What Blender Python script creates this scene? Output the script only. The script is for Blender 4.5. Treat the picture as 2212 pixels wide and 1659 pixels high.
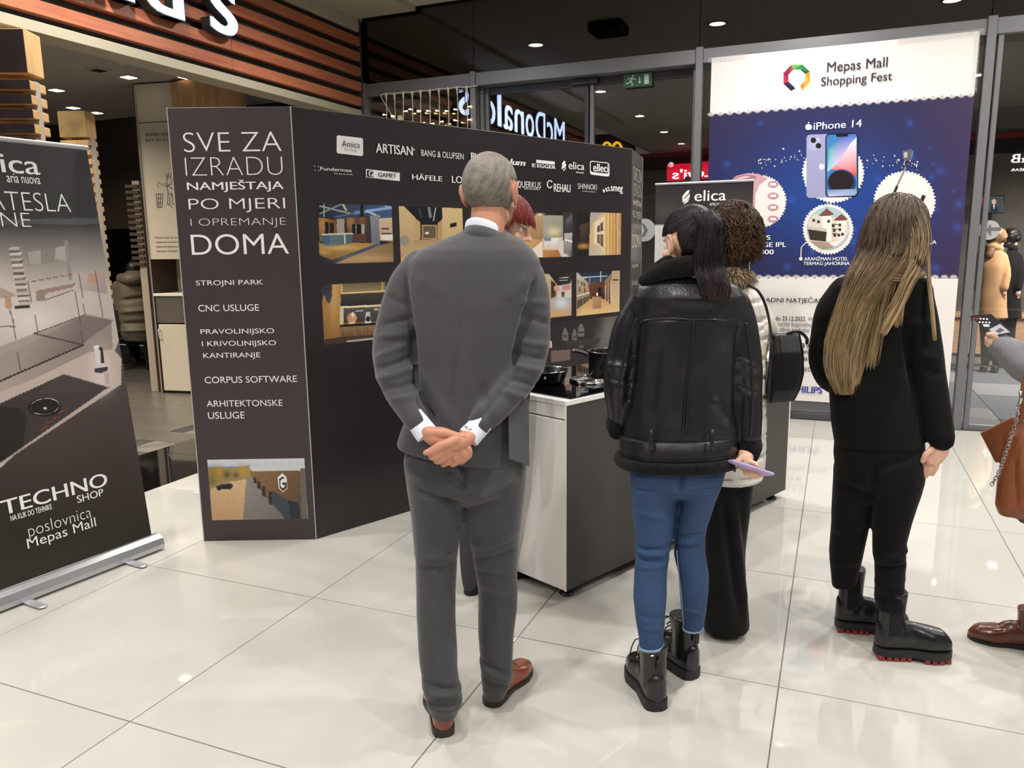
import bpy, math, random
import numpy as np
from mathutils import Vector, Matrix
from mathutils.geometry import tessellate_polygon

for o in list(bpy.data.objects):
    bpy.data.objects.remove(o, do_unlink=True)
COL = bpy.context.scene.collection
SC = bpy.context.scene
rng = np.random.RandomState(7)
random.seed(7)

# ------------------------------------------------------------------ camera
W, H, F = 2212.0, 1659.0, 1680.24
CAM = np.array([0.0, 0.0, 1.555])
PITCH, ROLL, YAW = 0.17575699, -0.01260471, -0.39482546


def cam_axes():
    c, s = math.cos(PITCH), math.sin(PITCH)
    fw, up, rt = np.array([0, c, -s]), np.array([0, s, c]), np.array([1.0, 0, 0])
    cr, sr = math.cos(ROLL), math.sin(ROLL)
    r2, u2 = cr * rt + sr * up, -sr * rt + cr * up
    c, s = math.cos(YAW), math.sin(YAW)
    M = np.array([[c, s, 0], [-s, c, 0], [0, 0, 1]])
    return M @ r2, M @ u2, M @ fw


CR, CU, CF = cam_axes()
cam_data = bpy.data.cameras.new('camera')
cam = bpy.data.objects.new('camera', cam_data)
COL.objects.link(cam)
cam_data.sensor_width = 36.0
cam_data.lens = F / W * 36.0
cam_data.clip_start = 0.05
cam_data.clip_end = 100
mw = Matrix.Identity(4)
for i in range(3):
    mw[i][0], mw[i][1], mw[i][2], mw[i][3] = CR[i], CU[i], -CF[i], CAM[i]
cam.matrix_world = mw
SC.camera = cam

# ------------------------------------------------------------------ world, exposure, ceiling lights
SC.view_settings.view_transform = 'Standard'
SC.view_settings.look = 'None'
SC.view_settings.gamma = 1.0
SC.view_settings.exposure = 0.13
try:
    SC.view_settings.use_curve_mapping = False
except Exception:
    pass
world = bpy.data.worlds.new('world')
SC.world = world
world.use_nodes = True
world.node_tree.nodes['Background'].inputs[0].default_value = (1.0, 0.985, 0.96, 1)
world.node_tree.nodes['Background'].inputs[1].default_value = 0.27

CEIL = 3.9
LAMPS = [(-3.45, 5.45), (-1.35, 5.45), (-3.9, 3.75), (-3.55, 2.6), (-3.55, 0.0), (-3.57, -2.3), (-3.6, -4.45),
         (2.7, 0.0), (1.7, 1.1), (3.4, 2.2), (-0.9, 0.9), (0.9, 5.3), (0.6, 2.9), (-1.5, -0.9), (0.7, -1.4), (3.2, 5.2), (-0.3, 6.3), (1.9, 6.6)]  # last two are added to brighten the poster on the facade
LAMP_W = 32.0


def spot_light(name, x, y, z, power, size=0.15, col=(1.0, 0.975, 0.94), spread=150):
    l = bpy.data.lights.new(name, 'AREA')
    l.shape = 'DISK'
    l.size = size
    l.energy = power
    l.color = col
    l.spread = math.radians(spread)
    o = bpy.data.objects.new(name, l)
    o.location = (x, y, z)
    COL.objects.link(o)
    return o


for i, (x, y) in enumerate(LAMPS):
    spot_light('ceiling_lamp_light', x, y, CEIL - 0.03, LAMP_W)

# ------------------------------------------------------------------ geometry helpers


def lin(c):
    if isinstance(c, str):
        c = tuple(int(c[i:i + 2], 16) for i in (0, 2, 4))
    return tuple(((v / 255.0) / 12.92) if v / 255.0 <= 0.04045 else (((v / 255.0) + 0.055) / 1.055) ** 2.4 for v in c)


def ray(x, y):
    return CF + CR * ((x - W / 2) / F) - CU * ((y - H / 2) / F)


def ground(x, y, z=0.0):
    d = ray(x, y)
    return CAM + d * ((z - CAM[2]) / d[2])


def on_plane(x, y, P, N):
    d = ray(x, y)
    return CAM + d * (((np.asarray(P, float) - CAM) @ N) / (d @ N))


def project(V):
    d = np.asarray(V) - CAM
    w = d @ CF
    return W / 2 + F * (d @ CR) / w, H / 2 - F * (d @ CU) / w


def unit(v):
    v = np.asarray(v, float)
    return v / np.linalg.norm(v)


class Surf:
    """a flat printed or painted surface: origin, right, up; out = normal towards the reader"""
    def __init__(s, P, R, U=(0, 0, 1)):
        s.P = np.asarray(P, float)
        s.R = unit(R)
        s.U = unit(U)
        s.N = unit(np.cross(s.R, s.U))

    def st(s, x, y):
        q = on_plane(x, y, s.P, s.N) - s.P
        return np.array([q @ s.R, q @ s.U])

    def w(s, a, b, off=0.0):
        return s.P + s.R * a + s.U * b + s.N * off


class Acc:
    def __init__(s):
        s.v, s.f, s.n = [], [], 0

    def add(s, v, f):
        v = np.asarray(v, float).reshape(-1, 3)
        s.v.append(v)
        s.f += [tuple(i + s.n for i in q) for q in f]
        s.n += len(v)
        return s

    def get(s):
        return np.concatenate(s.v) if s.v else np.zeros((0, 3)), s.f


def empty(name, loc, label=None, cat=None, group=None, rz=0.0):
    o = bpy.data.objects.new(name, None)
    o.empty_display_size = 0.1
    o.location = tuple(float(v) for v in loc)
    o.rotation_euler = (0, 0, rz)
    COL.objects.link(o)
    return tag(o, label, cat, group)


def tag(o, label=None, cat=None, group=None, kind=None):
    if label: o['label'] = label
    if cat: o['category'] = cat
    if group: o['group'] = group
    if kind: o['kind'] = kind
    return o


def mesh_obj(name, V, Fc, mat, parent=None, smooth=False, colors=None, local=None, sharp=None):
    """world-space vertices; the object's origin goes to the parent's location (or to local)"""
    V = np.asarray(V, float)
    me = bpy.data.meshes.new(name)
    top = parent
    base = np.zeros(3)
    p = parent
    while p is not None:
        base += np.array(p.location)
        p = p.parent
    org = np.array(local, float) if local is not None else (base if parent is not None else np.array([V[:, 0].mean(), V[:, 1].mean(), V[:, 2].min()]))
    me.from_pydata([tuple(v) for v in (V - org)], [], [tuple(int(i) for i in q) for q in Fc])
    me.update()
    if colors is not None:
        ca = me.color_attributes.new('Col', 'FLOAT_COLOR', 'POINT')
        c4 = np.ones((len(V), 4), dtype=np.float32)
        c4[:, :3] = colors
        ca.data.foreach_set('color', c4.ravel())
    if smooth:
        me.polygons.foreach_set('use_smooth', [True] * len(me.polygons))
        if sharp:
            try:
                me.set_sharp_from_angle(angle=math.radians(sharp))
            except Exception:
                pass
    if mat is not None:
        me.materials.append(mat)
    o = bpy.data.objects.new(name, me)
    COL.objects.link(o)
    o.parent = parent
    o.location = tuple(org - base)
    return o


def box(c, s, R=None):
    """box centre c, full size s, axes rows of R"""
    R = np.eye(3) if R is None else np.asarray(R)
    k = np.array([[-1, -1, -1], [1, -1, -1], [1, 1, -1], [-1, 1, -1], [-1, -1, 1], [1, -1, 1], [1, 1, 1], [-1, 1, 1]]) * 0.5
    V = np.asarray(c) + (k * np.asarray(s)) @ R
    return V, [(3, 2, 1, 0), (4, 5, 6, 7), (0, 1, 5, 4), (1, 2, 6, 5), (2, 3, 7, 6), (3, 0, 4, 7)]


def bbox(c, s, b=0.004, R=None):
    """bevelled box"""
    R = np.eye(3) if R is None else np.asarray(R)
    h = np.asarray(s, float) / 2
    b = min(b, h.min() * 0.9)
    P, idx, n = [], {}, 0
    for sx in (-1, 1):
        for sy in (-1, 1):
            for sz in (-1, 1):
                for a in range(3):
                    q = np.array([sx, sy, sz]) * (h - b)
                    q[a] = np.array([sx, sy, sz])[a] * h[a]
                    idx[(sx, sy, sz, a)] = n
                    P.append(q)
                    n += 1
    fs = []
    for a in range(3):
        u, v = (a + 1) % 3, (a + 2) % 3
        for sg in (-1, 1):
            q = []
            for (p, r) in ((-1, -1), (1, -1), (1, 1), (-1, 1)):
                k = [0, 0, 0]; k[a] = sg; k[u] = p; k[v] = r
                q.append(idx[(k[0], k[1], k[2], a)])
            fs.append(tuple(q) if sg > 0 else tuple(q[::-1]))
    for a in range(3):      # edges along axis a
        u, v = (a + 1) % 3, (a + 2) % 3
        for su in (-1, 1):
            for sv in (-1, 1):
                def g(sa, ax):
                    k = [0, 0, 0]; k[a] = sa; k[u] = su; k[v] = sv
                    return idx[(k[0], k[1], k[2], ax)]
                q = (g(-1, u), g(1, u), g(1, v), g(-1, v))
                fs.append(q if su * sv > 0 else q[::-1])
    for sx in (-1, 1):
        for sy in (-1, 1):
            for sz in (-1, 1):
                q = tuple(idx[(sx, sy, sz, a)] for a in range(3))
                fs.append(q if sx * sy * sz > 0 else q[::-1])
    return np.asarray(c) + np.array(P) @ R, fs


def ring(c, a, b, n=28, e=2.0, ph=0.0):
    t = np.linspace(0, 2 * np.pi, n, endpoint=False) + ph
    ct, s_ = np.cos(t), np.sin(t)
    x = np.sign(ct) * np.abs(ct) ** (2.0 / e)
    y = np.sign(s_) * np.abs(s_) ** (2.0 / e)
    return np.asarray(c) + np.outer(x, a) + np.outer(y, b)


def loft(rings, cap=True):
    n = len(rings[0])
    V = np.concatenate(rings)
    fs = []
    for i in range(len(rings) - 1):
        for j in range(n):
            k = (j + 1) % n
            fs.append((i * n + j, i * n + k, (i + 1) * n + k, (i + 1) * n + j))
    if cap:
        m = len(V)
        V = np.concatenate([V, [rings[0].mean(0)], [rings[-1].mean(0)]])
        L = (len(rings) - 1) * n
        for j in range(n):
            k = (j + 1) % n
            fs.append((m, k, j))
            fs.append((m + 1, L + j, L + k))
    return V, fs


def smooth_path(P, rads, k=4):
    """Catmull-Rom through points and radii"""
    P = np.asarray(P, float)
    rads = np.asarray(rads, float)
    if len(P) < 3:
        return P, rads
    Q = np.vstack([2 * P[0] - P[1], P, 2 * P[-1] - P[-2]])
    R = np.concatenate([[rads[0]], rads, [rads[-1]]])
    out, ro = [], []
    for i in range(1, len(Q) - 2):
        for j in range(k):
            t = j / k
            t2, t3 = t * t, t ** 3
            w0, w1, w2, w3 = -.5 * t + t2 - .5 * t3, 1 - 2.5 * t2 + 1.5 * t3, .5 * t + 2 * t2 - 1.5 * t3, -.5 * t2 + .5 * t3
            out.append(w0 * Q[i - 1] + w1 * Q[i] + w2 * Q[i + 1] + w3 * Q[i + 2])
            ro.append(w0 * R[i - 1] + w1 * R[i] + w2 * R[i + 1] + w3 * R[i + 2])
    out.append(P[-1]); ro.append(rads[-1])
    return np.array(out), np.array(ro)


def tube(P, rads, n=12, flat=1.0, up=(0, 0, 1), k=4, round_ends=True):
    """swept tube; flat scales the radius along the 'up' side of the frame"""
    if np.isscalar(rads):
        rads = [rads] * len(P)
    P, rads = smooth_path(P, rads, k)
    T = np.gradient(P, axis=0)
    T /= np.linalg.norm(T, axis=1)[:, None] + 1e-12
    upv = np.asarray(up, float)
    rings = []
    a = np.cross(T[0], upv)
    if np.linalg.norm(a) < 1e-3:
        a = np.cross(T[0], (1, 0.3, 0))
    a = unit(a)
    for i in range(len(P)):
        a = a - T[i] * (a @ T[i])
        a = unit(a)
        b = np.cross(T[i], a)
        r = rads[i]
        if round_ends and i == 0:
            for q in (0.95, 0.6):
                rings.append(ring(P[0] - T[0] * r * q, a * r * math.sqrt(1 - q * q), b * r * flat * math.sqrt(1 - q * q), n))
        rings.append(ring(P[i], a * r, b * r * flat, n))
        if round_ends and i == len(P) - 1:
            for q in (0.6, 0.95):
                rings.append(ring(P[-1] + T[-1] * r * q, a * r * math.sqrt(1 - q * q), b * r * flat * math.sqrt(1 - q * q), n))
    return loft(rings)


def ellipsoid(c, r, R=None, n=16, m=10):
    R = np.eye(3) if R is None else np.asarray(R)
    rings = []
    for i in range(m + 1):
        t = -math.pi / 2 + math.pi * (i + 0.5) / (m + 1)
        rings.append(ring(np.asarray(c) + R[2] * r[2] * math.sin(t), R[0] * r[0] * math.cos(t), R[1] * r[1] * math.cos(t), n))
    return loft(rings)


def prism(pts2, S, off0, off1):
    """polygon (s,t) on a Surf extruded between two offsets"""
    pts2 = np.asarray(pts2, float)
    ar = 0.5 * np.sum(pts2[:, 0] * np.roll(pts2[:, 1], -1) - np.roll(pts2[:, 0], -1) * pts2[:, 1])
    if ar < 0:
        pts2 = pts2[::-1]
    n = len(pts2)
    V = [S.w(a, b, off0) for a, b in pts2] + [S.w(a, b, off1) for a, b in pts2]
    tri = tessellate_polygon([[Vector((a, b, 0)) for a, b in pts2]])
    fs = []
    for t in tri:
        p, q, r = (pts2[i] for i in t)
        if (q[0] - p[0]) * (r[1] - p[1]) - (q[1] - p[1]) * (r[0] - p[0]) < 0:
            t = t[::-1]
        fs.append(tuple(i + n for i in t))
        fs.append(tuple(t[::-1]))
    for i in range(n):
        j = (i + 1) % n
        fs.append((i, j, n + j, n + i))
    return np.array(V), fs


def lathe(c, prof, n=40, closed=False):
    """profile (r,z) around vertical axis at c; closed joins the profile's ends into a hoop"""
    if closed:
        prof = list(prof) + [prof[0]]
    rings = [ring(np.array([c[0], c[1], c[2] + z]), (r, 0, 0), (0, r, 0), n) for r, z in prof]
    return loft(rings, cap=not closed)


def union(acc, voxel=0.008, smooth=2, fac=0.5):
    """weld overlapping closed shapes into one continuous skin"""
    V, Fc = acc.get()
    me = bpy.data.meshes.new('tmp')
    me.from_pydata([tuple(v) for v in V], [], Fc)
    o = bpy.data.objects.new('tmp', me)
    COL.objects.link(o)
    m = o.modifiers.new('r', 'REMESH')
    m.mode = 'VOXEL'
    m.voxel_size = voxel
    if smooth:
        m2 = o.modifiers.new('s', 'SMOOTH')
        m2.iterations = smooth
        m2.factor = fac
    dg = bpy.context.evaluated_depsgraph_get()
    ev = o.evaluated_get(dg)
    m3 = ev.to_mesh()
    n = len(m3.vertices)
    VV = np.empty(n * 3)
    m3.vertices.foreach_get('co', VV)
    NN = np.empty(n * 3)
    m3.vertices.foreach_get('normal', NN)
    FF = [tuple(p.vertices) for p in m3.polygons]
    ev.to_mesh_clear()
    bpy.data.objects.remove(o)
    bpy.data.meshes.remove(me)
    return VV.reshape(-1, 3), FF, NN.reshape(-1, 3)


def creases(V, N, L, ax=None):
    """cloth folds: each (p0, p1, width, height) pushes the skin out (in when negative) along a line;
    with ax the line is laid over the side of the cloth that faces against ax"""
    D = np.zeros(len(V))
    if ax is not None:
        face = np.clip(0.6 - 1.6 * (N @ ax), 0, 1)
        flat = lambda P: P - np.outer(P @ ax, ax) if P.ndim == 2 else P - ax * (P @ ax)
        V2 = flat(V)
    else:
        face, flat, V2 = 1.0, (lambda P: P), V
    for p0, p1, w, h in L:
        p0, p1 = flat(np.asarray(p0)), flat(np.asarray(p1))
        d = p1 - p0
        t = np.clip(((V2 - p0) @ d) / (d @ d), 0, 1)
        q = V2 - (p0 + t[:, None] * d)
        r2 = (q ** 2).sum(1) / (w * w)
        end = np.minimum(1, np.minimum(t, 1 - t) * 4 + 0.25)
        D += h * np.exp(-r2) * end
    return V + N * (D * face)[:, None]


def vnoise(P, scale, seed=0):
    r = np.random.RandomState(seed)
    out = np.zeros(len(P))
    for k in range(6):
        d = r.normal(size=3) * scale * (0.6 + 0.25 * k)
        out += np.sin(P @ d + r.uniform(0, 6.28) + 1.3 * np.sin(P @ (r.normal(size=3) * scale * 0.5) + r.uniform(0, 6)))
    return out / 6.0


# ------------------------------------------------------------------ materials
MATS = {}


def mat(name, color, rough=0.6, metal=0.0, spec=0.5, bump=None, noise=None, emit=None, sheen=0.0, coat=0.0, vcol=False, stretch=None, trans=0.0, alpha=None):
    if name in MATS:
        return MATS[name]
    m = bpy.data.materials.new(name)
    m.use_nodes = True
    nt = m.node_tree
    b = nt.nodes['Principled BSDF']
    c = lin(color)
    b.inputs['Base Color'].default_value = (*c, 1)
    b.inputs['Roughness'].default_value = rough
    b.inputs['Metallic'].default_value = metal
    b.inputs['Specular IOR Level'].default_value = spec
    b.inputs['Sheen Weight'].default_value = sheen
    b.inputs['Coat Weight'].default_value = coat
    b.inputs['Transmission Weight'].default_value = trans
    tc = nt.nodes.new('ShaderNodeTexCoord')
    mp = nt.nodes.new('ShaderNodeMapping')
    nt.links.new(tc.outputs['Object'], mp.inputs[0])
    if stretch:
        mp.inputs['Scale'].default_value = stretch
    if emit:
        b.inputs['Emission Color'].default_value = (*lin(emit[0]), 1)
        b.inputs['Emission Strength'].default_value = emit[1]
    src = None
    if vcol:
        a = nt.nodes.new('ShaderNodeVertexColor')
        a.layer_name = 'Col'
        src = a.outputs[0]
        nt.links.new(src, b.inputs['Base Color'])
    if noise:      # (scale, amount, detail)
        nz = nt.nodes.new('ShaderNodeTexNoise')
        nz.inputs['Scale'].default_value = noise[0]
        nz.inputs['Detail'].default_value = noise[2] if len(noise) > 2 else 4
        nt.links.new(mp.outputs[0], nz.inputs['Vector'])
        mr = nt.nodes.new('ShaderNodeMapRange')
        mr.inputs[1].default_value = 0.3
        mr.inputs[2].default_value = 0.7
        mr.inputs[3].default_value = 1 - noise[1]
        mr.inputs[4].default_value = 1 + noise[1]
        nt.links.new(nz.outputs[0], mr.inputs[0])
        mx = nt.nodes.new('ShaderNodeVectorMath')
        mx.operation = 'SCALE'
        if src is not None:
            nt.links.new(src, mx.inputs[0])
        else:
            mx.inputs[0].default_value = c
        nt.links.new(mr.outputs[0], mx.inputs['Scale'])
        nt.links.new(mx.outputs[0], b.inputs['Base Color'])
    if bump:       # (scale, strength, distance)
        nb = nt.nodes.new('ShaderNodeTexNoise')
        nb.inputs['Scale'].default_value = bump[0]
        nb.inputs['Detail'].default_value = 5
        nt.links.new(mp.outputs[0], nb.inputs['Vector'])
        bp = nt.nodes.new('ShaderNodeBump')
        bp.inputs['Strength'].default_value = bump[1]
        bp.inputs['Distance'].default_value = bump[2] if len(bump) > 2 else 0.01
        nt.links.new(nb.outputs[0], bp.inputs['Height'])
        nt.links.new(bp.outputs[0], b.inputs['Normal'])
    MATS[name] = m
    return m


def wood(name, c1, c2, axis=0, scale=6.0, rough=0.55):
    if name in MATS:
        return MATS[name]
    m = mat(name, c1, rough, bump=(60, 0.15, 0.002))
    nt = m.node_tree
    b = nt.nodes['Principled BSDF']
    tc = nt.nodes.new('ShaderNodeTexCoord')
    mp = nt.nodes.new('ShaderNodeMapping')
    s = [scale * 4] * 3
    s[axis] = scale * 0.25
    mp.inputs['Scale'].default_value = s
    nz = nt.nodes.new('ShaderNodeTexNoise')
    nz.inputs['Scale'].default_value = 1.0
    nz.inputs['Detail'].default_value = 6
    nz.inputs['Distortion'].default_value = 1.2
    cr = nt.nodes.new('ShaderNodeValToRGB')
    cr.color_ramp.elements[0].color = (*lin(c1), 1)
    cr.color_ramp.elements[1].color = (*lin(c2), 1)
    cr.color_ramp.elements[0].position = 0.35
    cr.color_ramp.elements[1].position = 0.68
    nt.links.new(tc.outputs['Object'], mp.inputs[0])
    nt.links.new(mp.outputs[0], nz.inputs[0])
    nt.links.new(nz.outputs[0], cr.inputs[0])
    nt.links.new(cr.outputs[0], b.inputs['Base Color'])
    return m


def glass_mat(name, fac=0.1, tint=(1, 1, 1)):
    m = bpy.data.materials.new(name)
    m.use_nodes = True
    nt = m.node_tree
    nt.nodes.clear()
    out = nt.nodes.new('ShaderNodeOutputMaterial')
    mx = nt.nodes.new('ShaderNodeMixShader')
    tr = nt.nodes.new('ShaderNodeBsdfTransparent')
    tr.inputs[0].default_value = (*tint, 1)
    gl = nt.nodes.new('ShaderNodeBsdfGlossy')
    gl.inputs['Roughness'].default_value = 0.0
    fr = nt.nodes.new('ShaderNodeFresnel')
    fr.inputs[0].default_value = 1.5
    mr = nt.nodes.new('ShaderNodeMapRange')
    mr.inputs[1].default_value = 0.0
    mr.inputs[2].default_value = 1.0
    mr.inputs[3].default_value = fac - 0.04
    mr.inputs[4].default_value = 1.0
    nt.links.new(fr.outputs[0], mr.inputs[0])
    nt.links.new(mr.outputs[0], mx.inputs[0])
    nt.links.new(tr.outputs[0], mx.inputs[1])
    nt.links.new(gl.outputs[0], mx.inputs[2])
    nt.links.new(mx.outputs[0], out.inputs[0])
    return m


# ------------------------------------------------------------------ flat print: lettering, painted pictures, graphics
_font_cache = {}


def glyph_mesh(txt, weight=0.0, shear=0.0):
    key = (txt, weight, shear)
    if key in _font_cache:
        return _font_cache[key]
    cu = bpy.data.curves.new('t', 'FONT')
    cu.body = txt
    cu.size = 1.0
    cu.offset = weight
    cu.shear = shear
    cu.resolution_u = 5
    o = bpy.data.objects.new('t', cu)
    COL.objects.link(o)
    dg = bpy.context.evaluated_depsgraph_get()
    ev = o.evaluated_get(dg)
    me = ev.to_mesh()
    V = np.array([v.co[:] for v in me.vertices])
    Fc = [tuple(p.vertices) for p in me.polygons]
    ev.to_mesh_clear()
    bpy.data.objects.remove(o)
    bpy.data.curves.remove(cu)
    _font_cache[key] = (V, Fc)
    return V, Fc


def letters(S, txt, bl, tr, m, parent, weight=0.0, shear=0.0, off=0.0012, name='lettering', depth=0.0, flip=False, st=False):
    """text whose ink box runs from bl to tr (measured on the photograph, carried onto the surface S; st=True: metres on S)"""
    bold = weight > 0.001
    V, Fc = glyph_mesh(txt, 0.0 if bold else weight, shear)
    if bold:      # heavier strokes: the outline laid down side by side
        n0 = len(V)
        dx = weight * 0.6
        V = np.vstack([V - [dx, 0, 0], V, V + [dx, 0, 0]])
        Fc = [tuple(i + k * n0 for i in f) for k in range(3) for f in Fc]
    a = np.array(bl, float) if st else S.st(*bl)
    b = np.array(tr, float) if st else S.st(*tr)
    lo, hi = V.min(0), V.max(0)
    x = (V[:, 0] - lo[0]) / (hi[0] - lo[0])
    y = (V[:, 1] - lo[1]) / (hi[1] - lo[1])
    if flip:
        x = 1 - x
        Fc = [f[::-1] for f in Fc]
    s = a[0] + x * (b[0] - a[0])
    t = a[1] + y * (b[1] - a[1])
    P = S.P + np.outer(s, S.R) + np.outer(t, S.U) + S.N * off
    if bold:
        P = P + np.outer(np.repeat([0.0, 0.00015, 0.0003], n0), S.N)
    if depth:
        n = len(P)
        P2 = P - S.N * depth
        ed = {}
        for f in Fc:
            for i in range(len(f)):
                e = (f[i], f[(i + 1) % len(f)])
                ed[e] = ed.get(e, 0) + 1
        side = [(e[1], e[0], e[0] + n, e[1] + n) for e in ed if (e[1], e[0]) not in ed]
        Fc = list(Fc) + [tuple(i + n for i in f[::-1]) for f in Fc] + side
        P = np.vstack([P, P2])
    return mesh_obj(name, P, Fc, m, parent)


class Graphic:
    """flat printed shapes stacked in thin layers on a surface"""
    def __init__(s, S, off=0.0008, px=True):
        s.S, s.off, s.v, s.f, s.c, s.n, s.px = S, off, [], [], [], 0, px
        s.lift = 0.00012

    def poly(s, pts, col):
        if s.px:
            P2 = np.array([s.S.st(*p) for p in pts])
        else:
            P2 = np.array(pts, float)
        tri = tessellate_polygon([[Vector((a, b, 0)) for a, b in P2]])
        s.off += s.lift
        V = [s.S.w(a, b, s.off) for a, b in P2]
        cols = [lin(c) for c in col] if isinstance(col, list) else [lin(col)] * len(P2)
        for t in tri:
            p, q, r = (P2[i] for i in t)
            if (q[0] - p[0]) * (r[1] - p[1]) - (q[1] - p[1]) * (r[0] - p[0]) < 0:
                t = t[::-1]
            s.f.append(tuple(i + s.n for i in t))
        s.v += V
        s.c += cols
        s.n += len(V)
        return s

    def disc(s, c, r, col, n=28, ry=None, jit=0.0):
        ry = ry or r
        rr = np.random.RandomState(int(c[0]) % 1000)
        pts = []
        for i in range(n):
            k = 1 + (jit * (1 if i % 2 else -1) * rr.uniform(0.3, 1) if jit else 0)
            pts.append((c[0] + r * k * math.cos(2 * math.pi * i / n), c[1] + ry * k * math.sin(2 * math.pi * i / n)))
        return s.poly(pts, col)

    def line(s, p0, p1, w, col):
        p0, p1 = np.array(p0, float), np.array(p1, float)
        d = unit(p1 - p0)
        n = np.array([-d[1], d[0]]) * w / 2
        return s.poly([p0 + n, p1 + n, p1 - n, p0 - n], col)

    def rrect(s, x0, y0, x1, y1, r, col, slope=0.0, n=5):
        pts = []
        for cx, cy, a0 in ((x1 - r, y0 + r, -90), (x1 - r, y1 - r, 0), (x0 + r, y1 - r, 90), (x0 + r, y0 + r, 180)):
            for i in range(n + 1):
                a = math.radians(a0 + 90 * i / n)
                pts.append((cx + r * math.cos(a), cy + r * math.sin(a) + slope * (cx + r * math.cos(a) - x0)))
        return s.poly(pts, col)

    def build(s, name, m, parent):
        return mesh_obj(name, np.array(s.v), s.f, m, parent, colors=np.array(s.c))


class Paint:
    """a picture printed on a surface: a fine grid of coloured points, painted with shapes"""
    def __init__(s, S, box_px, nx, ny, base, st_box=None):
        s.S = S
        if st_box is None:
            q = np.array([S.st(*p) for p in box_px])
            s0, s1, t0, t1 = q[:, 0].min(), q[:, 0].max(), q[:, 1].min(), q[:, 1].max()
            if len(box_px) == 4:      # TL TR BR BL: average the edges
                s0, s1 = (q[0, 0] + q[3, 0]) / 2, (q[1, 0] + q[2, 0]) / 2
                t1, t0 = (q[0, 1] + q[1, 1]) / 2, (q[2, 1] + q[3, 1]) / 2
        else:
            s0, s1, t0, t1 = st_box
        s.box = (s0, s1, t0, t1)
        s.nx, s.ny = nx, ny
        a, b = np.meshgrid(np.linspace(s0, s1, nx), np.linspace(t0, t1, ny))
        s.a, s.b = a.ravel(), b.ravel()
        s.Pw = S.P + np.outer(s.a, S.R) + np.outer(s.b, S.U)
        s.X, s.Y = project(s.Pw)
        s.u = (s.a - s0) / (s1 - s0)
        s.v = (s.b - t0) / (t1 - t0)
        s.C = np.tile(np.array(lin(base)), (len(s.a), 1))

    def inside(s, pts):
        pts = np.array(pts, float)
        r = np.zeros(len(s.X), bool)
        j = len(pts) - 1
        for i in range(len(pts)):
            xi, yi, xj, yj = pts[i, 0], pts[i, 1], pts[j, 0], pts[j, 1]
            if yi != yj:
                c = ((yi > s.Y) != (yj > s.Y)) & (s.X < (xj - xi) * (s.Y - yi) / (yj - yi) + xi)
                r ^= c
            j = i
        return r

    def poly(s, pts, c0, c1=None, g=None, a=1.0):
        m = s.inside(pts)
        c0 = np.array(lin(c0))
        if c1 is None:
            col = c0
        else:
            (x0, y0), (x1, y1) = g
            d = np.array([x1 - x0, y1 - y0], float)
            t = np.clip(((s.X[m] - x0) * d[0] + (s.Y[m] - y0) * d[1]) / (d @ d), 0, 1)[:, None]
            col = c0 * (1 - t) + np.array(lin(c1)) * t
        s.C[m] = s.C[m] * (1 - a) + col * a
        return s

    def glow(s, c, r, col, a=1.0, ry=None, mask=None):
        ry = ry or r
        k = np.exp(-(((s.X - c[0]) / r) ** 2 + ((s.Y - c[1]) / ry) ** 2)) * a
        if mask is not None:
            k = k * s.inside(mask)
        k = k[:, None]
        s.C = s.C * (1 - k) + np.array(lin(col)) * k
        return s

    def disc(s, c, r, col, a=1.0, ry=None):
        ry = ry or r
        m = ((s.X - c[0]) / r) ** 2 + ((s.Y - c[1]) / ry) ** 2 < 1
        s.C[m] = s.C[m] * (1 - a) + np.array(lin(col)) * a
        return s

    def line(s, p0, p1, w, col, a=1.0):
        p0, p1 = np.array(p0, float), np.array(p1, float)
        d = unit(p1 - p0)
        n = np.array([-d[1], d[0]]) * w / 2
        return s.poly([p0 + n, p1 + n, p1 - n, p0 - n], col, a=a)

    def grain(s, amt, sx=0.5, sy=0.5, seed=0, pts=None):
        r = np.random.RandomState(seed)
        k = np.zeros(len(s.X))
        for i in range(6):
            k += np.sin(s.X * sx * r.uniform(.4, 2) + s.Y * sy * r.uniform(-1.5, 1.5) + r.uniform(0, 6) + 1.5 * np.sin(s.Y * sy * r.uniform(.3, 1.2) + s.X * sx * .3))
        k = 1 + amt * k / 3
        if pts is not None:
            k = np.where(s.inside(pts), k, 1)
        s.C = s.C * np.clip(k, 0.2, 2)[:, None]
        return s

    def build(s, name, m, parent, off=0.0006):
        i = np.arange((s.ny - 1) * (s.nx - 1))
        r, c = i // (s.nx - 1), i % (s.nx - 1)
        a = r * s.nx + c
        Fc = np.stack([a, a + 1, a + 1 + s.nx, a + s.nx], 1)
        return mesh_obj(name, s.Pw + s.S.N * off, Fc.tolist(), m, parent, colors=s.C)


M_PRINT = mat('printed_film', 'ffffff', 0.32, vcol=True, spec=0.4)
M_WHITEINK = mat('white_ink', 'f4f4f2', 0.4)
M_BLACKINK = mat('black_ink', '17161a', 0.45)
M_DARKGREY = mat('dark_grey_metal', '6a6a6a', 0.45, metal=0.0, spec=0.5)
# ================================================================== THE SETTING
FY = 7.25          # facade plane
GY = 7.28          # its glass
DY = 7.42          # glass of the sliding door, set back
FX = -4.65         # face of the restaurant's fascia
TX0, TY0, TS, TT = -3.10781, 1.69302, 0.998566, 1.003133

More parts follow.
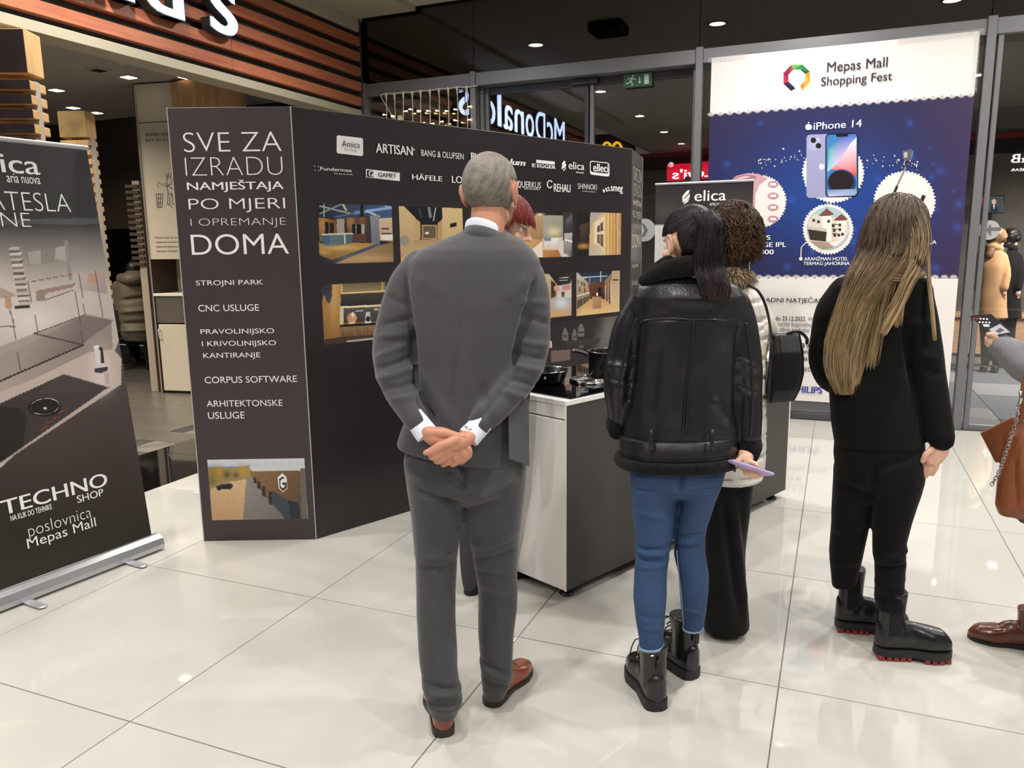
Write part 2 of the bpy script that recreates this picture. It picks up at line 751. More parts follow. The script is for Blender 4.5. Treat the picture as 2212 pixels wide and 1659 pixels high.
m_grout = mat('grout', '6f6a62', 0.8)
m_tile = mat('polished_porcelain', 'c0bdb5', 0.035, spec=0.5, noise=(1.3, 0.025, 3))
m_granite = mat('black_granite', '131213', 0.05, spec=0.6, noise=(90, 0.5, 2))
m_rfloor = mat('restaurant_tile', '5e5952', 0.3, spec=0.4, noise=(2.5, 0.12, 4))
m_cream = mat('cream_plaster', 'aea58f', 0.8)
m_ceil = mat('ceiling_paint', 'b9b4aa', 0.85)
m_frame = mat('grey_aluminium', '77787a', 0.42, metal=0.25, spec=0.5)
m_dark = mat('dark_paint', '26231f', 0.7)
m_black = mat('black_void_paint', '0d0c0c', 0.6)
m_lamp = mat('lamp_diffuser', 'ffffff', 0.5, emit=('fff6e6', 26.0))
m_lamp2 = mat('small_lamp_diffuser', 'ffffff', 0.5, emit=('fff3dc', 5.0))

# floor: grout slab and every polished tile a piece of its own
V, Fc = box((1.35, 1.2, -0.052), (13.0, 14.0, 0.10))
floor = tag(mesh_obj('floor', V, Fc, m_grout, local=(1.35, 1.2, -0.1)), kind='structure')
tile_V, tile_F = bbox((0, 0, -0.006), (TS - 0.0045, TT - 0.0045, 0.012), 0.0009)
tme = bpy.data.meshes.new('tile')
tme.from_pydata([tuple(v) for v in tile_V], [], tile_F)
tme.materials.append(m_tile)
for i in range(-1, 9):
    for j in range(-4, 6):
        if i == -1:
            continue
        o = bpy.data.objects.new('tile', tme)
        COL.objects.link(o)
        o.parent = floor
        o.location = (TX0 + (i - 0.5) * TS - 1.35, TY0 + (j - 0.5) * TT - 1.2, 0.1)
# last row cut at the facade
cutV, cutF = bbox((0, 0, -0.006), (TS - 0.0035, FY - 0.02 - (TY0 + 5 * TT), 0.012), 0.0009)
cme = bpy.data.meshes.new('tile_cut')
cme.from_pydata([tuple(v) for v in cutV], [], cutF)
cme.materials.append(m_tile)
for i in range(0, 9):
    o = bpy.data.objects.new('tile', cme)
    COL.objects.link(o)
    o.parent = floor
    o.location = (TX0 + (i - 0.5) * TS - 1.35, (FY - 0.02 + TY0 + 5 * TT) / 2 - 1.2, 0.1)

# black granite threshold in slabs
thr = empty('trim_1', (-4.5, 3.0, 0)); tag(thr, kind='structure')
for k in range(9):
    y0 = -1.6 + k * 1.0
    V, Fc = bbox((-4.505, y0 + 0.5, -0.008), (0.79, 0.996, 0.016), 0.001)
    mesh_obj('granite_slab', V, Fc, m_granite, thr)
# restaurant floor, plank tiles
rf_V, rf_F = box((-9.2, 3.0, -0.055), (8.6, 13, 0.1))
rfl = tag(mesh_obj('floor', rf_V, rf_F, mat('dark_grout', '3a3733', 0.8)), kind='structure')
rt_V, rt_F = bbox((0, 0, -0.004), (1.194, 0.297, 0.008), 0.001)
rme = bpy.data.meshes.new('floor_plank')
rme.from_pydata([tuple(v) for v in rt_V], [], rt_F)
rme.materials.append(m_rfloor)
for i in range(4):
    for j in range(11):
        o = bpy.data.objects.new('tile', rme)
        COL.objects.link(o)
        o.parent = rfl
        o.location = (-5.5 - i * 1.2 - (0.4 if j % 2 else 0) + 0.4 - rfl.location[0] - 0.4, 3.6 + j * 0.3 - rfl.location[1], 0.0 - rfl.location[2])

# ceilings
V, Fc = box((1.8, 0.2, CEIL + 0.06), (13.0, 14.1, 0.12))
ceil = tag(mesh_obj('ceiling', V, Fc, m_ceil), kind='structure')
V, Fc = box((-4.33, 3.3, CEIL - 0.02), (0.66, 7.88, 0.05))
tag(mesh_obj('trim_2', V, Fc, m_cream), kind='structure')
for i, (x, y) in enumerate(LAMPS):  # includes fixtures for the two added poster lights
    e = empty('downlight', (x, y, CEIL - 0.03), 'round recessed ceiling downlight of the mall corridor', 'light', 'downlights in the corridor ceiling')
    mesh_obj('rim', *lathe((x, y, CEIL - 0.012), [(0.085, 0), (0.11, 0.0), (0.112, 0.006), (0.085, 0.01)], 24, closed=True), m_frame, e)
    mesh_obj('diffuser', *lathe((x, y, CEIL - 0.008), [(0.086, 0), (0.086, 0.004)], 24), m_lamp, e)

vc0 = ground(1315, 52, CEIL); vc0[1] = 2 * (FY + 0.05) - vc0[1]
vnt = empty('ceiling_vent', (vc0[0], vc0[1], CEIL - 0.09), 'square black ceiling vent mirrored in the upper glass between two downlights', 'vent')
mesh_obj('vent_frame', *bbox((vc0[0], vc0[1], CEIL - 0.05), (0.36, 0.36, 0.1), 0.006), mat('vent_black', '070707', 0.7), vnt)
for k in range(5):
    mesh_obj('slat', *bbox((vc0[0], vc0[1] - 0.14 + k * 0.07, CEIL - 0.104), (0.32, 0.03, 0.01), 0.002), MATS['vent_black'], vnt)

# ---------------------------------------------------------------- left: fascia with timber slats
back = tag(mesh_obj('wall_left', *box((FX - 0.16, 3.3, (2.97 + 3.86) / 2), (0.2, 7.9, 0.89)), mat('fascia_backing', '2a302c', 0.6)), kind='structure')
m_slat = wood('reddish_timber', 'a25a40', 'bb7450', axis=1, scale=5, rough=0.5)
for k in range(5):
    z0 = 3.0 + 0.1465 * k
    for (y0, y1) in ((-0.6, 2.35), (2.354, 5.325), (5.329, 7.22)):
        mesh_obj('slat', *bbox((FX - 0.03, (y0 + y1) / 2, z0 + 0.043), (0.06, y1 - y0, 0.086), 0.003), m_slat, back)
mesh_obj('fascia_cap', *box((FX - 0.06, 7.235, 3.4), (0.12, 0.03, 0.9)), mat('dark_cap', '3a3b3c', 0.7), back)
tag(mesh_obj('trim_3', *bbox((FX - 0.11, 3.3, 2.925), (0.2, 7.84, 0.07), 0.004), m_cream), kind='structure')
tag(mesh_obj('trim_4', *bbox((FX - 0.03, 3.3, 3.81), (0.05, 7.86, 0.17), 0.004), m_cream), kind='structure')

# lit letters of the restaurant sign, standing on the slats
SF = Surf((FX, 0, 0), (0, 1, 0))
m_face = mat('lit_white_acrylic', 'ffffff', 0.4, emit=('b4caff', 6.5))
m_side = mat('letter_side', '2c3432', 0.5)
sign = empty('restaurant_sign', (FX + 0.1, 3.3, 3.22), 'white backlit letter sign on the reddish slat fascia, cut off at the top left', 'sign')
em = {'M': .995, 'c': .593, 'D': .83, 'o': .687, 'n': .712, 'a': .675, 'l': .343, 'd': .716, "'": .306, 's': .595}
y = 1.30
asc = {'M': (0, .729), 'c': (-.014, .56), 'D': (0, .729), 'o': (-.014, .56), 'n': (0, .56), 'a': (-.014, .56), 'l': (0, .76), 'd': (-.014, .76), "'": (.46, .729), 's': (-.014, .56)}
for ch in "McDonald's":
    w = em[ch] * 0.628
    z0, z1 = 3.225 + asc[ch][0] * 0.628, 3.225 + asc[ch][1] * 0.628
    letters(SF, ch, (y + 0.028, z0), (y + w - 0.028, z1), m_side, sign, weight=0.030, off=0.085, depth=0.08, name='letter_shell', st=True)
    letters(SF, ch, (y + 0.036, z0 + 0.008), (y + w - 0.036, z1 - 0.008), m_face, sign, weight=0.026, off=0.088, name='letter', st=True)
    y += w

# ---------------------------------------------------------------- facade: frames, doors, glass
m_glass = glass_mat('window_glass', 0.115)
m_tglass = glass_mat('dark_transom_glass', 0.115, (0.25, 0.25, 0.25))
ZH0, ZH1 = 3.10, 3.22


def member(name, x0, x1, y0, y1, z0, z1, par, m=None):
    return mesh_obj(name, *bbox(((x0 + x1) / 2, (y0 + y1) / 2, (z0 + z1) / 2), (x1 - x0, y1 - y0, z1 - z0), 0.004), m or m_frame, par)


def bay(name, x0, x1, gy, rail=True):
    e = empty(name, ((x0 + x1) / 2, FY, 0)); tag(e, kind='structure')
    member('header', x0, x1, FY, FY + 0.08, ZH0, ZH1, e)
    if rail:
        member('bottom_rail', x0, x1, FY, FY + 0.07, 0.0, 0.06, e, mat('dark_rail', '4a4b4c', 0.5))
        member('sill_rail', x0, x1, FY + 0.02, FY + 0.07, 0.06, 0.17, e)
    mesh_obj('pane', *box(((x0 + x1) / 2, gy, (0.1 + ZH0) / 2), (x1 - x0 - 0.002, 0.008, ZH0 - 0.1)), m_glass, e)
    return e


MX = [(-4.70, -4.625), (-3.425, -3.366), (-1.246, -1.183), (0.955, 1.02), (3.2, 3.265)]
for i, (a, b) in enumerate(MX):
    e = empty('trim_%d' % (5 + i), ((a + b) / 2, FY, 0)); tag(e, kind='structure')
    member('mullion', a, b, FY - 0.012, FY + 0.09, 0, 3.235, e)
w1 = bay('window_1', -4.625, -3.425, GY + 0.03)
w2 = bay('window_2', -1.183, 0.955, GY + 0.02)
w3 = bay('window_3', 1.02, 3.2, GY + 0.02, rail=False)
member('door_rail', 1.02, 3.2, FY + 0.02, FY + 0.06, 0.0, 0.05, w3)
member('door_stile', 1.035, 1.075, FY + 0.01, FY + 0.05, 0.0, ZH0, w3)
# sliding door, recessed
d1 = empty('door_1', (-2.3, FY, 0)); tag(d1, kind='structure')
member('header', -3.366, -1.246, FY, FY + 0.24, ZH0, ZH1, d1)
member('jamb', -3.366, -3.33, FY + 0.09, DY + 0.03, 0, ZH0, d1)
member('jamb', -1.28, -1.246, FY + 0.09, DY + 0.03, 0, ZH0, d1)
member('leaf_top_rail', -3.33, -1.28, DY - 0.02, DY + 0.03, 3.03, ZH0, d1, mat('dark_door_rail', '3b3c3e', 0.4))
member('leaf_bottom_rail', -3.33, -1.28, DY - 0.02, DY + 0.03, 0.0, 0.09, d1)
member('leaf_stile', -2.30, -2.262, DY - 0.03, DY + 0.02, 0.0, ZH0, d1, MATS['dark_door_rail'])
member('leaf_stile', -2.248, -2.21, DY - 0.03, DY + 0.02, 0.0, ZH0, d1)
member('leaf_stile', -3.33, -3.295, DY - 0.03, DY + 0.02, 0.0, ZH0, d1)
member('door_operator', -2.42, -2.16, FY + 0.10, DY - 0.03, 3.04, 3.10, d1, mat('black_plastic', '1d1d1f', 0.4))
for a, b in ((-3.295, -2.30), (-2.21, -1.28)):
    mesh_obj('pane', *box(((a + b) / 2, DY, 1.56), (b - a, 0.008, 2.94)), m_glass, d1)
# upper glazing above the header: black glass, one pane per bay
up = empty('window_4', (-1, FY, 3.22)); tag(up, kind='structure')
edges = [-4.76, -3.40, -1.225, 0.985, 3.23]
for a, b in zip(edges[:-1], edges[1:]):
    mesh_obj('pane', *box(((a + b) / 2, FY + 0.05, (3.22 + CEIL + .1) / 2), (b - a - 0.006, 0.008, CEIL + .1 - 3.22)), m_tglass, up)
mesh_obj('backing', *box((-0.8, FY + 0.35, 3.65), (10.4, 0.03, 1.1)), m_black, up)

# ---------------------------------------------------------------- entrance lobby behind the glass
mL = mat('lobby_wall', '7a746c', 0.8, noise=(3, 0.12, 4))
tag(mesh_obj('wall_lobby_back', *box((-0.5, 13.2, 1.4), (12, 0.1, 2.8)), mL), kind='structure')
tag(mesh_obj('trim_10', *box((-0.5, 13.1, 3.2), (12, 0.1, 0.9)), m_black), kind='structure')
tag(mesh_obj('trim_11', *box((-0.5, 13.0, 2.98), (12, 0.05, 0.07)), mat('red_band', '8c2320', 0.5)), kind='structure')
tag(mesh_obj('wall_lobby_left', *box((-5.4, 10.3, 1.6), (0.1, 5.8, 3.2)), m_dark), kind='structure')
tag(mesh_obj('wall_lobby_right', *box((5.4, 10.3, 1.6), (0.1, 5.8, 3.2)), mL), kind='structure')
tag(mesh_obj('ceiling', *box((0, 10.4, 3.4), (11, 5.7, 0.06)), mat('lobby_ceiling', '4d4a46', 0.8)), kind='structure')
cb = tag(mesh_obj('trim_12', *box((-0.5, 8.1, 3.32), (9.5, 0.5, 0.06)), m_cream), kind='structure')
lobf = tag(mesh_obj('floor', *box((0, 10.3, -0.055), (11, 6.0, 0.1)), mat('lobby_stone', '6a6863', 0.4)), kind='structure')
m_mat1 = mat('grey_carpet', '56585c', 0.95, bump=(220, 0.5, 0.004), noise=(30, 0.15, 3))
m_mat2 = mat('pale_carpet', '77787a', 0.95, bump=(220, 0.5, 0.004))
carp = empty('entrance_carpet', (2.0, 9.2, 0), 'grey carpet tiles with lighter checks inside the glass entrance', 'carpet')
for i in range(4):
    for j in range(5):
        mesh_obj('carpet_tile', *bbox((1.0 + i * 0.75, 7.85 + j * 0.75, 0.004), (0.744, 0.744, 0.016), 0.002), m_mat2 if (i + j) % 3 == 0 else m_mat1, carp)
spot_light('lobby_fill_light', 2.9, 9.5, 3.3, 150, 0.15)  # unseen fill lights added to brighten the lobby, no fixtures modelled
spot_light('lobby_fill_light', 3.4, 10.5, 3.3, 110, 0.15)
spot_light('lobby_fill_light', -2.6, 10.3, 3.3, 20, 0.3)

bench = empty('low_wooden_bench', (2.3, 12.2, 0), 'low tan wooden bench box at the back of the glass entrance', 'bench')
mesh_obj('box_front', *bbox((2.3, 12.3, 0.28), (2.6, 0.5, 0.5), 0.01), wood('pale_timber', 'b98f6c', 'c9a17e', axis=0, scale=3), bench)
mesh_obj('plinth', *box((2.3, 12.3, 0.02), (2.5, 0.44, 0.06)), m_black, bench)
mesh_obj('seat_top', *bbox((2.3, 12.29, 0.55), (2.7, 0.56, 0.05), 0.006), MATS['pale_timber'], bench)

# wall television
tvS = Surf((0, 12.9, 0), (1, 0, 0))
a, b = tvS.st(2121, 459), tvS.st(2168, 424)
tv = empty('television', tvS.w((a[0] + b[0]) / 2, a[1]), 'small wall television glowing inside the glass entrance', 'television')
mesh_obj('casing', *bbox(((a[0] + b[0]) / 2, 12.94, (a[1] + b[1]) / 2), (b[0] - a[0] + 0.03, 0.06, b[1] - a[1] + 0.03), 0.005), MATS['black_plastic'], tv)
mesh_obj('wall_mount', *bbox(((a[0] + b[0]) / 2, 13.06, (a[1] + b[1]) / 2), (0.12, 0.19, 0.12), 0.004), MATS['black_plastic'], tv)
m_screen = mat('lit_screen', '000000', 0.3, vcol=True)
nt = m_screen.node_tree
vc = nt.nodes.new('ShaderNodeVertexColor'); vc.layer_name = 'Col'
nt.links.new(vc.outputs[0], nt.nodes['Principled BSDF'].inputs['Emission Color'])
nt.nodes['Principled BSDF'].inputs['Emission Strength'].default_value = 0.9
g = Graphic(tvS, 0.002)
g.poly([(2121, 424), (2168, 424), (2168, 459), (2121, 459)], '3a4149')
g.poly([(2121, 426), (2133, 426), (2133, 452), (2121, 452)], 'a8404c')
g.disc((2147, 436), 5, 'b9a08e', ry=6).poly([(2138, 458), (2142, 443), (2152, 443), (2158, 458)], '20242c').poly([(2145, 443), (2149, 443), (2147, 453)], 'd8d8d8')
g.build('screen', m_screen, tv)

# emergency exit sign hanging inside
exS = Surf((0, 7.36, 0), (1, 0, 0))
a, b = exS.st(1346, 190), exS.st(1408, 155)
ex = empty('exit_sign', exS.w((a[0] + b[0]) / 2, a[1]), 'green emergency exit sign with running man and arrow behind the door glass', 'sign')
mesh_obj('sign_plate', *bbox(((a[0] + b[0]) / 2, 7.375, (a[1] + b[1]) / 2), (b[0] - a[0], 0.024, b[1] - a[1]), 0.004), mat('exit_green', '33583f', 0.4, emit=('33583f', 0.15)), ex)
mesh_obj('hanger', *bbox(((a[0] + b[0]) / 2, 7.375, b[1] + 0.01), (0.02, 0.02, 0.05), 0.002), m_frame, ex)
g = Graphic(exS, 0.006)
m_pict = mat('exit_pictogram', 'c9dccb', 0.5, vcol=True)
W_ = 'c4d6c6'
g.disc((1368, 165), 2.6, W_, 12)
g.line((1366, 169), (1362, 177), 3.4, W_).line((1362, 177), (1367, 181), 2.4, W_).line((1367, 181), (1365, 186), 2.2, W_)
g.line((1362, 177), (1356, 181), 2.4, W_).line((1356, 181), (1352, 180), 2.2, W_).line((1366, 169), (1371, 172), 1.8, W_).line((1371, 172), (1374, 170), 1.6, W_)
g.line((1365, 169), (1359, 169), 1.8, W_).line((1359, 169), (1357, 173), 1.6, W_)
g.line((1382, 166), (1382, 178), 1.8, W_).poly([(1378.5, 176), (1385.5, 176), (1382, 181)], W_)
g.poly([(1392, 161), (1402, 160), (1402, 181), (1392, 182)], W_)
g.build('running_man', m_pict, ex)

# round door stickers on the glass
m_stick = mat('frosted_sticker', 'a9aaac', 0.6)
for (cx, cy, r, S_, lab) in ((1392, 497, 24, Surf((0, DY - 0.012, 0), (1, 0, 0)), 'round grey arrow sticker on the sliding door beside the display wall'),
                             (2136, 497, 24, Surf((0, GY - 0.008, 0), (1, 0, 0)), 'round grey arrow sticker on the glass at the right above the camel coat')):
    st_ = empty('door_sticker', S_.w(*S_.st(cx, cy)), lab, 'sticker')
    c = S_.st(cx, cy); rr = abs(S_.st(cx + r, cy)[0] - c[0])
    pts = [(c[0] + rr * math.cos(t), c[1] + rr * math.sin(t)) for t in np.linspace(0.001, 2 * math.pi - 0.001, 40)]
    mesh_obj('disc', *prism(pts, S_, 0.0, 0.001), m_stick, st_)
    g = Graphic(S_, 0.0012)
    if cx < 2000:
        g.poly([(1386, 482), (1392, 484), (1400, 497), (1392, 512), (1386, 512), (1392, 497)], '63676c')
    else:
        g.poly([(2138, 485), (2131, 497), (2138, 509), (2141, 509), (2141, 499), (2162, 499), (2162, 491), (2141, 491), (2141, 485)], '6b6e70')
    g.build('arrow', M_PRINT, st_)

# icicle light string behind the first window
SL = Surf((0, 7.225, 0), (1, 0, 0))
m_cable = mat('white_cable', 'd9d2bd', 0.5)
m_bulb = mat('warm_bulb', 'fff2cf', 0.4, emit=('ffe6a8', 7.0))
strn = empty('icicle_light_string', SL.w(*SL.st(920, 200)), 'white icicle fairy light string hanging behind the window at the top', 'fairy lights')
xs = [833.8, 851.5, 870.5, 890, 908, 928, 947.7, 968, 987, 1008]
ys = [202, 201, 199, 198, 196, 194, 192, 190, 188, 187]
P3 = lambda x, y: SL.w(*SL.st(x, y))
mesh_obj('cable', *tube([P3(822, 206)] + [P3(x, y + (1.5 if i % 2 else 0)) for i, (x, y) in enumerate(zip(xs, ys))] + [P3(1030, 185)], 0.006, 6), m_cable, strn, smooth=True)
mesh_obj('cable', *tube([P3(822, 206), P3(828, 218), P3(840, 238), P3(852, 258)], 0.005, 6), m_cable, strn, smooth=True)
mesh_obj('plug', *bbox(P3(864, 254), (0.05, 0.03, 0.04), 0.006), m_cable, strn)
rs = np.random.RandomState(3)
for x, y in zip(xs, ys):
    mesh_obj('socket', *tube([P3(x, y + 1), P3(x + .5, y + 9), P3(x + 1, y + 17)], [0.014, 0.009, 0.006], 8), m_cable, strn, smooth=True)
    bot = y + 88
    mesh_obj('strand', *tube([P3(x + 1, y + 15), P3(x + 1.5 + rs.uniform(-1, 1), y + 45), P3(x + 2, bot)], 0.0045, 6), m_cable, strn, smooth=True)
    for yy in (y + rs.uniform(34, 52), y + rs.uniform(66, 84)):
        sx = rs.choice([-1, 1])
        mesh_obj('bulb', *tube([P3(x + 1.5, yy), P3(x + 1.5 + sx * 4, yy - 1), P3(x + 1.5 + sx * 7, yy - 1)], [0.003, 0.004, 0.0085], 7), m_bulb, strn, smooth=True)

# ---------------------------------------------------------------- shops across the corridor, seen mirrored in the glass
tag(mesh_obj('wall_back', *box((1.0, -6.2, 1.95), (13, 0.1, 3.9)), mat('shopfront_dark', '3a3735', 0.7)), kind='structure')


def mirror_pt(x, y, gy, Y):
    q = on_plane(x, y, (0, 2 * gy - Y, 0), (0, 1, 0))
    return np.array([q[0], Y, q[2]])


def mirror_sign(name, px0, px1, gy, Y, texts, face, label, m_txt, strength):
    """px0 = lower left, px1 = upper right of the sign as its reflection shows"""
    a, b = mirror_pt(*px0, gy, Y), mirror_pt(*px1, gy, Y)
    S_ = Surf((0, Y, 0), (-1, 0, 0))     # readable from the facade side
    e = empty(name, ((a[0] + b[0]) / 2, Y, a[2]), label, 'sign')
    mesh_obj('sign_box', *bbox(((a[0] + b[0]) / 2, Y - 0.04, (a[2] + b[2]) / 2), (b[0] - a[0], 0.07, b[2] - a[2]), 0.005), face, e)
    for txt, q0, q1, w in texts:
        p, q = mirror_pt(*q0, gy, Y), mirror_pt(*q1, gy, Y)
        letters(S_, txt, (-q[0], p[2]), (-p[0], q[2]), m_txt, e, weight=w, off=0.008, st=True)
    return e


m_red = mat('lit_red_panel', 'c01030', 0.4, emit=('d01030', 4.2))
m_litw = mat('lit_white_text', 'ffffff', 0.4, emit=('ffffff', 7.0))
mirror_sign('shop_sign', (1440, 391), (1560, 349), DY, -5.6,
            [("Levi's", (1452, 387), (1545, 362), 0.03), ('®', (1444, 361), (1455, 350), 0.0)], m_red, 'red lit shop sign across the corridor, mirrored in the door glass', m_litw, 1)
mirror_sign('shop_sign', (2176, 382), (2262, 316), GY, -5.6,
            [('P&B', (2184, 352), (2250, 330), 0.03), ('PULL&BEAR', (2184, 370), (2256, 361), 0.015)], m_black, 'black shop sign with white letters across the corridor, mirrored at the right edge', m_litw, 1)
arch = empty('yellow_arch_logo', mirror_pt(1322, 330, DY, -5.6), 'yellow double arch logo on a dark panel across the corridor, mirrored in the door glass', 'sign')
a, b = mirror_pt(1285, 345, DY, -5.6), mirror_pt(1372, 285, DY, -5.6)
mesh_obj('sign_box', *bbox(((a[0] + b[0]) / 2, -5.65, (a[2] + b[2]) / 2), (b[0] - a[0], 0.06, b[2] - a[2]), 0.005), mat('dark_red_panel', '3a1715', 0.5), arch)
m_yel = mat('lit_yellow', 'ffd21f', 0.4, emit=('ffcc20', 3.6))
for cx in (1311, 1333):
    pts = [mirror_pt(cx + 11 * math.cos(t), 330 - 22 * math.sin(t), DY, -5.58) for t in np.linspace(0, math.pi, 9)]
    mesh_obj('arch', *tube(pts, 0.035, 6, k=2), m_yel, arch, smooth=True)
a, b = mirror_pt(1262, 345, DY, -5.6), mirror_pt(1288, 287, DY, -5.6)
tag(mesh_obj('trim_13', *box(((a[0] + b[0]) / 2 - .3, -5.7, 2.9), (0.9, 0.1, 0.8)), mat('red_fascia', '8c2320', 0.5, emit=('8c2320', 0.8))), kind='structure')

# ---------------------------------------------------------------- the restaurant behind the fascia
m_rwall = mat('restaurant_dark_wall', '1c1612', 0.7)
tag(mesh_obj('wall_restaurant_back', *box((-12.6, 4.5, 1.7), (0.1, 12, 3.4)), m_rwall), kind='structure')
tag(mesh_obj('wall_restaurant_side', *box((-8.7, 9.6, 1.7), (8, 0.1, 3.4)), m_rwall), kind='structure')
tag(mesh_obj('ceiling', *box((-8.75, 3.6, 3.30), (7.9, 12.5, 0.08)), mat('restaurant_ceiling', 'aaa59f', 0.9)), kind='structure')
rl = tag(mesh_obj('trim_14', *box((-8.8, 8.0, 2.55), (7.2, 0.3, 1.4)), mat('bulkhead', '2c2119', 0.8)), kind='structure')
for (x, y) in ((-6.0, 3.2), (-8.2, 5.6), (-7.4, 4.4), (-7.0, 2.6)):
    spot_light('restaurant_fill_light', x, y, 3.2, 56, 0.5, (1.0, 0.88, 0.72))  # added fill to lift the dark interior, separate from the square downlights
for (px_, py_) in ((122, 194), (278, 166), (158, 232), (208, 243), (252, 338), (160, 306), (402, 166), (213, 151)):
    c = ground(px_, py_, 3.255)
    if c[1] > 9.4 or c[0] < -12.4:
        k = min((9.3) / c[1], 12.3 / abs(c[0])); c = np.array([c[0] * k, c[1] * k, 3.255])
    e = empty('square_downlight', c, 'small square downlight in the dark restaurant ceiling', 'light', 'downlights in the restaurant ceiling')
    mesh_obj('lamp_frame', *bbox(c, (0.16, 0.16, 0.012), 0.002), mat('pale_frame', 'b0aaa0', 0.5), e)
    mesh_obj('diffuser', *bbox(c - np.array([0, 0, 0.008]), (0.11, 0.11, 0.006), 0.002), m_lamp2 if py_ not in (151,) else m_black, e)
# spotlight hanging under the lintel
sp0 = on_plane(268, 117, (FX - 0.35, 0, 0), (1, 0, 0)); sp1 = on_plane(263, 138, (FX - 0.35, 0, 0), (1, 0, 0))
spt = empty('hanging_spotlight', sp1, 'small silver cylinder spotlight hanging under the cream lintel', 'light')
mesh_obj('lamp_body', *tube([sp0, sp1], 0.022, 16, k=1, round_ends=False), mat('silver', 'c9c9cb', 0.3, metal=0.6), spt, smooth=True, sharp=40)
mesh_obj('bracket', *tube([np.array([sp0[0], sp0[1], 3.27]), sp0], 0.006, 8, k=1), m_frame, spt)


# timber slat screens
def slat_screen(name, label, pxc, dist, rows, hpx, wl, wr, yaw, m_front, m_end, post_px, top_box=None, m_topf=None, group=None):
    d = ray(pxc, 300); d = d / math.hypot(d[0], d[1])
    K = CAM + d * dist
    n = unit([d[0], d[1], 0])
    r = np.array([n[1], -n[0], 0])
    a = -(r * math.cos(yaw) - n * math.sin(yaw) * 0)          # front runs to the left
    a = unit(-r * math.cos(yaw) + n * math.sin(yaw) * -0.15)
    b = unit(np.cross([0, 0, 1], a)); b = b if b @ n > 0 else -b
    # turn the box so its right end is seen
    c_, s_ = math.cos(yaw), math.sin(yaw)
    a2, b2 = unit(a * c_ + b * s_ * 0.9), None
    b2 = unit(np.cross([0, 0, 1], a2)); b2 = b2 if b2 @ n > 0 else -b2
    zf = lambda py: on_plane(pxc, py, K, n)[2]
    mp = dist / F
    L, D = wl * mp / c_, wr * mp / max(s_, .2)
    e = empty(name, (K[0], K[1], 0), label, 'screen', group)
    R = np.array([a2, b2, [0, 0, 1]])
    if top_box:
        z1, z0 = zf(top_box[0]), zf(top_box[1])
        c = K + a2 * L * .5 + b2 * D * .5; c[2] = (z0 + z1) / 2
        mesh_obj('top_box', *bbox(c, (L, D, z1 - z0), 0.006, R), m_end, e)
        c2 = K + a2 * L * .5 - b2 * 0.003; c2[2] = (z0 + z1) / 2
        mesh_obj('top_panel', *bbox(c2, (L * .98, 0.006, (z1 - z0) * .96), 0.001, R), m_topf, e)
    for py in rows:
        z = zf(py)
        c = K + a2 * L * .5 + b2 * D * .5; c[2] = z
        mesh_obj('slat', *bbox(c, (L, D, hpx * mp), 0.004, R), m_end, e)
        c2 = K + a2 * L * .5 - b2 * 0.002; c2[2] = z
        if m_front:
            mesh_obj('slat_face', *bbox(c2, (L, 0.004, hpx * mp * .98), 0.001, R), m_front, e)
    zt, zb = zf(rows[0] - 12), max(0, zf(rows[-1] + 14))
    c = K + a2 * post_px * mp + b2 * D * .5; c[2] = zt / 2
    mesh_obj('post', *bbox(c, (0.08, 0.05, zt), 0.004, R), mat('pale_post', 'a79c8c', 0.6), e)
    return e


m_lightwood = wood('light_beech', 'b98f5e', 'd0aa78', axis=2, scale=4)
m_darkface = mat('dark_print_face', '1d1210', 0.45, noise=(9, 0.6, 4))
m_yelprint = mat('yellow_print', 'a98b52', 0.5, noise=(5, 0.5, 2))
slat_screen('timber_slat_screen', 'nearest slatted timber screen with dark fronts above the left banner', 78, 5.6, [184, 215, 246, 278, 310, 342], 16, 85, 32, 0.62, m_darkface, m_lightwood, 12, (64, 160), m_darkface)
slat_screen('timber_slat_screen', 'farther slatted timber screen with a yellow box, right of the left banner', 190, 6.7, [308 + 20.4 * i for i in range(18)], 10, 40, 20, 0.7, m_lightwood, m_lightwood, 8, (239, 297), m_yelprint)
slat_screen('timber_slat_screen', 'dim distant slatted timber screen beside the white waste station', 288, 9.4, [402 + 13 * i for i in range(14)], 6, 20, 10, 0.6, mat('dim_wood', '3c2a18', 0.6), MATS['dim_wood'], 6, None, None)  # timber colour darkened to stand for the dimness at the back
# ================================================================== WASTE STATION IN THE RESTAURANT
d = ray(300, 500)
WS = Surf((-6.80, 6.33, 0), unit([0.985, 0.17, 0]))
ws = empty('waste_station', (-6.5, 6.5, 0), 'tall white waste station with handwritten text and bin drawing beside the display wall', 'cabinet')
m_ws = mat('white_laminate', 'c3bbaa', 0.5)
m_wsd = mat('grey_metal_flap', '6e675e', 0.35, metal=0.4)
s0 = WS.st(352, 850)[0]; s1 = s0 + 0.85


def wbox(name, a0, a1, t0, t1, o0, o1, m, par, S=WS, b=0.003):
    c = S.w((a0 + a1) / 2, (t0 + t1) / 2, (o0 + o1) / 2)
    return mesh_obj(name, *bbox(c, (a1 - a0, t1 - t0, abs(o1 - o0)), b, np.array([S.R, S.U, S.N])), m, par)


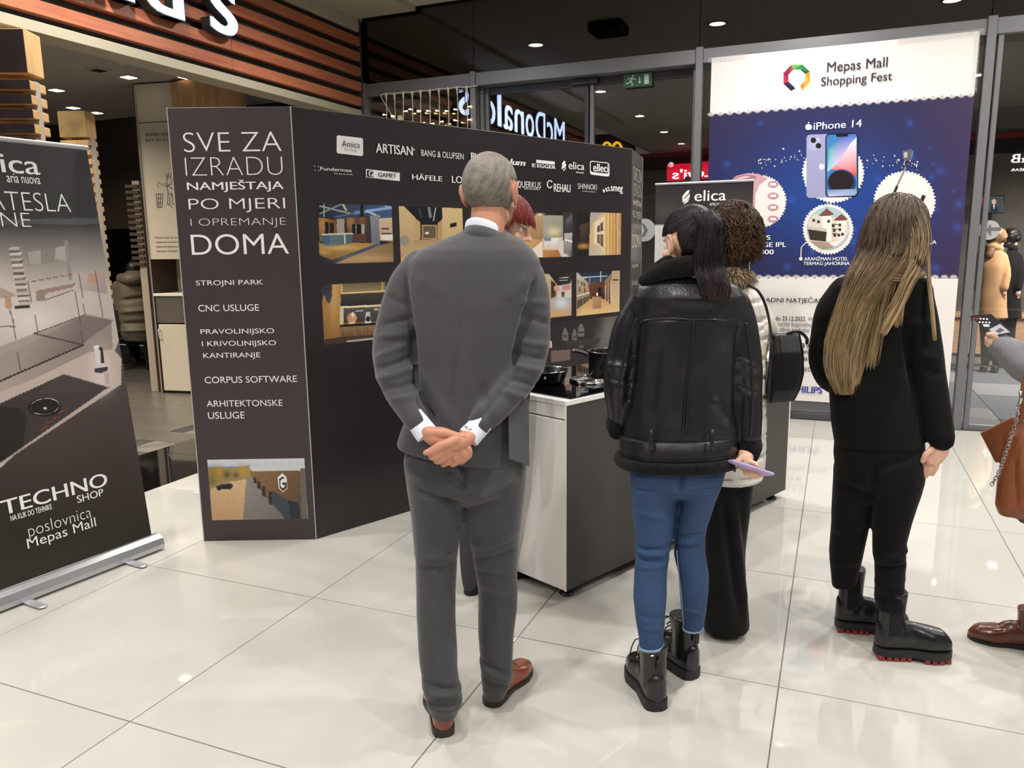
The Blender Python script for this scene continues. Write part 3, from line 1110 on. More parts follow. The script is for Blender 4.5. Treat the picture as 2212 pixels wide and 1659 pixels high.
zt = WS.st(297, 182)[1]
z_shelf = WS.st(365, 634)[1]; z_open = WS.st(372, 560)[1]; z_flap = WS.st(365, 700)[1]; z_seam = WS.st(310, 265)[1]
wbox('side_panel', s0 - 0.03, s0, 0, zt, -0.5, 0.0, mat('brown_edge', '4a3d33', 0.5), ws)
wbox('side_trim', s0 - 0.012, s0, 0, zt, 0.0, 0.008, MATS['silver'], ws)
wbox('upper_panel', s0, s1, z_seam + 0.004, zt, -0.5, 0, m_ws, ws)
wbox('text_panel', s0, s1, z_open, z_seam - 0.004, -0.5, 0, m_ws, ws)
wbox('niche_back', s0, s1, z_shelf, z_open, -0.5, -0.42, m_ws, ws)
wbox('shelf', s0, s1, z_shelf - 0.03, z_shelf, -0.5, 0.01, mat('shelf_white', 'd9d4c8', 0.4), ws)
fl = wbox('flap', s0 + .005, s1, z_flap + 0.01, z_shelf - 0.035, -0.5, -0.01, m_wsd, ws)
dr = wbox('cabinet_door', s0 + 0.02, s1, 0.03, z_flap - 0.005, -0.5, 0.0, m_ws, ws)
hp = [WS.w(*WS.st(346, 712), 0.004), WS.w(*WS.st(346, 712), 0.03), WS.w(*WS.st(349, 732), 0.03), WS.w(*WS.st(349, 732), 0.004)]
mesh_obj('handle', *tube(hp, 0.006, 8, k=3), MATS['silver'], dr, smooth=True)
wbox('plinth', s0 + 0.01, s1, 0, 0.03, -0.5, -0.02, m_black, ws)
tray = tag(mesh_obj('serving_tray', *lathe(WS.w(s0 + 0.48, z_shelf, -0.2) + np.array([0, 0, 0.001]), [(0.16, 0), (0.19, 0.02), (0.2, 0.035), (0.19, 0.035), (0.15, 0.01)], 24), m_black, smooth=True), 'black tray lying on the shelf of the white waste station', 'tray')
letters(WS, 'Inside, outside', (315, 296), (384, 283), M_BLACKINK, ws, shear=0.15, weight=0.004)
letters(WS, "let's do it right", (315, 308), (384, 296), M_BLACKINK, ws, shear=0.15, weight=0.004)
for i, t in enumerate(('Please help us keep our', 'restaurant and surroundings', 'clean and pleasant by using', 'the trash containers provided')):
    letters(WS, t, (336 + i, 517 + i * 9.7), (402 + i, 510 + i * 9.7), M_BLACKINK, ws, weight=0.004)
g = Graphic(WS, 0.0012)
g.lift = 0.0
K_ = '1b1a1c'
for pts in ([(337, 419), (352, 418), (350, 448), (340, 449), (337, 419)], [(338, 429), (351, 428)], [(339, 439), (350, 438)], [(342, 419), (343, 449)], [(347, 418), (346, 448)],
            [(361, 401), (363, 418), (371, 418), (371, 424)], [(363, 418), (362, 442), (367, 442), (367, 420)], [(372, 418), (373, 441), (378, 441), (377, 418)], [(367, 442), (372, 448)],
            [(340, 393), (348, 398), (358, 402), (366, 402)], [(339, 398), (343, 405)], [(362, 383), (360, 374)], [(365, 382), (365, 372)], [(368, 383), (371, 374)], [(361, 384), (358, 377)], [(355, 395), (375, 410)]):
    for p, q in zip(pts[:-1], pts[1:]):
        g.line(p, q, 1.1, K_)
for t in range(12):
    a0, a1 = 2 * math.pi * t / 12, 2 * math.pi * (t + 1) / 12
    g.line((366 + 6 * math.cos(a0), 391 + 8 * math.sin(a0)), (366 + 6 * math.cos(a1), 391 + 8 * math.sin(a1)), 1.1, K_)
g.build('bin_drawing', M_PRINT, ws)

rc = ground(430, 176, 3.26)
rcol = tag(mesh_obj('round_column', *lathe((-6.15, 7.0 - 0.35, 0), [(0.36, 0), (0.36, 3.22)], 40), wood('column_veneer', 'b48a5f', 'cba274', axis=2, scale=3), smooth=True, sharp=40),
           'round wood-veneered column behind the white waste station', 'column')

# ================================================================== DISPLAY WALL
A_, B_, D_, E_ = (np.array(v, float) for v in ((-3.091, 3.051, 0), (-2.534, 3.290, 0), (-1.443, 5.818, 0), (-1.500, 6.400, 0)))
SL_ = Surf(A_, B_ - A_); SM = Surf(B_, D_ - B_); SR = Surf(D_, E_ - D_)
HT = 2.244
dw = empty('display_wall', (B_ + D_) / 2, 'dark brown three-panel exhibition wall with white lettering, logos and kitchen photographs', 'display')
m_wall = mat('matt_brown_print', '40383a', 0.38, spec=0.45)
m_wall2 = mat('matt_black_print', '2c2728', 0.25, spec=0.45)
m_edge = mat('panel_edge', 'b8b2aa', 0.5)


def panel(S, L, m, name, z0=0.0, th=0.03):
    c = S.w(L / 2, (HT + z0) / 2, -th / 2)
    p = mesh_obj(name, *bbox(c, (L - 0.004, HT - z0, th), 0.0015, np.array([S.R, S.U, S.N])), m, dw)
    return p


LL, LM, LR = np.linalg.norm(B_ - A_), np.linalg.norm(D_ - B_), np.linalg.norm(E_ - D_)
panel(SL_, LL, m_wall, 'left_panel'); panel(SM, LM, m_wall2, 'main_panel'); panel(SR, LR, mat('grey_print_side', '55504b', 0.35), 'end_panel')
for S_, L_ in ((SL_, 0.0), (SL_, LL), (SR, LR)):
    c = S_.w(L_, HT / 2, -0.012)
    mesh_obj('edge_strip', *bbox(c, (0.005, HT, 0.026), 0.001, np.array([S_.R, S_.U, S_.N])), m_edge, dw)
c = SM.w(LM / 2, HT, -0.015)
mesh_obj('edge_strip', *bbox(c, (LM, 0.004, 0.028), 0.001, np.array([SM.R, SM.U, SM.N])), MATS['dark_grey_metal'], dw)

TL = [('SVE ZA', (398, 329), (606, 284), -0.016), ('IZRADU', (402, 380), (609, 338), -0.026), ('NAMJEŠTAJA', (405, 416), (612, 387), 0.018),
      ('PO MJERI', (409, 460), (615, 427), -0.012), ('I OPREMANJE', (413, 493), (617, 470), -0.024), ('DOMA', (415, 551), (622, 504), -0.006),
      ('STROJNI PARK', (424, 620), (568, 604), 0.0), ('CNC USLUGE', (429, 673), (559, 657), 0.0), ('PRAVOLINIJSKO', (434, 725), (592, 709), 0.0),
      ('I KRIVOLINIJSKO', (437, 751), (596, 735), 0.0), ('KANTIRANJE', (440, 777), (562, 761), 0.0), ('CORPUS SOFTWARE', (443, 828), (641, 811), 0.0),
      ('ARHITEKTONSKE', (447, 879), (610, 863), 0.0), ('USLUGE', (450, 905), (528, 889), 0.0)]
for t, a, b, w in TL:
    letters(SL_, t, a, b, M_WHITEINK, dw, weight=w)
# the same lettering again on the far end panel
for t, a, b, w in TL[:10]:
    qa, qb = SL_.st(*a), SL_.st(*b)
    letters(SR, t, (qa[0] * LR / LL, qa[1]), (qb[0] * LR / LL, qb[1]), mat('cream_ink', 'cfc8b8', 0.4), dw, weight=w, st=True)

# photograph of the showroom on the left panel
p = Paint(SL_, [(449, 992), (658, 991), (665, 1121), (457, 1123)], 130, 84, 'c9b08a')
p.poly([(440, 985), (670, 985), (670, 1010), (440, 1012)], 'd9dce2', 'b7c4d6', ((450, 990), (450, 1012)))
p.poly([(440, 1008), (540, 1006), (540, 1013), (440, 1014)], '7d8ea6')
p.poly([(440, 1012), (545, 1010), (545, 1060), (440, 1064)], 'a08a58')
for c, r, cc in (((462, 1022), 15, '8d7a2c'), ((475, 1018), 10, 'b8912f'), ((458, 1040), 10, '6d6630'), ((525, 1015), 12, 'b99a35'), ((490, 1026), 9, '4d4d2c'), ((510, 1026), 7, '5a4a2c')):
    p.glow(c, r, cc, 0.9)
p.poly([(455, 1056), (500, 1040), (540, 1034), (548, 1060), (530, 1123), (455, 1126)], 'd2b48a', 'c29c72', ((500, 1040), (490, 1120)))
p.poly([(532, 1034), (545, 1030), (640, 1123), (525, 1123)], '8f8a86', '77736f', ((540, 1030), (600, 1120)))
p.poly([(541, 1016), (660, 1012), (664, 1125), (618, 1125), (556, 1050), (541, 1026)], '8a6b48', '5c4733', ((545, 1020), (655, 1090)))
p.poly([(537, 1008), (600, 1002), (660, 1006), (660, 1017), (545, 1018)], 'd0d2d4')
for i, (x, y, h) in enumerate(((548, 1030, 16), (556, 1038, 20), (566, 1048, 26), (580, 1060, 32))):
    p.poly([(x, y), (x + 6 + i, y + 4), (x + 6 + i, y + h), (x, y + h - 4)], '2a2c2e')
p.poly([(588, 1060), (640, 1090), (645, 1123), (620, 1123), (588, 1085)], '3c4650')
p.poly([(622, 1080), (645, 1086), (650, 1123), (628, 1123)], '26303a')
p.poly([(648, 1012), (660, 1012), (665, 1123), (652, 1123)], '6b655f')
p.poly([(466, 1052), (478, 1046), (500, 1044), (504, 1050), (498, 1056), (470, 1058)], '22252a').disc((473, 1057), 3, '0a0a0a').disc((495, 1054), 3, '0a0a0a')
p.grain(0.06, 0.8, 0.8, 3)
p.build('photo_print', M_PRINT, dw)
g = Graphic(SL_, 0.0012)
g.poly([(610, 1022), (619, 1031), (621, 1055), (611, 1063), (602, 1054), (600, 1031)], 'eeeeee').poly([(611, 1029), (616, 1034), (610, 1034), (606, 1038), (606, 1050), (611, 1055), (616, 1050), (615, 1047), (610, 1047), (610, 1042), (619, 1042), (620, 1054), (611, 1061), (604, 1053), (603, 1034)], '3a3230')
g.build('logo', M_PRINT, dw)

# --- logos on the main panel
gl = Graphic(SM, 0.0010)
WI, BK = 'f4f2f0', '242021'
sl = 0.115


def RR(x0, y0, x1, y1, r, col):
    gl.rrect(x0, y0, x1, y1, r, col, slope=sl)


LT = lambda t, a, b, w=0.0, m=M_WHITEINK, sh=0.0: letters(SM, t, a, b, m, dw, weight=w, shear=sh, off=0.0095)
RR(727, 292, 784, 331, 4, WI)
LT('Amica', (737, 317), (775, 307), 0.0, M_BLACKINK); LT('for living', (742, 328), (769, 322), -0.01, M_BLACKINK, 0.3)
LT('ARTISAN', (810, 330), (889, 317), 0.035); LT('®', (890, 326), (894, 321))
LT('BANG & OLUFSEN', (908, 337), (999, 332), 0.006)
LT('BLANCO', (1015, 346), (1071, 335), 0.06)
LT('blum', (1086, 355), (1133, 346), 0.06, sh=0.25)
gl.poly([(1158, 345), (1198, 349), (1198, 356), (1158, 352)], WI)
LT('E', (1147, 361), (1155, 354), 0.06); LT('EGGER', (1158, 362), (1198, 358), 0.06)
gl.poly([(1214, 352), (1219, 347), (1221, 349), (1220, 354), (1214, 358)], WI).poly([(1213, 360), (1221, 353), (1223, 356), (1221, 361), (1213, 366)], WI).poly([(1216, 368), (1223, 361), (1222, 364), (1217, 370)], WI)
LT('elica', (1226, 365), (1260, 352), 0.01); LT('aria nuova', (1242, 374), (1259, 371), 0.01)
RR(1274, 347, 1316, 377, 5, WI); RR(1275.5, 348.8, 1314.5, 371, 4, BK)
LT('elleci', (1279, 370), (1312, 356), 0.03)
gl.disc((679, 359), 1.2, WI, 8).disc((680, 368), 1.2, WI, 8).disc((687, 360), 1.2, WI, 8).disc((687.5, 368.5), 1.2, WI, 8)
LT('Fundermax', (690, 368), (758, 365), 0.012); LT('For you to create', (720, 377), (760, 376), 0.01)
RR(790, 365, 863, 383, 0.5, WI); RR(792, 367.4, 806, 382, 0.5, BK); LT('G', (794, 381), (804, 370), 0.05); LT('GAMET', (815, 382), (854, 375.5), 0.03, M_BLACKINK)
LT('HÄFELE', (888, 388), (953, 378.5), 0.035)
LT('LOEWE', (974, 395), (1033, 384), 0.03)
LT('QUERKUS', (1115, 407), (1166, 394), 0.0); LT('finest oak collection', (1130, 409), (1163, 407.5), 0.0)
for k in range(10):
    a0, a1 = 2 * math.pi * k / 12 + .5, 2 * math.pi * (k + 1) / 12 + .5
    gl.line((1187 + 5.5 * math.cos(a0), 398 + 8 * math.sin(a0)), (1187 + 5.5 * math.cos(a1), 398 + 8 * math.sin(a1)), 2.2, WI)
LT('REHAU', (1194, 414), (1230, 399), 0.03)
LT('SHINNOKI', (1246, 408), (1287, 399), -0.01); LT('prefinished wood panels', (1256, 415), (1284, 413), -0.01)
for x, y in ((1303, 411), (1308, 408), (1310, 412), (1304, 414), (1313, 406), (1315, 411)):
    gl.disc((x, y), 2.0, WI, 8)
LT('smeg', (1317, 418), (1343, 404), 0.02)
gl.build('logo', M_PRINT, dw)

# --- kitchen photographs on the main panel
# 1: island kitchen
p = Paint(SM, [(683, 439), (846, 444), (850, 567), (691, 569)], 170, 128, '1c2330')
p.poly([(680, 435), (850, 435), (850, 475), (680, 475)], '1a2028', '4a5f86', ((690, 440), (850, 465)))
for a, b, w, c in (((690, 445), (760, 462), 3, 'a9aca8'), ((690, 462), (740, 440), 3, '8d9296'), ((765, 460), (848, 448), 6, '8fb0e6'), ((790, 455), (820, 468), 4, 'b9cdf2'), ((720, 470), (790, 455), 3, '59719c'), ((700, 440), (700, 475), 2, 'b9b9b0'), ((740, 440), (748, 455), 4, 'd9c8a8'), ((825, 440), (848, 452), 3, '9fb6e0')):
    p.line(a, b, w, c)
p.poly([(778, 438), (785, 438), (786, 470), (778, 470)], '0c0f14')
p.poly([(686, 468), (728, 470), (730, 522), (688, 525)], '2c2620')
p.poly([(688, 478), (727, 474), (727, 520), (690, 522)], '7a5530'); p.glow((697, 480), 14, 'c08a4e', .8, 26, [(688, 470), (727, 474), (727, 520), (690, 522)])
p.poly([(727, 472), (744, 473), (744, 505), (728, 505)], 'a39a92')
p.poly([(702, 479), (710, 480), (710, 505), (702, 505)], '120f0e'); p.poly([(712, 481), (721, 482), (721, 505), (712, 505)], '120f0e')
p.poly([(747, 470), (798, 466), (806, 526), (750, 520)], '343236'); p.glow((757, 478), 10, 'b07a44', .9, 22, [(748, 470), (775, 470), (775, 505), (750, 505)]); p.glow((782, 478), 9, '8f6238', .7, 24, [(770, 470), (798, 468), (798, 520), (770, 515)])
p.poly([(760, 484), (780, 484), (780, 505), (761, 505)], '0e0e10'); p.poly([(780, 484), (787, 484), (787, 505), (781, 505)], 'a9aaa0'); p.line((769, 484), (769, 505), 1.2, 'b8b8b8')
p.poly([(763, 505), (790, 505), (792, 524), (763, 520)], '5f3f2a')
p.poly([(799, 466), (818, 464), (821, 532), (803, 528)], '8f8f98', '70707a', ((800, 470), (820, 530)))
p.poly([(818, 472), (847, 470), (849, 522), (820, 520)], 'd8c4a2', 'c09a74', ((830, 470), (830, 520)))
p.poly([(824, 493), (840, 493), (840, 496), (824, 496)], '141010'); p.poly([(822, 507), (848, 506), (849, 519), (823, 518)], 'ece6dc'); p.poly([(824, 503), (846, 503), (846, 506), (824, 506)], '2a211c')
p.poly([(695, 507), (762, 504), (762, 526), (713, 535), (697, 530)], '6d8186', '4f6468', ((700, 505), (750, 530))); p.poly([(695, 507), (712, 508), (713, 535), (697, 530)], '3f6680')
p.poly([(694, 505), (762, 503), (763, 506), (696, 508)], 'd8d2c0'); p.poly([(743, 505), (746, 505), (747, 526), (744, 527)], 'dcd8cc')
p.poly([(688, 523), (713, 535), (765, 524), (815, 526), (740, 569), (690, 552)], 'b08a50', '7d6138', ((740, 530), (730, 568)))
p.glow((735, 535), 36, 'e0b868', .8, 5); p.glow((700, 545), 14, 'd0a45c', .7, 5)
p.poly([(690, 550), (714, 563), (818, 525), (820, 531), (722, 570), (690, 570)], '23262e', '4a5c78', ((700, 560), (818, 530)))
p.poly([(722, 570), (820, 530), (849, 522), (850, 570)], 'b59468', '8f7250', ((730, 566), (840, 526))); p.glow((800, 558), 50, 'd0ac78', .6, 8)
p.grain(0.05, .9, .7, 5)
p.build('photo_print', M_PRINT, dw)
# 2: corridor of wardrobes
p = Paint(SM, [(861, 445), (1000, 450), (1000, 566), (866, 566)], 140, 118, '17151a')
p.poly([(861, 445), (872, 445), (897, 470), (897, 540), (862, 566)], 'dcc090', 'c3a274', ((865, 450), (895, 540)))
p.poly([(897, 472), (908, 480), (908, 516), (897, 520)], 'caa878'); p.poly([(955, 448), (1000, 450), (1000, 566), (955, 530)], 'e0c48f', 'caa674', ((960, 450), (1000, 560)))
p.poly([(945, 482), (955, 474), (955, 520), (945, 515)], 'c09c6c'); p.poly([(972, 483), (986, 480), (986, 489), (972, 492)], '1c1614')
p.poly([(911, 486), (944, 486), (944, 516), (911, 516)], 'b89b70'); p.poly([(914, 489), (941, 489), (941, 514), (914, 514)], '6b5a44'); p.poly([(918, 501), (926, 501), (926, 506), (918, 506)], 'e8e4da')
p.line((926, 446), (930, 470), 6, '8d8d88'); p.line((941, 448), (936, 478), 2, 'd0d0d0'); p.line((905, 450), (910, 470), 3, '4a4a4c')
p.poly([(862, 566), (900, 518), (950, 516), (1000, 566)], 'b3946c', 'd8bc8c', ((920, 516), (920, 566))); p.disc((874, 520), 10, 'a09488', ry=12)
p.grain(0.05, .9, .7, 6)
p.build('photo_print', M_PRINT, dw)
# 3: splashback kitchen (below)
p = Paint(SM, [(693, 614), (836, 610), (836, 735), (701, 740)], 150, 130, '8c6a3c')
p.poly([(690, 605), (736, 605), (736, 745), (695, 745)], 'b08650', '8f6434', ((715, 612), (712, 738))); p.grain(0.22, 1.6, .15, 8, [(690, 605), (736, 605), (736, 745), (695, 745)])
p.glow((722, 640), 12, 'd8b070', .6, 60)
p.poly([(690, 605), (717, 612), (717, 640), (712, 656), (706, 652), (700, 636), (696, 652), (692, 640)], '2e2c30', '4a4850', ((695, 615), (716, 650)))
p.poly([(738, 606), (838, 604), (838, 630), (740, 634)], 'a08d68', '5c5040', ((760, 634), (760, 606))); p.line((738, 634), (838, 628), 2.5, 'fff0b8'); p.line((738, 606), (738, 634), 3, 'e0bc60')
p.line((826, 606), (826, 628), 4, 'c8a040')
p.poly([(736, 636), (838, 632), (838, 658), (736, 662)], '403c3c', '2e2a2a', ((740, 636), (740, 660)))
p.line((734, 664), (838, 659), 4, 'f2e2b8'); p.poly([(734, 664), (742, 664), (742, 706), (734, 706)], 'd8c8a0')
p.poly([(742, 666), (838, 662), (838, 692), (742, 698)], '5c5654', '3c3836', ((780, 664), (780, 696)))
p.line((734, 704), (838, 698), 5, '1a1716'); p.poly([(736, 707), (838, 701), (838, 722), (737, 728)], '8d7050', '6b5038', ((740, 705), (740, 728))); p.grain(0.25, 1.0, .1, 9, [(736, 707), (838, 701), (838, 722), (737, 728)])
p.disc((760, 687), 11, 'b98258', ry=12); p.disc((762, 687), 8, 'd0a07c', ry=9.5); p.disc((762, 680), 3, 'f0e8dc', ry=6); p.line((753, 698), (767, 697), 3, 'e8d8c0')
p.poly([(790, 674), (799, 674), (801, 697), (788, 698)], 'c8c8c4'); p.disc((795, 689), 5, '2c2c30', ry=6); p.line((789, 697), (802, 696), 3, 'f0f0f0'); p.line((768, 672), (784, 671), 2, 'd8d8d0'); p.line((808, 668), (818, 668), 5, 'c0a898')
p.poly([(736, 728), (838, 722), (838, 745), (695, 745), (702, 733)], '4a3a30'); p.poly([(748, 736), (838, 725), (838, 745), (752, 745)], 'a89c8c', 'c8bcac', ((760, 735), (836, 735)))
p.build('photo_print', M_PRINT, dw)
# 4: white kitchen, right of the heads
p = Paint(SM, [(1118, 456), (1239, 459), (1236, 556), (1118, 556)], 130, 105, 'cbb694')
p.poly([(1118, 450), (1240, 450), (1240, 466), (1118, 466)], '26221f'); p.glow((1166, 464), 8, 'f2e2b8', .9, 3)
p.poly([(1118, 466), (1172, 466), (1172, 560), (1118, 560)], 'c8a878', '8d6a48', ((1120, 470), (1170, 540))); p.grain(0.2, 1.8, .1, 11, [(1118, 466), (1172, 466), (1172, 520), (1118, 520)])
p.poly([(1172, 465), (1216, 466), (1216, 512), (1172, 515)], 'a9a494', '8d897c', ((1175, 466), (1210, 510))); p.glow((1196, 500), 14, 'e8d8a8', .8, 10)
p.poly([(1216, 460), (1240, 456), (1238, 556), (1216, 545)], '3a3634'); p.poly([(1222, 474), (1236, 462), (1236, 494), (1222, 496)], '5c5c5c', '2a2a2c', ((1222, 474), (1236, 494)))
p.poly([(1219, 504), (1236, 503), (1234, 556), (1219, 545)], 'b8b4b4', '6a6462', ((1220, 504), (1235, 550))); p.line((1220, 518), (1236, 522), 3, 'f0f0f0'); p.line((1226, 520), (1226, 556), 3, '8a8890')
p.poly([(1174, 514), (1206, 514), (1205, 538), (1174, 539)], 'ece4dc', 'd0c4b8', ((1180, 514), (1180, 538))); p.poly([(1174, 514), (1190, 514), (1190, 521), (1176, 521)], '6f8aa8'); p.poly([(1206, 514), (1218, 520), (1218, 552), (1206, 540)], 'cfc6c0')
p.poly([(1118, 512), (1170, 518), (1160, 556), (1118, 556)], 'dcae68', 'b98f58', ((1120, 514), (1160, 550))); p.poly([(1150, 538), (1172, 520), (1172, 556), (1140, 556)], 'e8dcc8')
p.poly([(1173, 540), (1206, 540), (1213, 556), (1173, 556)], 'c08a54', 'a8703c', ((1180, 540), (1190, 556))); p.poly([(1206, 540), (1232, 556), (1213, 556)], 'd0c8c4')
p.grain(0.05, 1.2, .9, 12)
p.build('photo_print', M_PRINT, dw)
# 5: wardrobe in timber strips
p = Paint(SM, [(1247, 458), (1343, 460), (1340, 553), (1247, 550)], 105, 100, '1f1b19')
p.poly([(1252, 486), (1272, 480), (1270, 528), (1252, 530)], '4a3c34', '2a2220', ((1252, 490), (1272, 520))); p.glow((1260, 532), 12, 'c08a44', .9, 5)
p.poly([(1275, 459), (1344, 459), (1342, 555), (1272, 555)], 'c9ab82'); p.poly([(1275, 459), (1300, 460), (1280, 480), (1276, 500)], 'a8a098')
p.poly([(1283, 482), (1305, 466), (1305, 540), (1283, 525)], 'dccbb0'); p.poly([(1290, 490), (1303, 478), (1303, 498), (1290, 502)], '55463c'); p.poly([(1290, 506), (1303, 506), (1303, 535), (1290, 524)], '6d5848')
p.line((1296, 480), (1296, 530), 2, 'b89878'); p.poly([(1272, 535), (1290, 528), (1318, 553), (1272, 555)], 'b5a88c', 'cfc2a4', ((1275, 535), (1310, 553)))
for i, c in enumerate(('d8b882', 'c09a5c', 'dcb87c', 'b88c4c', 'd0a868', 'b88850', 'c8a060', '9c7848', 'b8a890', 'c08c50', 'b07c40')):
    x = 1305 + i * 3.4
    p.poly([(x, 458), (x + 3.4, 458), (x + 3.2, 556), (x, 556)], c)
p.grain(0.04, 1.5, .3, 13)
p.build('photo_print', M_PRINT, dw)
# 6: shop floor
p = Paint(SM, [(1150, 592), (1236, 590), (1233, 682), (1150, 690)], 95, 100, 'c0a888')
p.poly([(1150, 585), (1240, 585), (1232, 612), (1205, 618), (1186, 592)], '201d1e', '33302e', ((1190, 590), (1230, 615))); p.line((1207, 601), (1228, 599), 1.5, 'c8c8c8'); p.line((1208, 606), (1226, 605), 1.5, 'a0a0a0')
p.poly([(1150, 590), (1188, 597), (1206, 618), (1206, 640), (1190, 650), (1150, 660)], 'cfb890', 'a88e68', ((1160, 600), (1204, 640))); p.poly([(1190, 605), (1200, 612), (1200, 640), (1190, 645)], '3c3028')
p.poly([(1204, 617), (1234, 613), (1234, 642), (1204, 643)], 'd0c4bc'); p.poly([(1196, 618), (1208, 618), (1208, 628), (1196, 628)], 'd09890'); p.poly([(1214, 616), (1232, 615), (1232, 626), (1214, 627)], 'c08a88'); p.poly([(1212, 630), (1219, 630), (1219, 642), (1212, 642)], '4a2c24')
p.poly([(1190, 646), (1234, 643), (1234, 690), (1150, 695), (1150, 670)], 'a8a4ac', 'd0a468', ((1210, 645), (1205, 688))); p.glow((1212, 655), 14, 'dce6f4', .8, 12); p.glow((1190, 684), 26, 'd8a860', .8, 12)
p.grain(0.06, 1.0, 1.1, 14)
p.build('photo_print', M_PRINT, dw)
# 7: library corridor
p = Paint(SM, [(1246, 588), (1340, 585), (1337, 674), (1244, 682)], 105, 100, 'c8a878')
p.poly([(1244, 585), (1340, 585), (1310, 612), (1272, 612)], '1c2430', '34485c', ((1290, 586), (1290, 610))); p.line((1254, 600), (1312, 596), 2, 'c0ccd8'); p.line((1298, 586), (1297, 610), 1.8, 'b8c4d0'); p.line((1274, 597), (1274, 612), 1.5, '9aa8b4')
p.poly([(1244, 586), (1272, 612), (1274, 645), (1244, 668)], 'b8b4ac', '8f7c60', ((1246, 600), (1272, 640)))
for i in range(7):
    x = 1247 + i * 3.7; k = (x - 1244) / 30
    p.poly([(x, 602 + k * 14), (x + 2.6, 603 + k * 14), (x + 2.6, 614 + k * 10), (x, 613 + k * 10)], ('5c4a3c', 'c8a070', '6b6258', '8f6a44')[i % 4])
    p.poly([(x, 618 + k * 8), (x + 2.6, 619 + k * 8), (x + 2.6, 630 + k * 4), (x, 629 + k * 4)], ('c08a50', '4a3c34', 'a88a60')[i % 3])
    p.poly([(x, 650 - k * 12), (x + 2.8, 649 - k * 12), (x + 2.8, 668 - k * 22), (x, 670 - k * 22)], ('3a342e', '5c4c3c')[i % 2])
p.line((1244, 640), (1274, 632), 2.5, 'e0d4bc')
p.poly([(1272, 611), (1306, 608), (1306, 646), (1274, 646)], '6b4028', '4a2c1c', ((1275, 612), (1300, 640))); p.grain(.2, 1.6, .1, 15, [(1272, 611), (1306, 608), (1306, 646), (1274, 646)]); p.poly([(1291, 621), (1299, 621), (1299, 640), (1291, 640)], '1a1412')
p.poly([(1306, 606), (1321, 590), (1321, 668), (1306, 650)], '8f7050', '5c4838', ((1306, 610), (1321, 660)))
for i in range(5):
    p.line((1308 + i * 2.8, 616 - i * 3), (1308 + i * 2.8, 650 + i * 3), 1.3, ('d8c4a0', '3a2e26')[i % 2])
p.poly([(1321, 586), (1341, 584), (1337, 676), (1320, 670)], 'b09880', 'd0b488', ((1325, 590), (1330, 670))); p.poly([(1325, 603), (1336, 603), (1336, 606), (1325, 606)], '15110f')
p.poly([(1244, 684), (1275, 647), (1306, 647), (1340, 674)], 'c49a60', 'e0bc80', ((1290, 648), (1290, 676))); p.poly([(1279, 641), (1299, 641), (1299, 666), (1280, 667)], 'b8946a', '9c7a54', ((1280, 641), (1298, 664))); p.disc((1290, 636), 2, 'f4ecd8', ry=4); p.line((1286, 640), (1295, 640), 2, '17120f')
p.grain(0.04, 1.2, .8, 16)
p.build('photo_print', M_PRINT, dw)
# faint printed steam and bottles behind the hob
p = Paint(SM, [(1188, 694), (1352, 684), (1340, 812), (1188, 820)], 120, 100, '2c2728')
for c, r, ry in (((1318, 700), 18, 34), ((1330, 660), 20, 40), ((1300, 742), 14, 26), ((1310, 720), 10, 20), ((1324, 735), 18, 26)):
    p.glow(c, r, '77736d', .55, ry)
for x0, x1, y0, y1 in ((1215, 1227, 708, 736), (1236, 1246, 710, 735), (1248, 1262, 700, 727)):
    p.poly([(x0, y1), (x0, y0 + 12), (x0 + 4, y0), (x1 - 4, y0), (x1, y0 + 12), (x1, y1)], '7a7673', a=.8); p.poly([(x0 + 2, y0 + 16), (x1 - 2, y0 + 16), (x1 - 2, y0 + 20), (x0 + 2, y0 + 20)], '3a3636')
p.poly([(1190, 758), (1231, 755), (1231, 777), (1190, 783)], '75605c'); p.poly([(1252, 742), (1260, 742), (1260, 750), (1252, 751)], '6a6664')
p.poly([(1222, 736), (1300, 730), (1290, 744), (1225, 750)], '3a3533')
p.build('photo_print', M_PRINT, dw, off=0.0004)

# ================================================================== LEFT ROLL-UP BANNER
b0 = np.array([-3.252, 2.856, 0.085]); bdir = unit([0.116, 0.993, 0])
toppt = np.array([-3.460, 2.880, 2.056]); Ub = unit(toppt - b0); Ub = unit(Ub - bdir * (Ub @ bdir))
SB = Surf(b0 - bdir * 0.85, bdir, Ub)
if SB.N[0] < 0:
    print('banner normal flipped')
rb = empty('roll_up_banner', ground(120, 1300), 'roll-up banner with cooker hob picture standing at the left edge of the view', 'banner')
HB = float((toppt - b0) @ Ub)
mesh_obj('fabric', *bbox(SB.w(0.425, HB / 2, -0.003), (0.85, HB, 0.004), 0.001, np.array([SB.R, SB.U, SB.N])), mat('banner_fabric', '38363a', 0.5), rb)
mesh_obj('top_bar', *tube([SB.w(-0.005, HB, 0), SB.w(0.855, HB, 0)], 0.012, 12, k=1, round_ends=False), MATS['silver'], rb, smooth=True, sharp=40)
Rb = np.array([bdir, [bdir[1], -bdir[0], 0], [0, 0, 1]])
m_alu = mat('brushed_aluminium', 'c2c4c8', 0.28, metal=0.7, bump=(90, 0.05, 0.001), stretch=(1, .02, 1))
rings = []
for s_ in (-0.03, 0.885):
    c = b0 - bdir * 0.85 + bdir * s_
    prof = [(-0.055, .0), (-0.05, .05), (-0.02, .068), (0.012, .07), (0.042, .054), (0.052, .022), (0.052, .0)]
    rings.append(np.array([np.array([c[0], c[1], 0.012]) + Rb[1] * a + np.array([0, 0, b]) for a, b in prof]))
n = 7
V = np.vstack(rings); Fc = [(i, (i + 1) % n, n + (i + 1) % n, n + i) for i in range(n)] + [tuple(range(n))[::-1], tuple(range(n, 2 * n))]
mesh_obj('base_cassette', V, Fc, m_alu, rb)
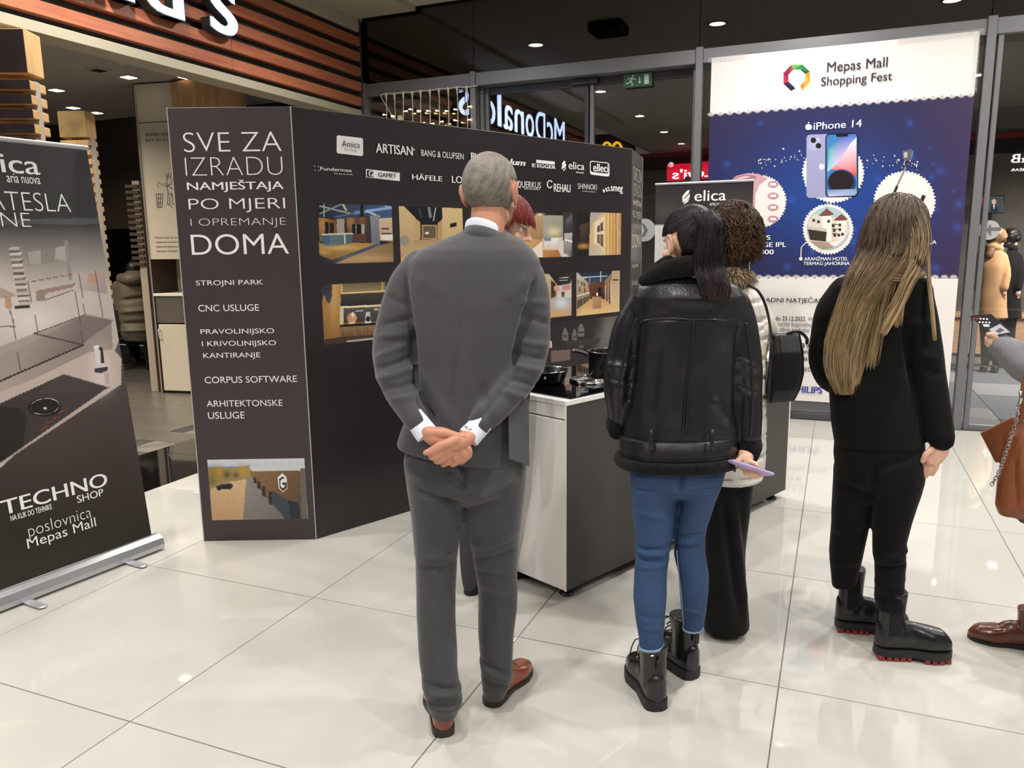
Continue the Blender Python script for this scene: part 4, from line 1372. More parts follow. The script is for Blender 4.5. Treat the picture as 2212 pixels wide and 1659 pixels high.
for px_ in (0.12, 0.62):
    c = b0 - bdir * 0.85 + bdir * (px_ + 0.06)
    mesh_obj('base_foot', *tube([np.array([c[0], c[1], 0.008]) - Rb[1] * 0.1, np.array([c[0], c[1], 0.008]) + Rb[1] * 0.155], 0.022, 14, flat=0.28, k=1), MATS['silver'], rb, smooth=True)
p = Paint(SB, None, 200, 420, '3a383b', st_box=(0, 0.85, 0.0, HB))
X_, Y_ = p.X, p.Y
low = np.array(lin('2c2823')); mid = np.array(lin('584c4c')); top_ = np.array(lin('38373a'))
t = np.clip((Y_ - 800) / 350, 0, 1)[:, None]
p.C = mid * (1 - t) + low * t
up_ = (Y_ < 500); p.C[up_] = top_
# picture: grey sky fading, lit room, worktop, hob
p.poly([(-400, 480), (260, 470), (260, 840), (-400, 1200)], '55555a')
tt = np.clip((Y_ - 485) / 130, 0, 1)[:, None]
m_ = (Y_ > 485) & (Y_ < 1100) & p.inside([(-900, 400), (400, 400), (240, 776), (250, 785), (-10, 1020), (-900, 1700)])
sky = np.array(lin('3a393c')) * (1 - tt) + np.array(lin('c2b8b2')) * tt
p.C[m_] = sky[m_]
p.glow((70, 690), 90, 'f0e8e2', .75, 50); p.glow((150, 640), 70, 'd8ccc4', .5, 30); p.glow((-40, 640), 90, 'e8dcd4', .6, 60)
p.poly([(55, 540), (170, 530), (170, 560), (60, 575)], '8f8a80', a=.5); p.poly([(60, 545), (88, 540), (88, 570), (64, 572)], 'b0a8a2'); p.poly([(120, 535), (145, 530), (145, 565), (118, 560)], 'b4aca6')
p.line((142, 520), (152, 605), 7, '9a928e')
for i in range(22):
    y = 535 + i * 6; x = 22 + i * 1.1
    p.poly([(x - 3, y), (x + 20 + (i % 3) * 2, y - 2), (x + 20, y + 4), (x - 2, y + 5)], ('c8bcb4', '6e6460', 'ddd4cc', '8c807a')[i % 4])
p.poly([(30, 662), (65, 658), (65, 664), (32, 668)], '3a3434')
p.poly([(160, 592), (205, 585), (228, 590), (232, 635), (170, 625)], 'c4b6b0', 'a89a96', ((165, 590), (228, 630))); p.poly([(190, 592), (212, 588), (212, 610), (190, 612)], 'c09a86')
p.poly([(78, 628), (160, 612), (160, 620), (98, 634), (98, 650), (78, 650)], 'a08a80'); p.line((98, 648), (160, 626), 2, '6b5a54')
p.poly([(-60, 625), (0, 620), (40, 640), (-60, 650)], 'b4a49a'); p.line((12, 640), (30, 700), 3, '8a7468'); p.line((0, 705), (34, 705), 2.5, '6b4a3c'); p.poly([(10, 645), (24, 640), (26, 665), (12, 668)], 'c49c7c')
p.poly([(-900, 1040), (-300, 880), (70, 740), (185, 678), (240, 690), (244, 760), (-900, 1500)], 'a8988e', '8d7d76', ((0, 760), (200, 740)), a=.75)
p.poly([(75, 720), (180, 681), (246, 692), (180, 742), (-20, 828), (-400, 960), (-400, 900)], 'a39690', '776b68', ((80, 720), (150, 760)), a=.8)
p.line((72, 720), (180, 745), 3, '4a403e'); p.line((180, 745), (-20, 832), 4, '332c2a'); p.line((-20, 832), (-400, 1000), 6, '332c2a'); p.line((75, 720), (182, 680), 2, '5c504c')
for a, b in (((60, 608), (82, 720)), ((160, 612), (180, 744)), ((28, 700), (45, 803)), ((170, 590), (184, 680)), ((205, 585), (222, 684))):
    p.line(a, b, 1.6, '5a504e')
p.line((60, 610), (158, 592), 1.5, '6a5f5c')
p.poly([(-900, 1300), (-10, 850), (70, 820), (190, 762), (246, 755), (262, 775), (262, 830), (-10, 1010), (-900, 1560)], 'c8b8b0', 'b5a59c', ((100, 800), (80, 980)))
p.glow((215, 800), 22, 'e8dcd6', .8, 40); p.poly([(225, 805), (236, 806), (236, 830), (228, 828)], 'a39288', a=.5)
p.poly([(-12, 877), (138, 808), (236, 837), (226, 842), (22, 985), (-12, 975)], '3c3636', '4a4242', ((0, 960), (150, 830)))
p.poly([(-900, 1270), (-12, 877), (-12, 975), (22, 985), (-900, 1600)], '2b2523'); p.poly([(-12, 880), (40, 880), (58, 900), (50, 960), (22, 985), (-12, 975)], '2a2622', a=.8)
p.poly([(75, 850), (138, 808), (236, 837), (215, 848)], '54494a', a=.6)
p.build('photo_print', M_PRINT, rb)
g = Graphic(SB, 0.0012)


def ell_ring(g, c, rx, ry, w, col, n=36, tilt=0.0):
    for k in range(n):
        a0, a1 = 2 * math.pi * k / n, 2 * math.pi * (k + 1.05) / n
        f = lambda a: (c[0] + rx * math.cos(a), c[1] + ry * math.sin(a) + tilt * rx * math.cos(a))
        g.line(f(a0), f(a1), w, col)


g.disc((95, 880), 36, '2a2524', 36, ry=20); g.lift = 0; ell_ring(g, (96, 878), 31, 17, 1.8, 'e6e2de', tilt=-.08); g.lift = 0.00012; g.disc((97, 882), 4, 'c8c4c0', 12, ry=3)
for x, y in ((125, 893), (135, 888), (92, 925), (85, 930), (100, 915), (115, 905)):
    g.line((x, y), (x + 12, y - 6), 1.2, 'a8543c')
g.poly([(202, 748), (214, 747), (216, 788), (207, 790)], 'dcdada').poly([(214, 748), (221, 752), (225, 784), (218, 786), (217, 757), (213, 754)], '3a3236').poly([(206, 786), (225, 784), (231, 796), (205, 800)], 'd4d0d0').poly([(204, 796), (232, 792), (232, 800), (218, 806), (204, 804)], '4a4244').poly([(202, 748), (207, 746), (214, 747), (213, 751), (203, 752)], 'f4f4f4')
g.build('graphic', M_PRINT, rb)
LB = lambda t, a, b, w=0.0, sh=0: letters(SB, t, a, b, M_WHITEINK, rb, weight=w, shear=sh, off=0.003)
LB('elica', (-60, 368), (80, 337), 0.012); LB('aria nuova', (15, 394), (84, 379), 0.01)
LB('NIKOLATESLA', (-210, 447), (147, 420), -0.018); LB('ONE', (-46, 489), (62, 460), -0.018)
LB('TECHNO', (5, 1114), (228, 1020), 0.02); LB('SHOP', (167, 1087), (221, 1055), 0.01)
LB('NA KLIK DO TEHNIKE', (23, 1126), (110, 1088), 0.02); LB('poslovnica', (64, 1168), (194, 1093), -0.018); LB('Mepas Mall', (61, 1192), (204, 1117), -0.002)

# ================================================================== SECOND ROLL-UP BANNER, BY THE ENTRANCE
q0, q1 = on_plane(1417, 395, (0, 6.62, 0), (0, 1, 0)), on_plane(1628, 393, (0, 6.62, 0), (0, 1, 0))
S2 = Surf((q0[0], 6.62, 0), (1, 0, 0)); w2_ = q1[0] - q0[0]; h2 = (q0[2] + q1[2]) / 2
r2 = empty('roll_up_banner', (q0[0] + w2_ / 2, 6.62, 0), 'dark roll-up banner with white flame logo standing before the glass doors', 'banner')
mesh_obj('fabric', *bbox(S2.w(w2_ / 2, (h2 + 0.08) / 2, -0.003), (w2_, h2 - 0.08, 0.004), 0.001, np.array([S2.R, S2.U, S2.N])), MATS['banner_fabric'], r2)
mesh_obj('top_bar', *tube([S2.w(-0.005, h2, 0), S2.w(w2_ + 0.005, h2, 0)], 0.011, 12, k=1, round_ends=False), MATS['silver'], r2, smooth=True, sharp=40)
mesh_obj('base_cassette', *bbox(S2.w(w2_ / 2, 0.045, -0.01), (w2_ + 0.04, 0.08, 0.14), 0.02, np.array([S2.R, S2.U, S2.N])), m_alu, r2)
p = Paint(S2, None, 110, 280, '353436', st_box=(0, w2_, 0.09, h2 - 0.01))
for c, r, ry in (((1440, 455), 30, 20), ((1590, 440), 40, 14), ((1500, 470), 60, 8)):
    p.glow(c, r, '55534f', .5, ry)
p.poly([(1400, 485), (1640, 485), (1640, 567), (1400, 567)], '8a8080', '968a8a', ((1420, 490), (1620, 560)))
p.poly([(1400, 487), (1480, 487), (1480, 575), (1400, 575)], 'c8c4c0')
p.poly([(1400, 567), (1640, 567), (1640, 640), (1400, 640)], '2a282a'); p.poly([(1400, 640), (1640, 640), (1640, 1100), (1400, 1100)], '232124', '141314', ((1500, 640), (1500, 1000)))
p.build('photo_print', M_PRINT, r2)
g = Graphic(S2, 0.0012)
WI = 'f0f0ee'
g.poly([(1474, 424), (1484, 412), (1490, 410), (1488, 417), (1474, 432)], WI).poly([(1473, 436), (1490, 418), (1490, 426), (1480, 436)], WI).poly([(1474, 432), (1480, 428), (1476, 438)], WI)
g.poly([(1476, 440), (1490, 428), (1486, 436), (1478, 441)], WI)
g.line((1620, 463), (1619, 602), 1.2, WI); g.poly([(1580, 572), (1615, 572), (1614, 586), (1580, 586)], 'd8d8d6')
g.build('graphic', M_PRINT, r2)
letters(S2, 'elica', (1500, 435), (1569, 409), M_WHITEINK, r2, weight=0.012, off=0.003); letters(S2, 'aria nuova', (1533, 444), (1569, 436), M_WHITEINK, r2, weight=0.01, off=0.003)
letters(S2, 'ONE', (1497, 463), (1554, 451), mat('grey_ink', '9a9894', .4), r2, weight=-0.02, off=0.003)
letters(S2, 'LUXA', (1583, 584), (1612, 575), M_BLACKINK, r2, weight=-0.01, off=0.004); letters(S2, 'HOOD PRO', (1578, 596), (1613, 590), M_WHITEINK, r2, weight=0, off=0.003)

# ================================================================== BIG POSTER ON THE GLASS
SP = Surf((0, FY - 0.02, 0), (1, 0, 0))
c0, c1 = SP.st(1538, 127), SP.st(2112, 70)
px0, px1, pz0, pz1 = -1.107, 0.903, 0.17, 3.13
ps = empty('shopping_festival_poster', ((px0 + px1) / 2, FY - 0.03, pz0), 'large white and blue shopping festival poster taped to the glass front', 'poster')
mesh_obj('sheet', *bbox(((px0 + px1) / 2, FY - 0.018, (pz0 + pz1) / 2), (px1 - px0, 0.003, pz1 - pz0), 0.0008), mat('poster_paper', 'e9e3df', 0.35), ps)
p = Paint(SP, None, 260, 380, 'e9e3df', st_box=(px0, px1, pz0, pz1))
blue = [(1400, 256), (1536, 246), (2120, 203), (2200, 203), (2200, 601), (1400, 597)]
m_ = p.inside(blue)
t = np.exp(-(((p.X - 1800) / 210) ** 2 + ((p.Y - 430) / 130) ** 2))[:, None]
col = np.array(lin('2e2a4a')) * (1 - t) + np.array(lin('24458e')) * t
e2 = np.clip((p.X - 1950) / 200, 0, 1)[:, None]
col = col * (1 - e2 * .7) + np.array(lin('4a3a58')) * e2 * .7
p.C[m_] = col[m_]
for k in range(40):
    rr = np.random.RandomState(k)
    p.glow((rr.uniform(1545, 2090), rr.uniform(260, 590)), rr.uniform(3, 9), '3b62c8', .35, mask=blue)
m2_ = p.inside([(1400, 601), (2200, 606), (2200, 1000), (1400, 1000)])
p.build('photo_print', M_PRINT, ps)
g = Graphic(SP, 0.0012)
SN = 'e9e3df'
# fringe of fir needles along both borders
g.lift = 0.0
for k in range(30):
    x = 1536 + k * 20; y = 247 - (x - 1536) * 0.0745
    if x > 2105: break
    for j in range(9):
        a = math.radians(20 + j * 17.5)
        g.line((x, y - 3), (x + 9 * math.cos(a), y - 3 + 8 * math.sin(a)), 0.9, SN)
for k in range(28):
    x = 1560 + k * 20; y = 599
    if x > 2070: break
    for j in range(9):
        a = math.radians(200 + j * 17.5)
        g.line((x, y + 2), (x + 9 * math.cos(a), y + 2 + 8 * math.sin(a)), 0.9, SN)
# octagon emblem
g.lift = 0.00007
cx_, cy_, R1, R2 = 1721, 168, 31, 19.5
ocol = ['2f7a44', '1e5a34', 'd88a2c', 'e0a03c', 'c07830', '2c2038', 'd0d4dc', '22203a', 'b02850', '8a1f40', 'a83050', '3f9a4a']
pt = lambda r, k: (cx_ + r * math.cos(math.radians(22.5 + 45 * k)), cy_ + r * 0.98 * math.sin(math.radians(22.5 + 45 * k)) - 0.05 * r * math.cos(math.radians(22.5 + 45 * k)))
seq = ['e0a03c', 'e9e2ea', '22203a', 'c02850', '8a1f40', '5fae4a', '2f7a44', 'd88a2c']
seq2 = ['d07a28', '22203a', '3a2040', '8a1f40', 'b03050', '2f8a44', '1e5a34', 'e8a84c']
for k in range(8):
    g.poly([pt(R1, k), pt(R1, k + 1), pt(R2, k)], seq[k]); g.poly([pt(R2, k), pt(R1, k + 1), pt(R2, k + 1)], seq2[k])
g.poly([(1712, 184), (1728, 186), (1722, 196)], 'e9e2dd')
# three fuzzy medallions
for (x, y, r) in ((1642, 435, 56), (1800, 372, 66), (1954, 436, 66)):
    g.disc((x, y), r, SN, 110, jit=0.05)
g.disc((1789, 495), 54, SN, 100, jit=0.05)
# phones
g.rrect(1742, 291, 1801, 428, 8, '9b9cc0', slope=-0.03); g.rrect(1746, 297, 1772, 325, 6, 'a9aacb', slope=-0.03); g.disc((1757, 303), 6, '1e1e26').disc((1768, 315), 6, '1e1e26').disc((1767, 301), 1.6, 'd8d8d8')
g.disc((1775, 360), 6, 'd6d4e4', ry=7)
g.rrect(1783, 289, 1854, 427, 9, '17161c', slope=-0.03)
g.rrect(1785.5, 291.5, 1851.5, 424.5, 7, '3f7ab8', slope=-0.03)
g.poly([(1787, 365), (1800, 350), (1850, 296), (1850, 380), (1838, 384), (1820, 370), (1800, 366)], ['e87060', 'e8b0c0', 'd8e0f0', 'd04a34', 'e06a50', 'd84a38', 'e88a80'])
g.poly([(1787, 372), (1810, 352), (1850, 290), (1820, 292), (1790, 320)], ['7ad0d0', 'd0c0e0', '4a70c8', '3a5ab0', '3aa0a0'])
g.disc((1818, 395), 31, '2a3a68', ry=29); g.disc((1817, 392), 27, '231c20', ry=23); g.poly([(1787, 410), (1851, 408), (1851, 418), (1845, 422), (1790, 425)], ['6a8ab8', '7a9ac8', '8a9ac0', 'b0bcd8', 'b8c0dc'])
g.rrect(1806, 290, 1832, 296, 3, '17161c', slope=-0.03)
# stars
g.lift = 0.0
rr = np.random.RandomState(5)
for k in range(70):
    if k % 2: x = rr.uniform(1625, 1738); y = 352 - 0.12 * (x - 1620) + rr.normal() * 9
    else: x = rr.uniform(1862, 1985); y = 342 + 0.12 * (x - 1862) + rr.normal() * 9
    s_ = rr.choice([1.0, 1.3, 3.0])
    if s_ < 2: g.disc((x, y), s_, SN, 6)
    else: g.poly([(x, y - s_), (x + .7, y - .7), (x + s_, y), (x + .7, y + .7), (x, y + s_), (x - .7, y + .7), (x - s_, y), (x - .7, y - .7)], SN)
# hair removal device and its heads
g.lift = 0.00007
PK, PK2, PK3 = 'caa0a8', 'a87880', 'e0c4c8'
g.poly([(1578, 391), (1590, 380), (1615, 374), (1640, 376), (1658, 386), (1640, 400), (1632, 420), (1630, 470), (1626, 490), (1616, 470), (1618, 420), (1612, 396), (1590, 390)], PK)
g.poly([(1578, 391), (1590, 382), (1612, 377), (1634, 380), (1632, 388), (1600, 392)], PK2); g.poly([(1586, 386), (1612, 380), (1622, 382), (1600, 387)], PK3)
for y in (398, 423, 448, 473):
    g.disc((1670, y), 12, PK, ry=7.5); g.disc((1671, y), 9, PK2, ry=5.5); g.poly([(1664, y - 3), (1677, y - 3), (1677, y + 3), (1664, y + 3)], 'f0e8ea')
# selfie stick
g.line((1936, 405), (1958, 358), 4, '8a8890').line((1926, 430), (1938, 402), 5.5, '2c2a30').line((1958, 362), (1962, 340), 3, '2a2a30').poly([(1949, 326), (1970, 322), (1972, 338), (1962, 348), (1950, 344)], '5c5c62').poly([(1952, 330), (1960, 328), (1960, 340), (1953, 341)], 'b0b0b4').line((1972, 326), (1968, 345), 2, '4a90b8').line((1990, 436), (1996, 422), 8, '2c2a30')
# hotel picture
g.disc((1789, 493), 46, 'a9c0c8', 40)
g.poly([(1745, 480), (1760, 462), (1790, 470), (1830, 470), (1834, 500), (1815, 528), (1780, 538), (1750, 520)], 'd9cdc4')
g.poly([(1768, 466), (1786, 450), (1802, 463), (1786, 468)], '7a4a40').poly([(1800, 476), (1818, 462), (1832, 474), (1818, 478)], '7a4a40').line((1786, 452), (1786, 446), 1.5, '8a3a30')
g.poly([(1776, 467), (1796, 466), (1796, 520), (1778, 520)], 'f0e8e0').poly([(1808, 477), (1828, 476), (1824, 515), (1808, 518)], 'ece2da')
g.poly([(1744, 490), (1786, 500), (1784, 522), (1750, 518)], '3a322c').poly([(1744, 488), (1786, 494), (1786, 501), (1744, 495)], 'c8bcb4')
for x, y in ((1758, 476), (1768, 479), (1800, 488), (1802, 498), (1814, 486), (1814, 496), (1820, 506), (1790, 478), (1803, 508), (1812, 508)):
    g.poly([(x - 3, y - 3), (x + 3, y - 3), (x + 3, y + 3), (x - 3, y + 3)], '4a3830')
for y in (484, 494, 504):
    g.line((1797, y), (1810, y + 1), 1.6, '6a544a')
g.poly([(1752, 520), (1790, 524), (1800, 535), (1775, 538)], 'a89080').poly([(1790, 525), (1826, 515), (1805, 533)], 'e8e4e0')
g.line((1742, 523), (1731, 534), 2, SN).line((1731, 534), (1730, 556), 2, SN).disc((1730, 559), 4, SN, 14)
g.poly([(1651, 866), (1652, 866), (1652, 867)], SN)
g.build('graphic', M_PRINT, ps)
LP = lambda t, a, b, w=0.0, m=None, sh=0: letters(SP, t, a, b, m or mat('plum_ink', '2a1c2c', .4), ps, weight=w, shear=sh, off=0.009)
LW = lambda t, a, b, w=0.0: letters(SP, t, a, b, M_WHITEINK, ps, weight=w, off=0.009)
LP('Mepas Mall', (1786, 163), (1918, 123), 0.008); LP('Shopping Fest', (1773, 192), (1928, 154), 0.012)
LW('iPhone 14', (1757, 281), (1862, 258), 0.012); g2 = Graphic(SP, 0.009); g2.disc((1745, 275), 5.5, SN, 14, ry=6.5).disc((1749, 275), 5, SN, 14, ry=6).disc((1747, 265.5), 1.8, SN, 8); g2.build('graphic', M_PRINT, ps)
LW('PHILIPS', (1598, 519), (1665, 508), 0.03); LW('LUMEA PRESTIGE IPL', (1532, 535), (1699, 523), 0.03); LW('SERIE 9000', (1580, 550), (1672, 539), 0.03)
LW('ARANŽMAN HOTEL', (1737, 563), (1832, 553), 0.018); LW('TERMAG JAHORINA', (1735, 575), (1836, 565), 0.018)
LW('SELFIE STICK', (1914, 515), (1990, 506), 0.03); LW('AQUA', (1985, 529), (2023, 519), 0.03)
LP('NAGRADNI NATJEČAJ', (1610, 655), (1772, 641), 0.012, M_BLACKINK)
m_gi = mat('soft_grey_ink', '5a5658', .5)
LP('do 23.12.2022.', (1675, 692), (1742, 684), 0.02, M_BLACKINK); LP('sudjelujte', (1746, 694), (1800, 684), 0, m_gi)
LP('Ostvarite kupovinu u', (1662, 707), (1762, 696), 0, m_gi); LP('potrebne podatke i', (1665, 719), (1754, 708), 0, m_gi)
LP('vrijednost je 99', (1668, 752), (1755, 742), 0.02, M_BLACKINK); LP('nagradni fond', (1680, 765), (1752, 754), 0.02, M_BLACKINK); LP('bodova na', (1690, 777), (1745, 768), 0.02, M_BLACKINK)
LP('Mepas Market, Philips', (1660, 802), (1800, 792), 0, m_gi)
LP('PHILIPS', (1712, 847), (1777, 836), 0.05, mat('logo_blue', '2c3a9c', .4))
# crumpled clear tape along the top and right edges
m_tape = mat('clear_tape', 'dcdcdc', 0.08, spec=1.0, alpha=1)
b_ = m_tape.node_tree.nodes['Principled BSDF']; b_.inputs['Alpha'].default_value = 0.25
for (xa, ya, xb, yb) in ((1530, 131, 1610, 122), (1940, 90, 2125, 68), (2112, 75, 2104, 200)):
    k = 26; Vt = []
    for i in range(k):
        t = i / (k - 1)
        for sg in (-1, 1):
            q = SP.st(xa + (xb - xa) * t, ya + (yb - ya) * t)
            if abs(xb - xa) > abs(yb - ya): Vt.append(SP.w(q[0], q[1] + sg * 0.022, 0.008 + 0.01 * math.sin(i * 2.1 + sg)))
            else: Vt.append(SP.w(q[0] + sg * 0.018, q[1], 0.008 + 0.01 * math.sin(i * 2.1 + sg)))
    mesh_obj('tape', np.array(Vt), [(2 * i, 2 * i + 1, 2 * i + 3, 2 * i + 2) for i in range(k - 1)], m_tape, ps)

# ================================================================== KITCHEN ISLAND
I0 = np.array([-1.027, 3.049, 0]); IL = unit([0.400, 0.9165, 0]); IS = np.array([-IL[1], IL[0], 0])
ILEN, IDEP, IT = 2.03, 0.60, 0.91
RI = np.array([IL, IS, [0, 0, 1]])


def ibox(name, l0, l1, s0, s1, z0, z1, m, par, b=0.003):
    c = I0 + IL * (l0 + l1) / 2 + IS * (s0 + s1) / 2 + np.array([0, 0, (z0 + z1) / 2])
    return mesh_obj(name, *bbox(c, (l1 - l0, s1 - s0, z1 - z0), b, RI), m, par)


isl = empty('kitchen_island', I0 + IL * ILEN / 2 + IS * IDEP / 2, 'kitchen island with white end panel and dark grey long side on black feet', 'cabinet')
m_iw = mat('white_lacquer', 'f2eee8', 0.28); m_ig = mat('anthracite_front', '3c3b39', 0.38, spec=0.4)
ibox('carcass', 0.02, ILEN - 0.02, 0.02, IDEP - 0.02, 0.06, 0.87, m_ig, isl)
ibox('end_panel', 0.0, 0.019, 0.003, IDEP, 0.055, 0.822, m_iw, isl, 0.002)
ibox('drawer_front', 0.0, 0.019, 0.003, IDEP, 0.828, 0.885, m_iw, isl, 0.002)
ibox('end_panel', ILEN - 0.019, ILEN, 0.003, IDEP, 0.055, 0.885, m_iw, isl, 0.002)
ibox('long_panel', 0.004, ILEN - 0.02, -0.0, 0.018, 0.055, 0.892, m_ig, isl, 0.001)
ibox('edge_strip', -0.001, 0.004, -0.002, 0.006, 0.052, 0.90, m_iw, isl, 0.001)
for l in (0.07, ILEN - 0.08, 1.0):
    for s_ in (0.06, IDEP - 0.07):
        c = I0 + IL * l + IS * s_
        mesh_obj('foot', *lathe((c[0], c[1], 0), [(0.03, 0), (0.032, 0.006), (0.028, 0.012), (0.018, 0.02), (0.018, 0.065)], 18), MATS['black_plastic'], isl, smooth=True, sharp=40)
wt = empty('white_worktop', I0 + IL * ILEN / 2 + IS * IDEP / 2 + np.array([0, 0, 0.887]), 'white worktop slab lying on the kitchen island', 'worktop')
ibox('slab', -0.004, ILEN + 0.004, -0.004, IDEP + 0.004, 0.887, IT, mat('white_worktop_laminate', 'efece6', 0.2), wt, 0.002)
hob = empty('induction_hob', I0 + IL * 0.55 + IS * 0.3 + np.array([0, 0, IT]), 'black glass induction hob with round extractor grille set in the worktop', 'hob')
m_hob = mat('black_ceramic_glass', '060607', 0.03, spec=0.6)
ibox('glass_top', 0.035, 0.96, 0.002, 0.592, IT, IT + 0.006, m_hob, hob, 0.002)
vc_ = ground(1277, 821, IT + 0.012)
rgs = [(0.045, .008), (0.082, .008), (0.094, .016), (0.100, .013), (0.104, 0.006), (0.104, 0.0)]
mesh_obj('grille_ring', *lathe((vc_[0], vc_[1], IT + 0.006), [(0.104, 0), (0.104, 0.006), (0.100, .013), (0.094, .016), (0.088, .013), (0.088, 0)], 48, closed=True), mat('chrome', 'c8c8cc', 0.12, metal=1.0), hob, smooth=True, sharp=35)
mesh_obj('grille_well', *lathe((vc_[0], vc_[1], IT + 0.0062), [(0.088, 0.0), (0.088, 0.002)], 40), m_black, hob)
bl = Acc()
for k in range(22):
    a = 2 * math.pi * k / 22
    P_ = [np.array([vc_[0], vc_[1], IT + 0.014]) + np.array([math.cos(a + .5 * t) * (.018 + .072 * t), math.sin(a + .5 * t) * (.018 + .072 * t), 0]) for t in (0, .33, .66, 1)]
    bl.add(*tube(P_, 0.0028, 6, k=1))
mesh_obj('grille_blades', *bl.get(), MATS['chrome'], hob, smooth=True)

# pan
pc = ground(1177, 801, 0.972)
pan = empty('frying_pan', (pc[0], pc[1], IT + 0.006), 'black frying pan on the hob beside the suited man', 'pan')
m_pan = mat('black_enamel', '0d0d0e', 0.22, spec=0.6, coat=0.3)
mesh_obj('bowl', *lathe((pc[0], pc[1], IT + 0.006), [(0.0001, 0.0), (0.078, 0.0), (0.092, 0.012), (0.108, 0.056), (0.112, 0.060), (0.109, 0.062), (0.104, 0.056), (0.088, 0.016), (0.074, 0.006), (0.0001, 0.006)], 48), m_pan, pan, smooth=True, sharp=50)
mesh_obj('rim', *lathe((pc[0], pc[1], IT + 0.066), [(0.108, 0), (0.113, 0.001), (0.1125, 0.004), (0.108, 0.004)], 48, closed=True), MATS['chrome'], pan, smooth=True)
hd = unit([-0.75, -0.62, 0])
mesh_obj('handle', *tube([pc * [1, 1, 0] + np.array([0, 0, IT + .052]) + hd * .105, pc * [1, 1, 0] + np.array([0, 0, IT + .075]) + hd * .16, pc * [1, 1, 0] + np.array([0, 0, IT + .08]) + hd * .29], [.010, .013, .015], 10, flat=.6), MATS['black_plastic'], pan, smooth=True)
rv = unit([0.35, -0.93, 0]); q = pc * [1, 1, 0] + np.array([0, 0, IT + 0.045]) + rv * .104
mesh_obj('rivet', *bbox(q, (0.012, 0.006, 0.014), 0.003, np.array([np.cross([0, 0, 1], rv), rv, [0, 0, 1]])), MATS['chrome'], pan)
# pot
qc = ground(1316, 758, 1.045)
pot = empty('cooking_pot', (qc[0], qc[1], IT + 0.006), 'deep black cooking pot with long side handle on the hob', 'pot')
mesh_obj('body', *lathe((qc[0], qc[1], IT + 0.006), [(0.0001, 0), (0.096, 0), (0.1, 0.006), (0.101, 0.128), (0.104, 0.131), (0.098, 0.131), (0.095, 0.125), (0.094, 0.008), (0.0001, 0.008)], 48), m_pan, pot, smooth=True, sharp=50)
mesh_obj('rim', *lathe((qc[0], qc[1], IT + 0.133), [(0.099, 0), (0.106, 0.001), (0.105, 0.005), (0.099, 0.004)], 48, closed=True), MATS['chrome'], pot, smooth=True)
z1 = IT + 0.11
h0 = ground(1270, 766, z1); h1 = ground(1239, 757, z1 + 0.02)
for sg in (-1, 1):
    dd = unit((h1 - h0) * [1, 1, 0]); nn = np.array([-dd[1], dd[0], 0]) * 0.016 * sg
    mesh_obj('handle', *tube([h0 + nn * .6, (h0 + h1) / 2 + nn + np.array([0, 0, .004]), h1 + nn], [.006, .0075, .008], 8), MATS['black_plastic'], pot, smooth=True)
mesh_obj('handle_grip', *tube([h1 - nn * 1.1, h1 + nn * 1.1], .0085, 8, k=1), MATS['chrome'], pot, smooth=True)
mesh_obj('bracket', *bbox(h0 + np.array([0, 0, -0.004]), (0.03, 0.03, 0.02), 0.004), MATS['chrome'], pot)
# ================================================================== PEOPLE
class Fig:
    """a person standing where the floor meets (px, py); p() places a point seen at (x, y) at depth d beyond the figure's plane"""
    def __init__(s, base):
        s.B = np.array([base[0], base[1], 0.0])
        n = unit([s.B[0], s.B[1], 0])
        s.n, s.r = n, np.array([n[1], -n[0], 0.0])
        s.dist = float(np.hypot(*s.B[:2]))

    def p(s, x, y, d=0.0):
        return on_plane(x, y, s.B + s.n * d, s.n)

    def m(s, d=0.0):
        return (s.dist + d) / F * 1.0

    def sec(s, xl, xr, y, d=0.0, t=0.1, e=2.2, yr=None, n=36, yaw=0.0):
        a, b = s.p(xl, y, d), s.p(xr, yr if yr is not None else y, d)
        c, h = (a + b) / 2, (b - a) / 2
        nn = s.n * t
        if yaw:
            c_, s_ = math.cos(yaw), math.sin(yaw)
            hl = np.linalg.norm(h)
            h, nn = h * c_ + s.n * hl * s_, s.n * t * c_ - unit(h) * t * s_
        return ring(c, h, nn, n, e)

    def loft(s, secs, n=36, e=2.2):
        secs = [q if isinstance(q, dict) else dict(zip(('xl', 'xr', 'y', 'd', 't'), q)) for q in secs]
        return loft([s.sec(n=n, **{**dict(e=e), **q}) for q in secs])

    def tube(s, pts, n=16, flat=1.0, up=None, k=4, round_ends=True):
        P_ = [s.p(q[0], q[1], q[2]) for q in pts]
        R_ = [q[3] * s.m(q[2]) for q in pts]
        return tube(P_, R_, n, flat, s.n if up is None else up, k, round_ends)

    def tilt(s, R_, up):
        """lift the near side of a ring"""
        c = R_.mean(0); k = (R_ - c) @ -s.n
        R_ = R_.copy(); R_[:, 2] += up * k / max(1e-6, np.abs(k).max())
        return R_

    def cr(s, L):
        """fold list: ((x0,y0,d0),(x1,y1,d1),width_px,height_px)"""
        return [(s.p(*a), s.p(*b), w * s.m(), h * s.m()) for a, b, w, h in L]


def skin_mat(name, c):
    m = mat(name, c, 0.48, spec=0.4, noise=(38, 0.05, 3), bump=(420, 0.08, 0.001))
    m.node_tree.nodes['Principled BSDF'].inputs['Subsurface Weight'].default_value = 0.12
    m.node_tree.nodes['Principled BSDF'].inputs['Subsurface Radius'].default_value = (0.012, 0.004, 0.002)
    return m


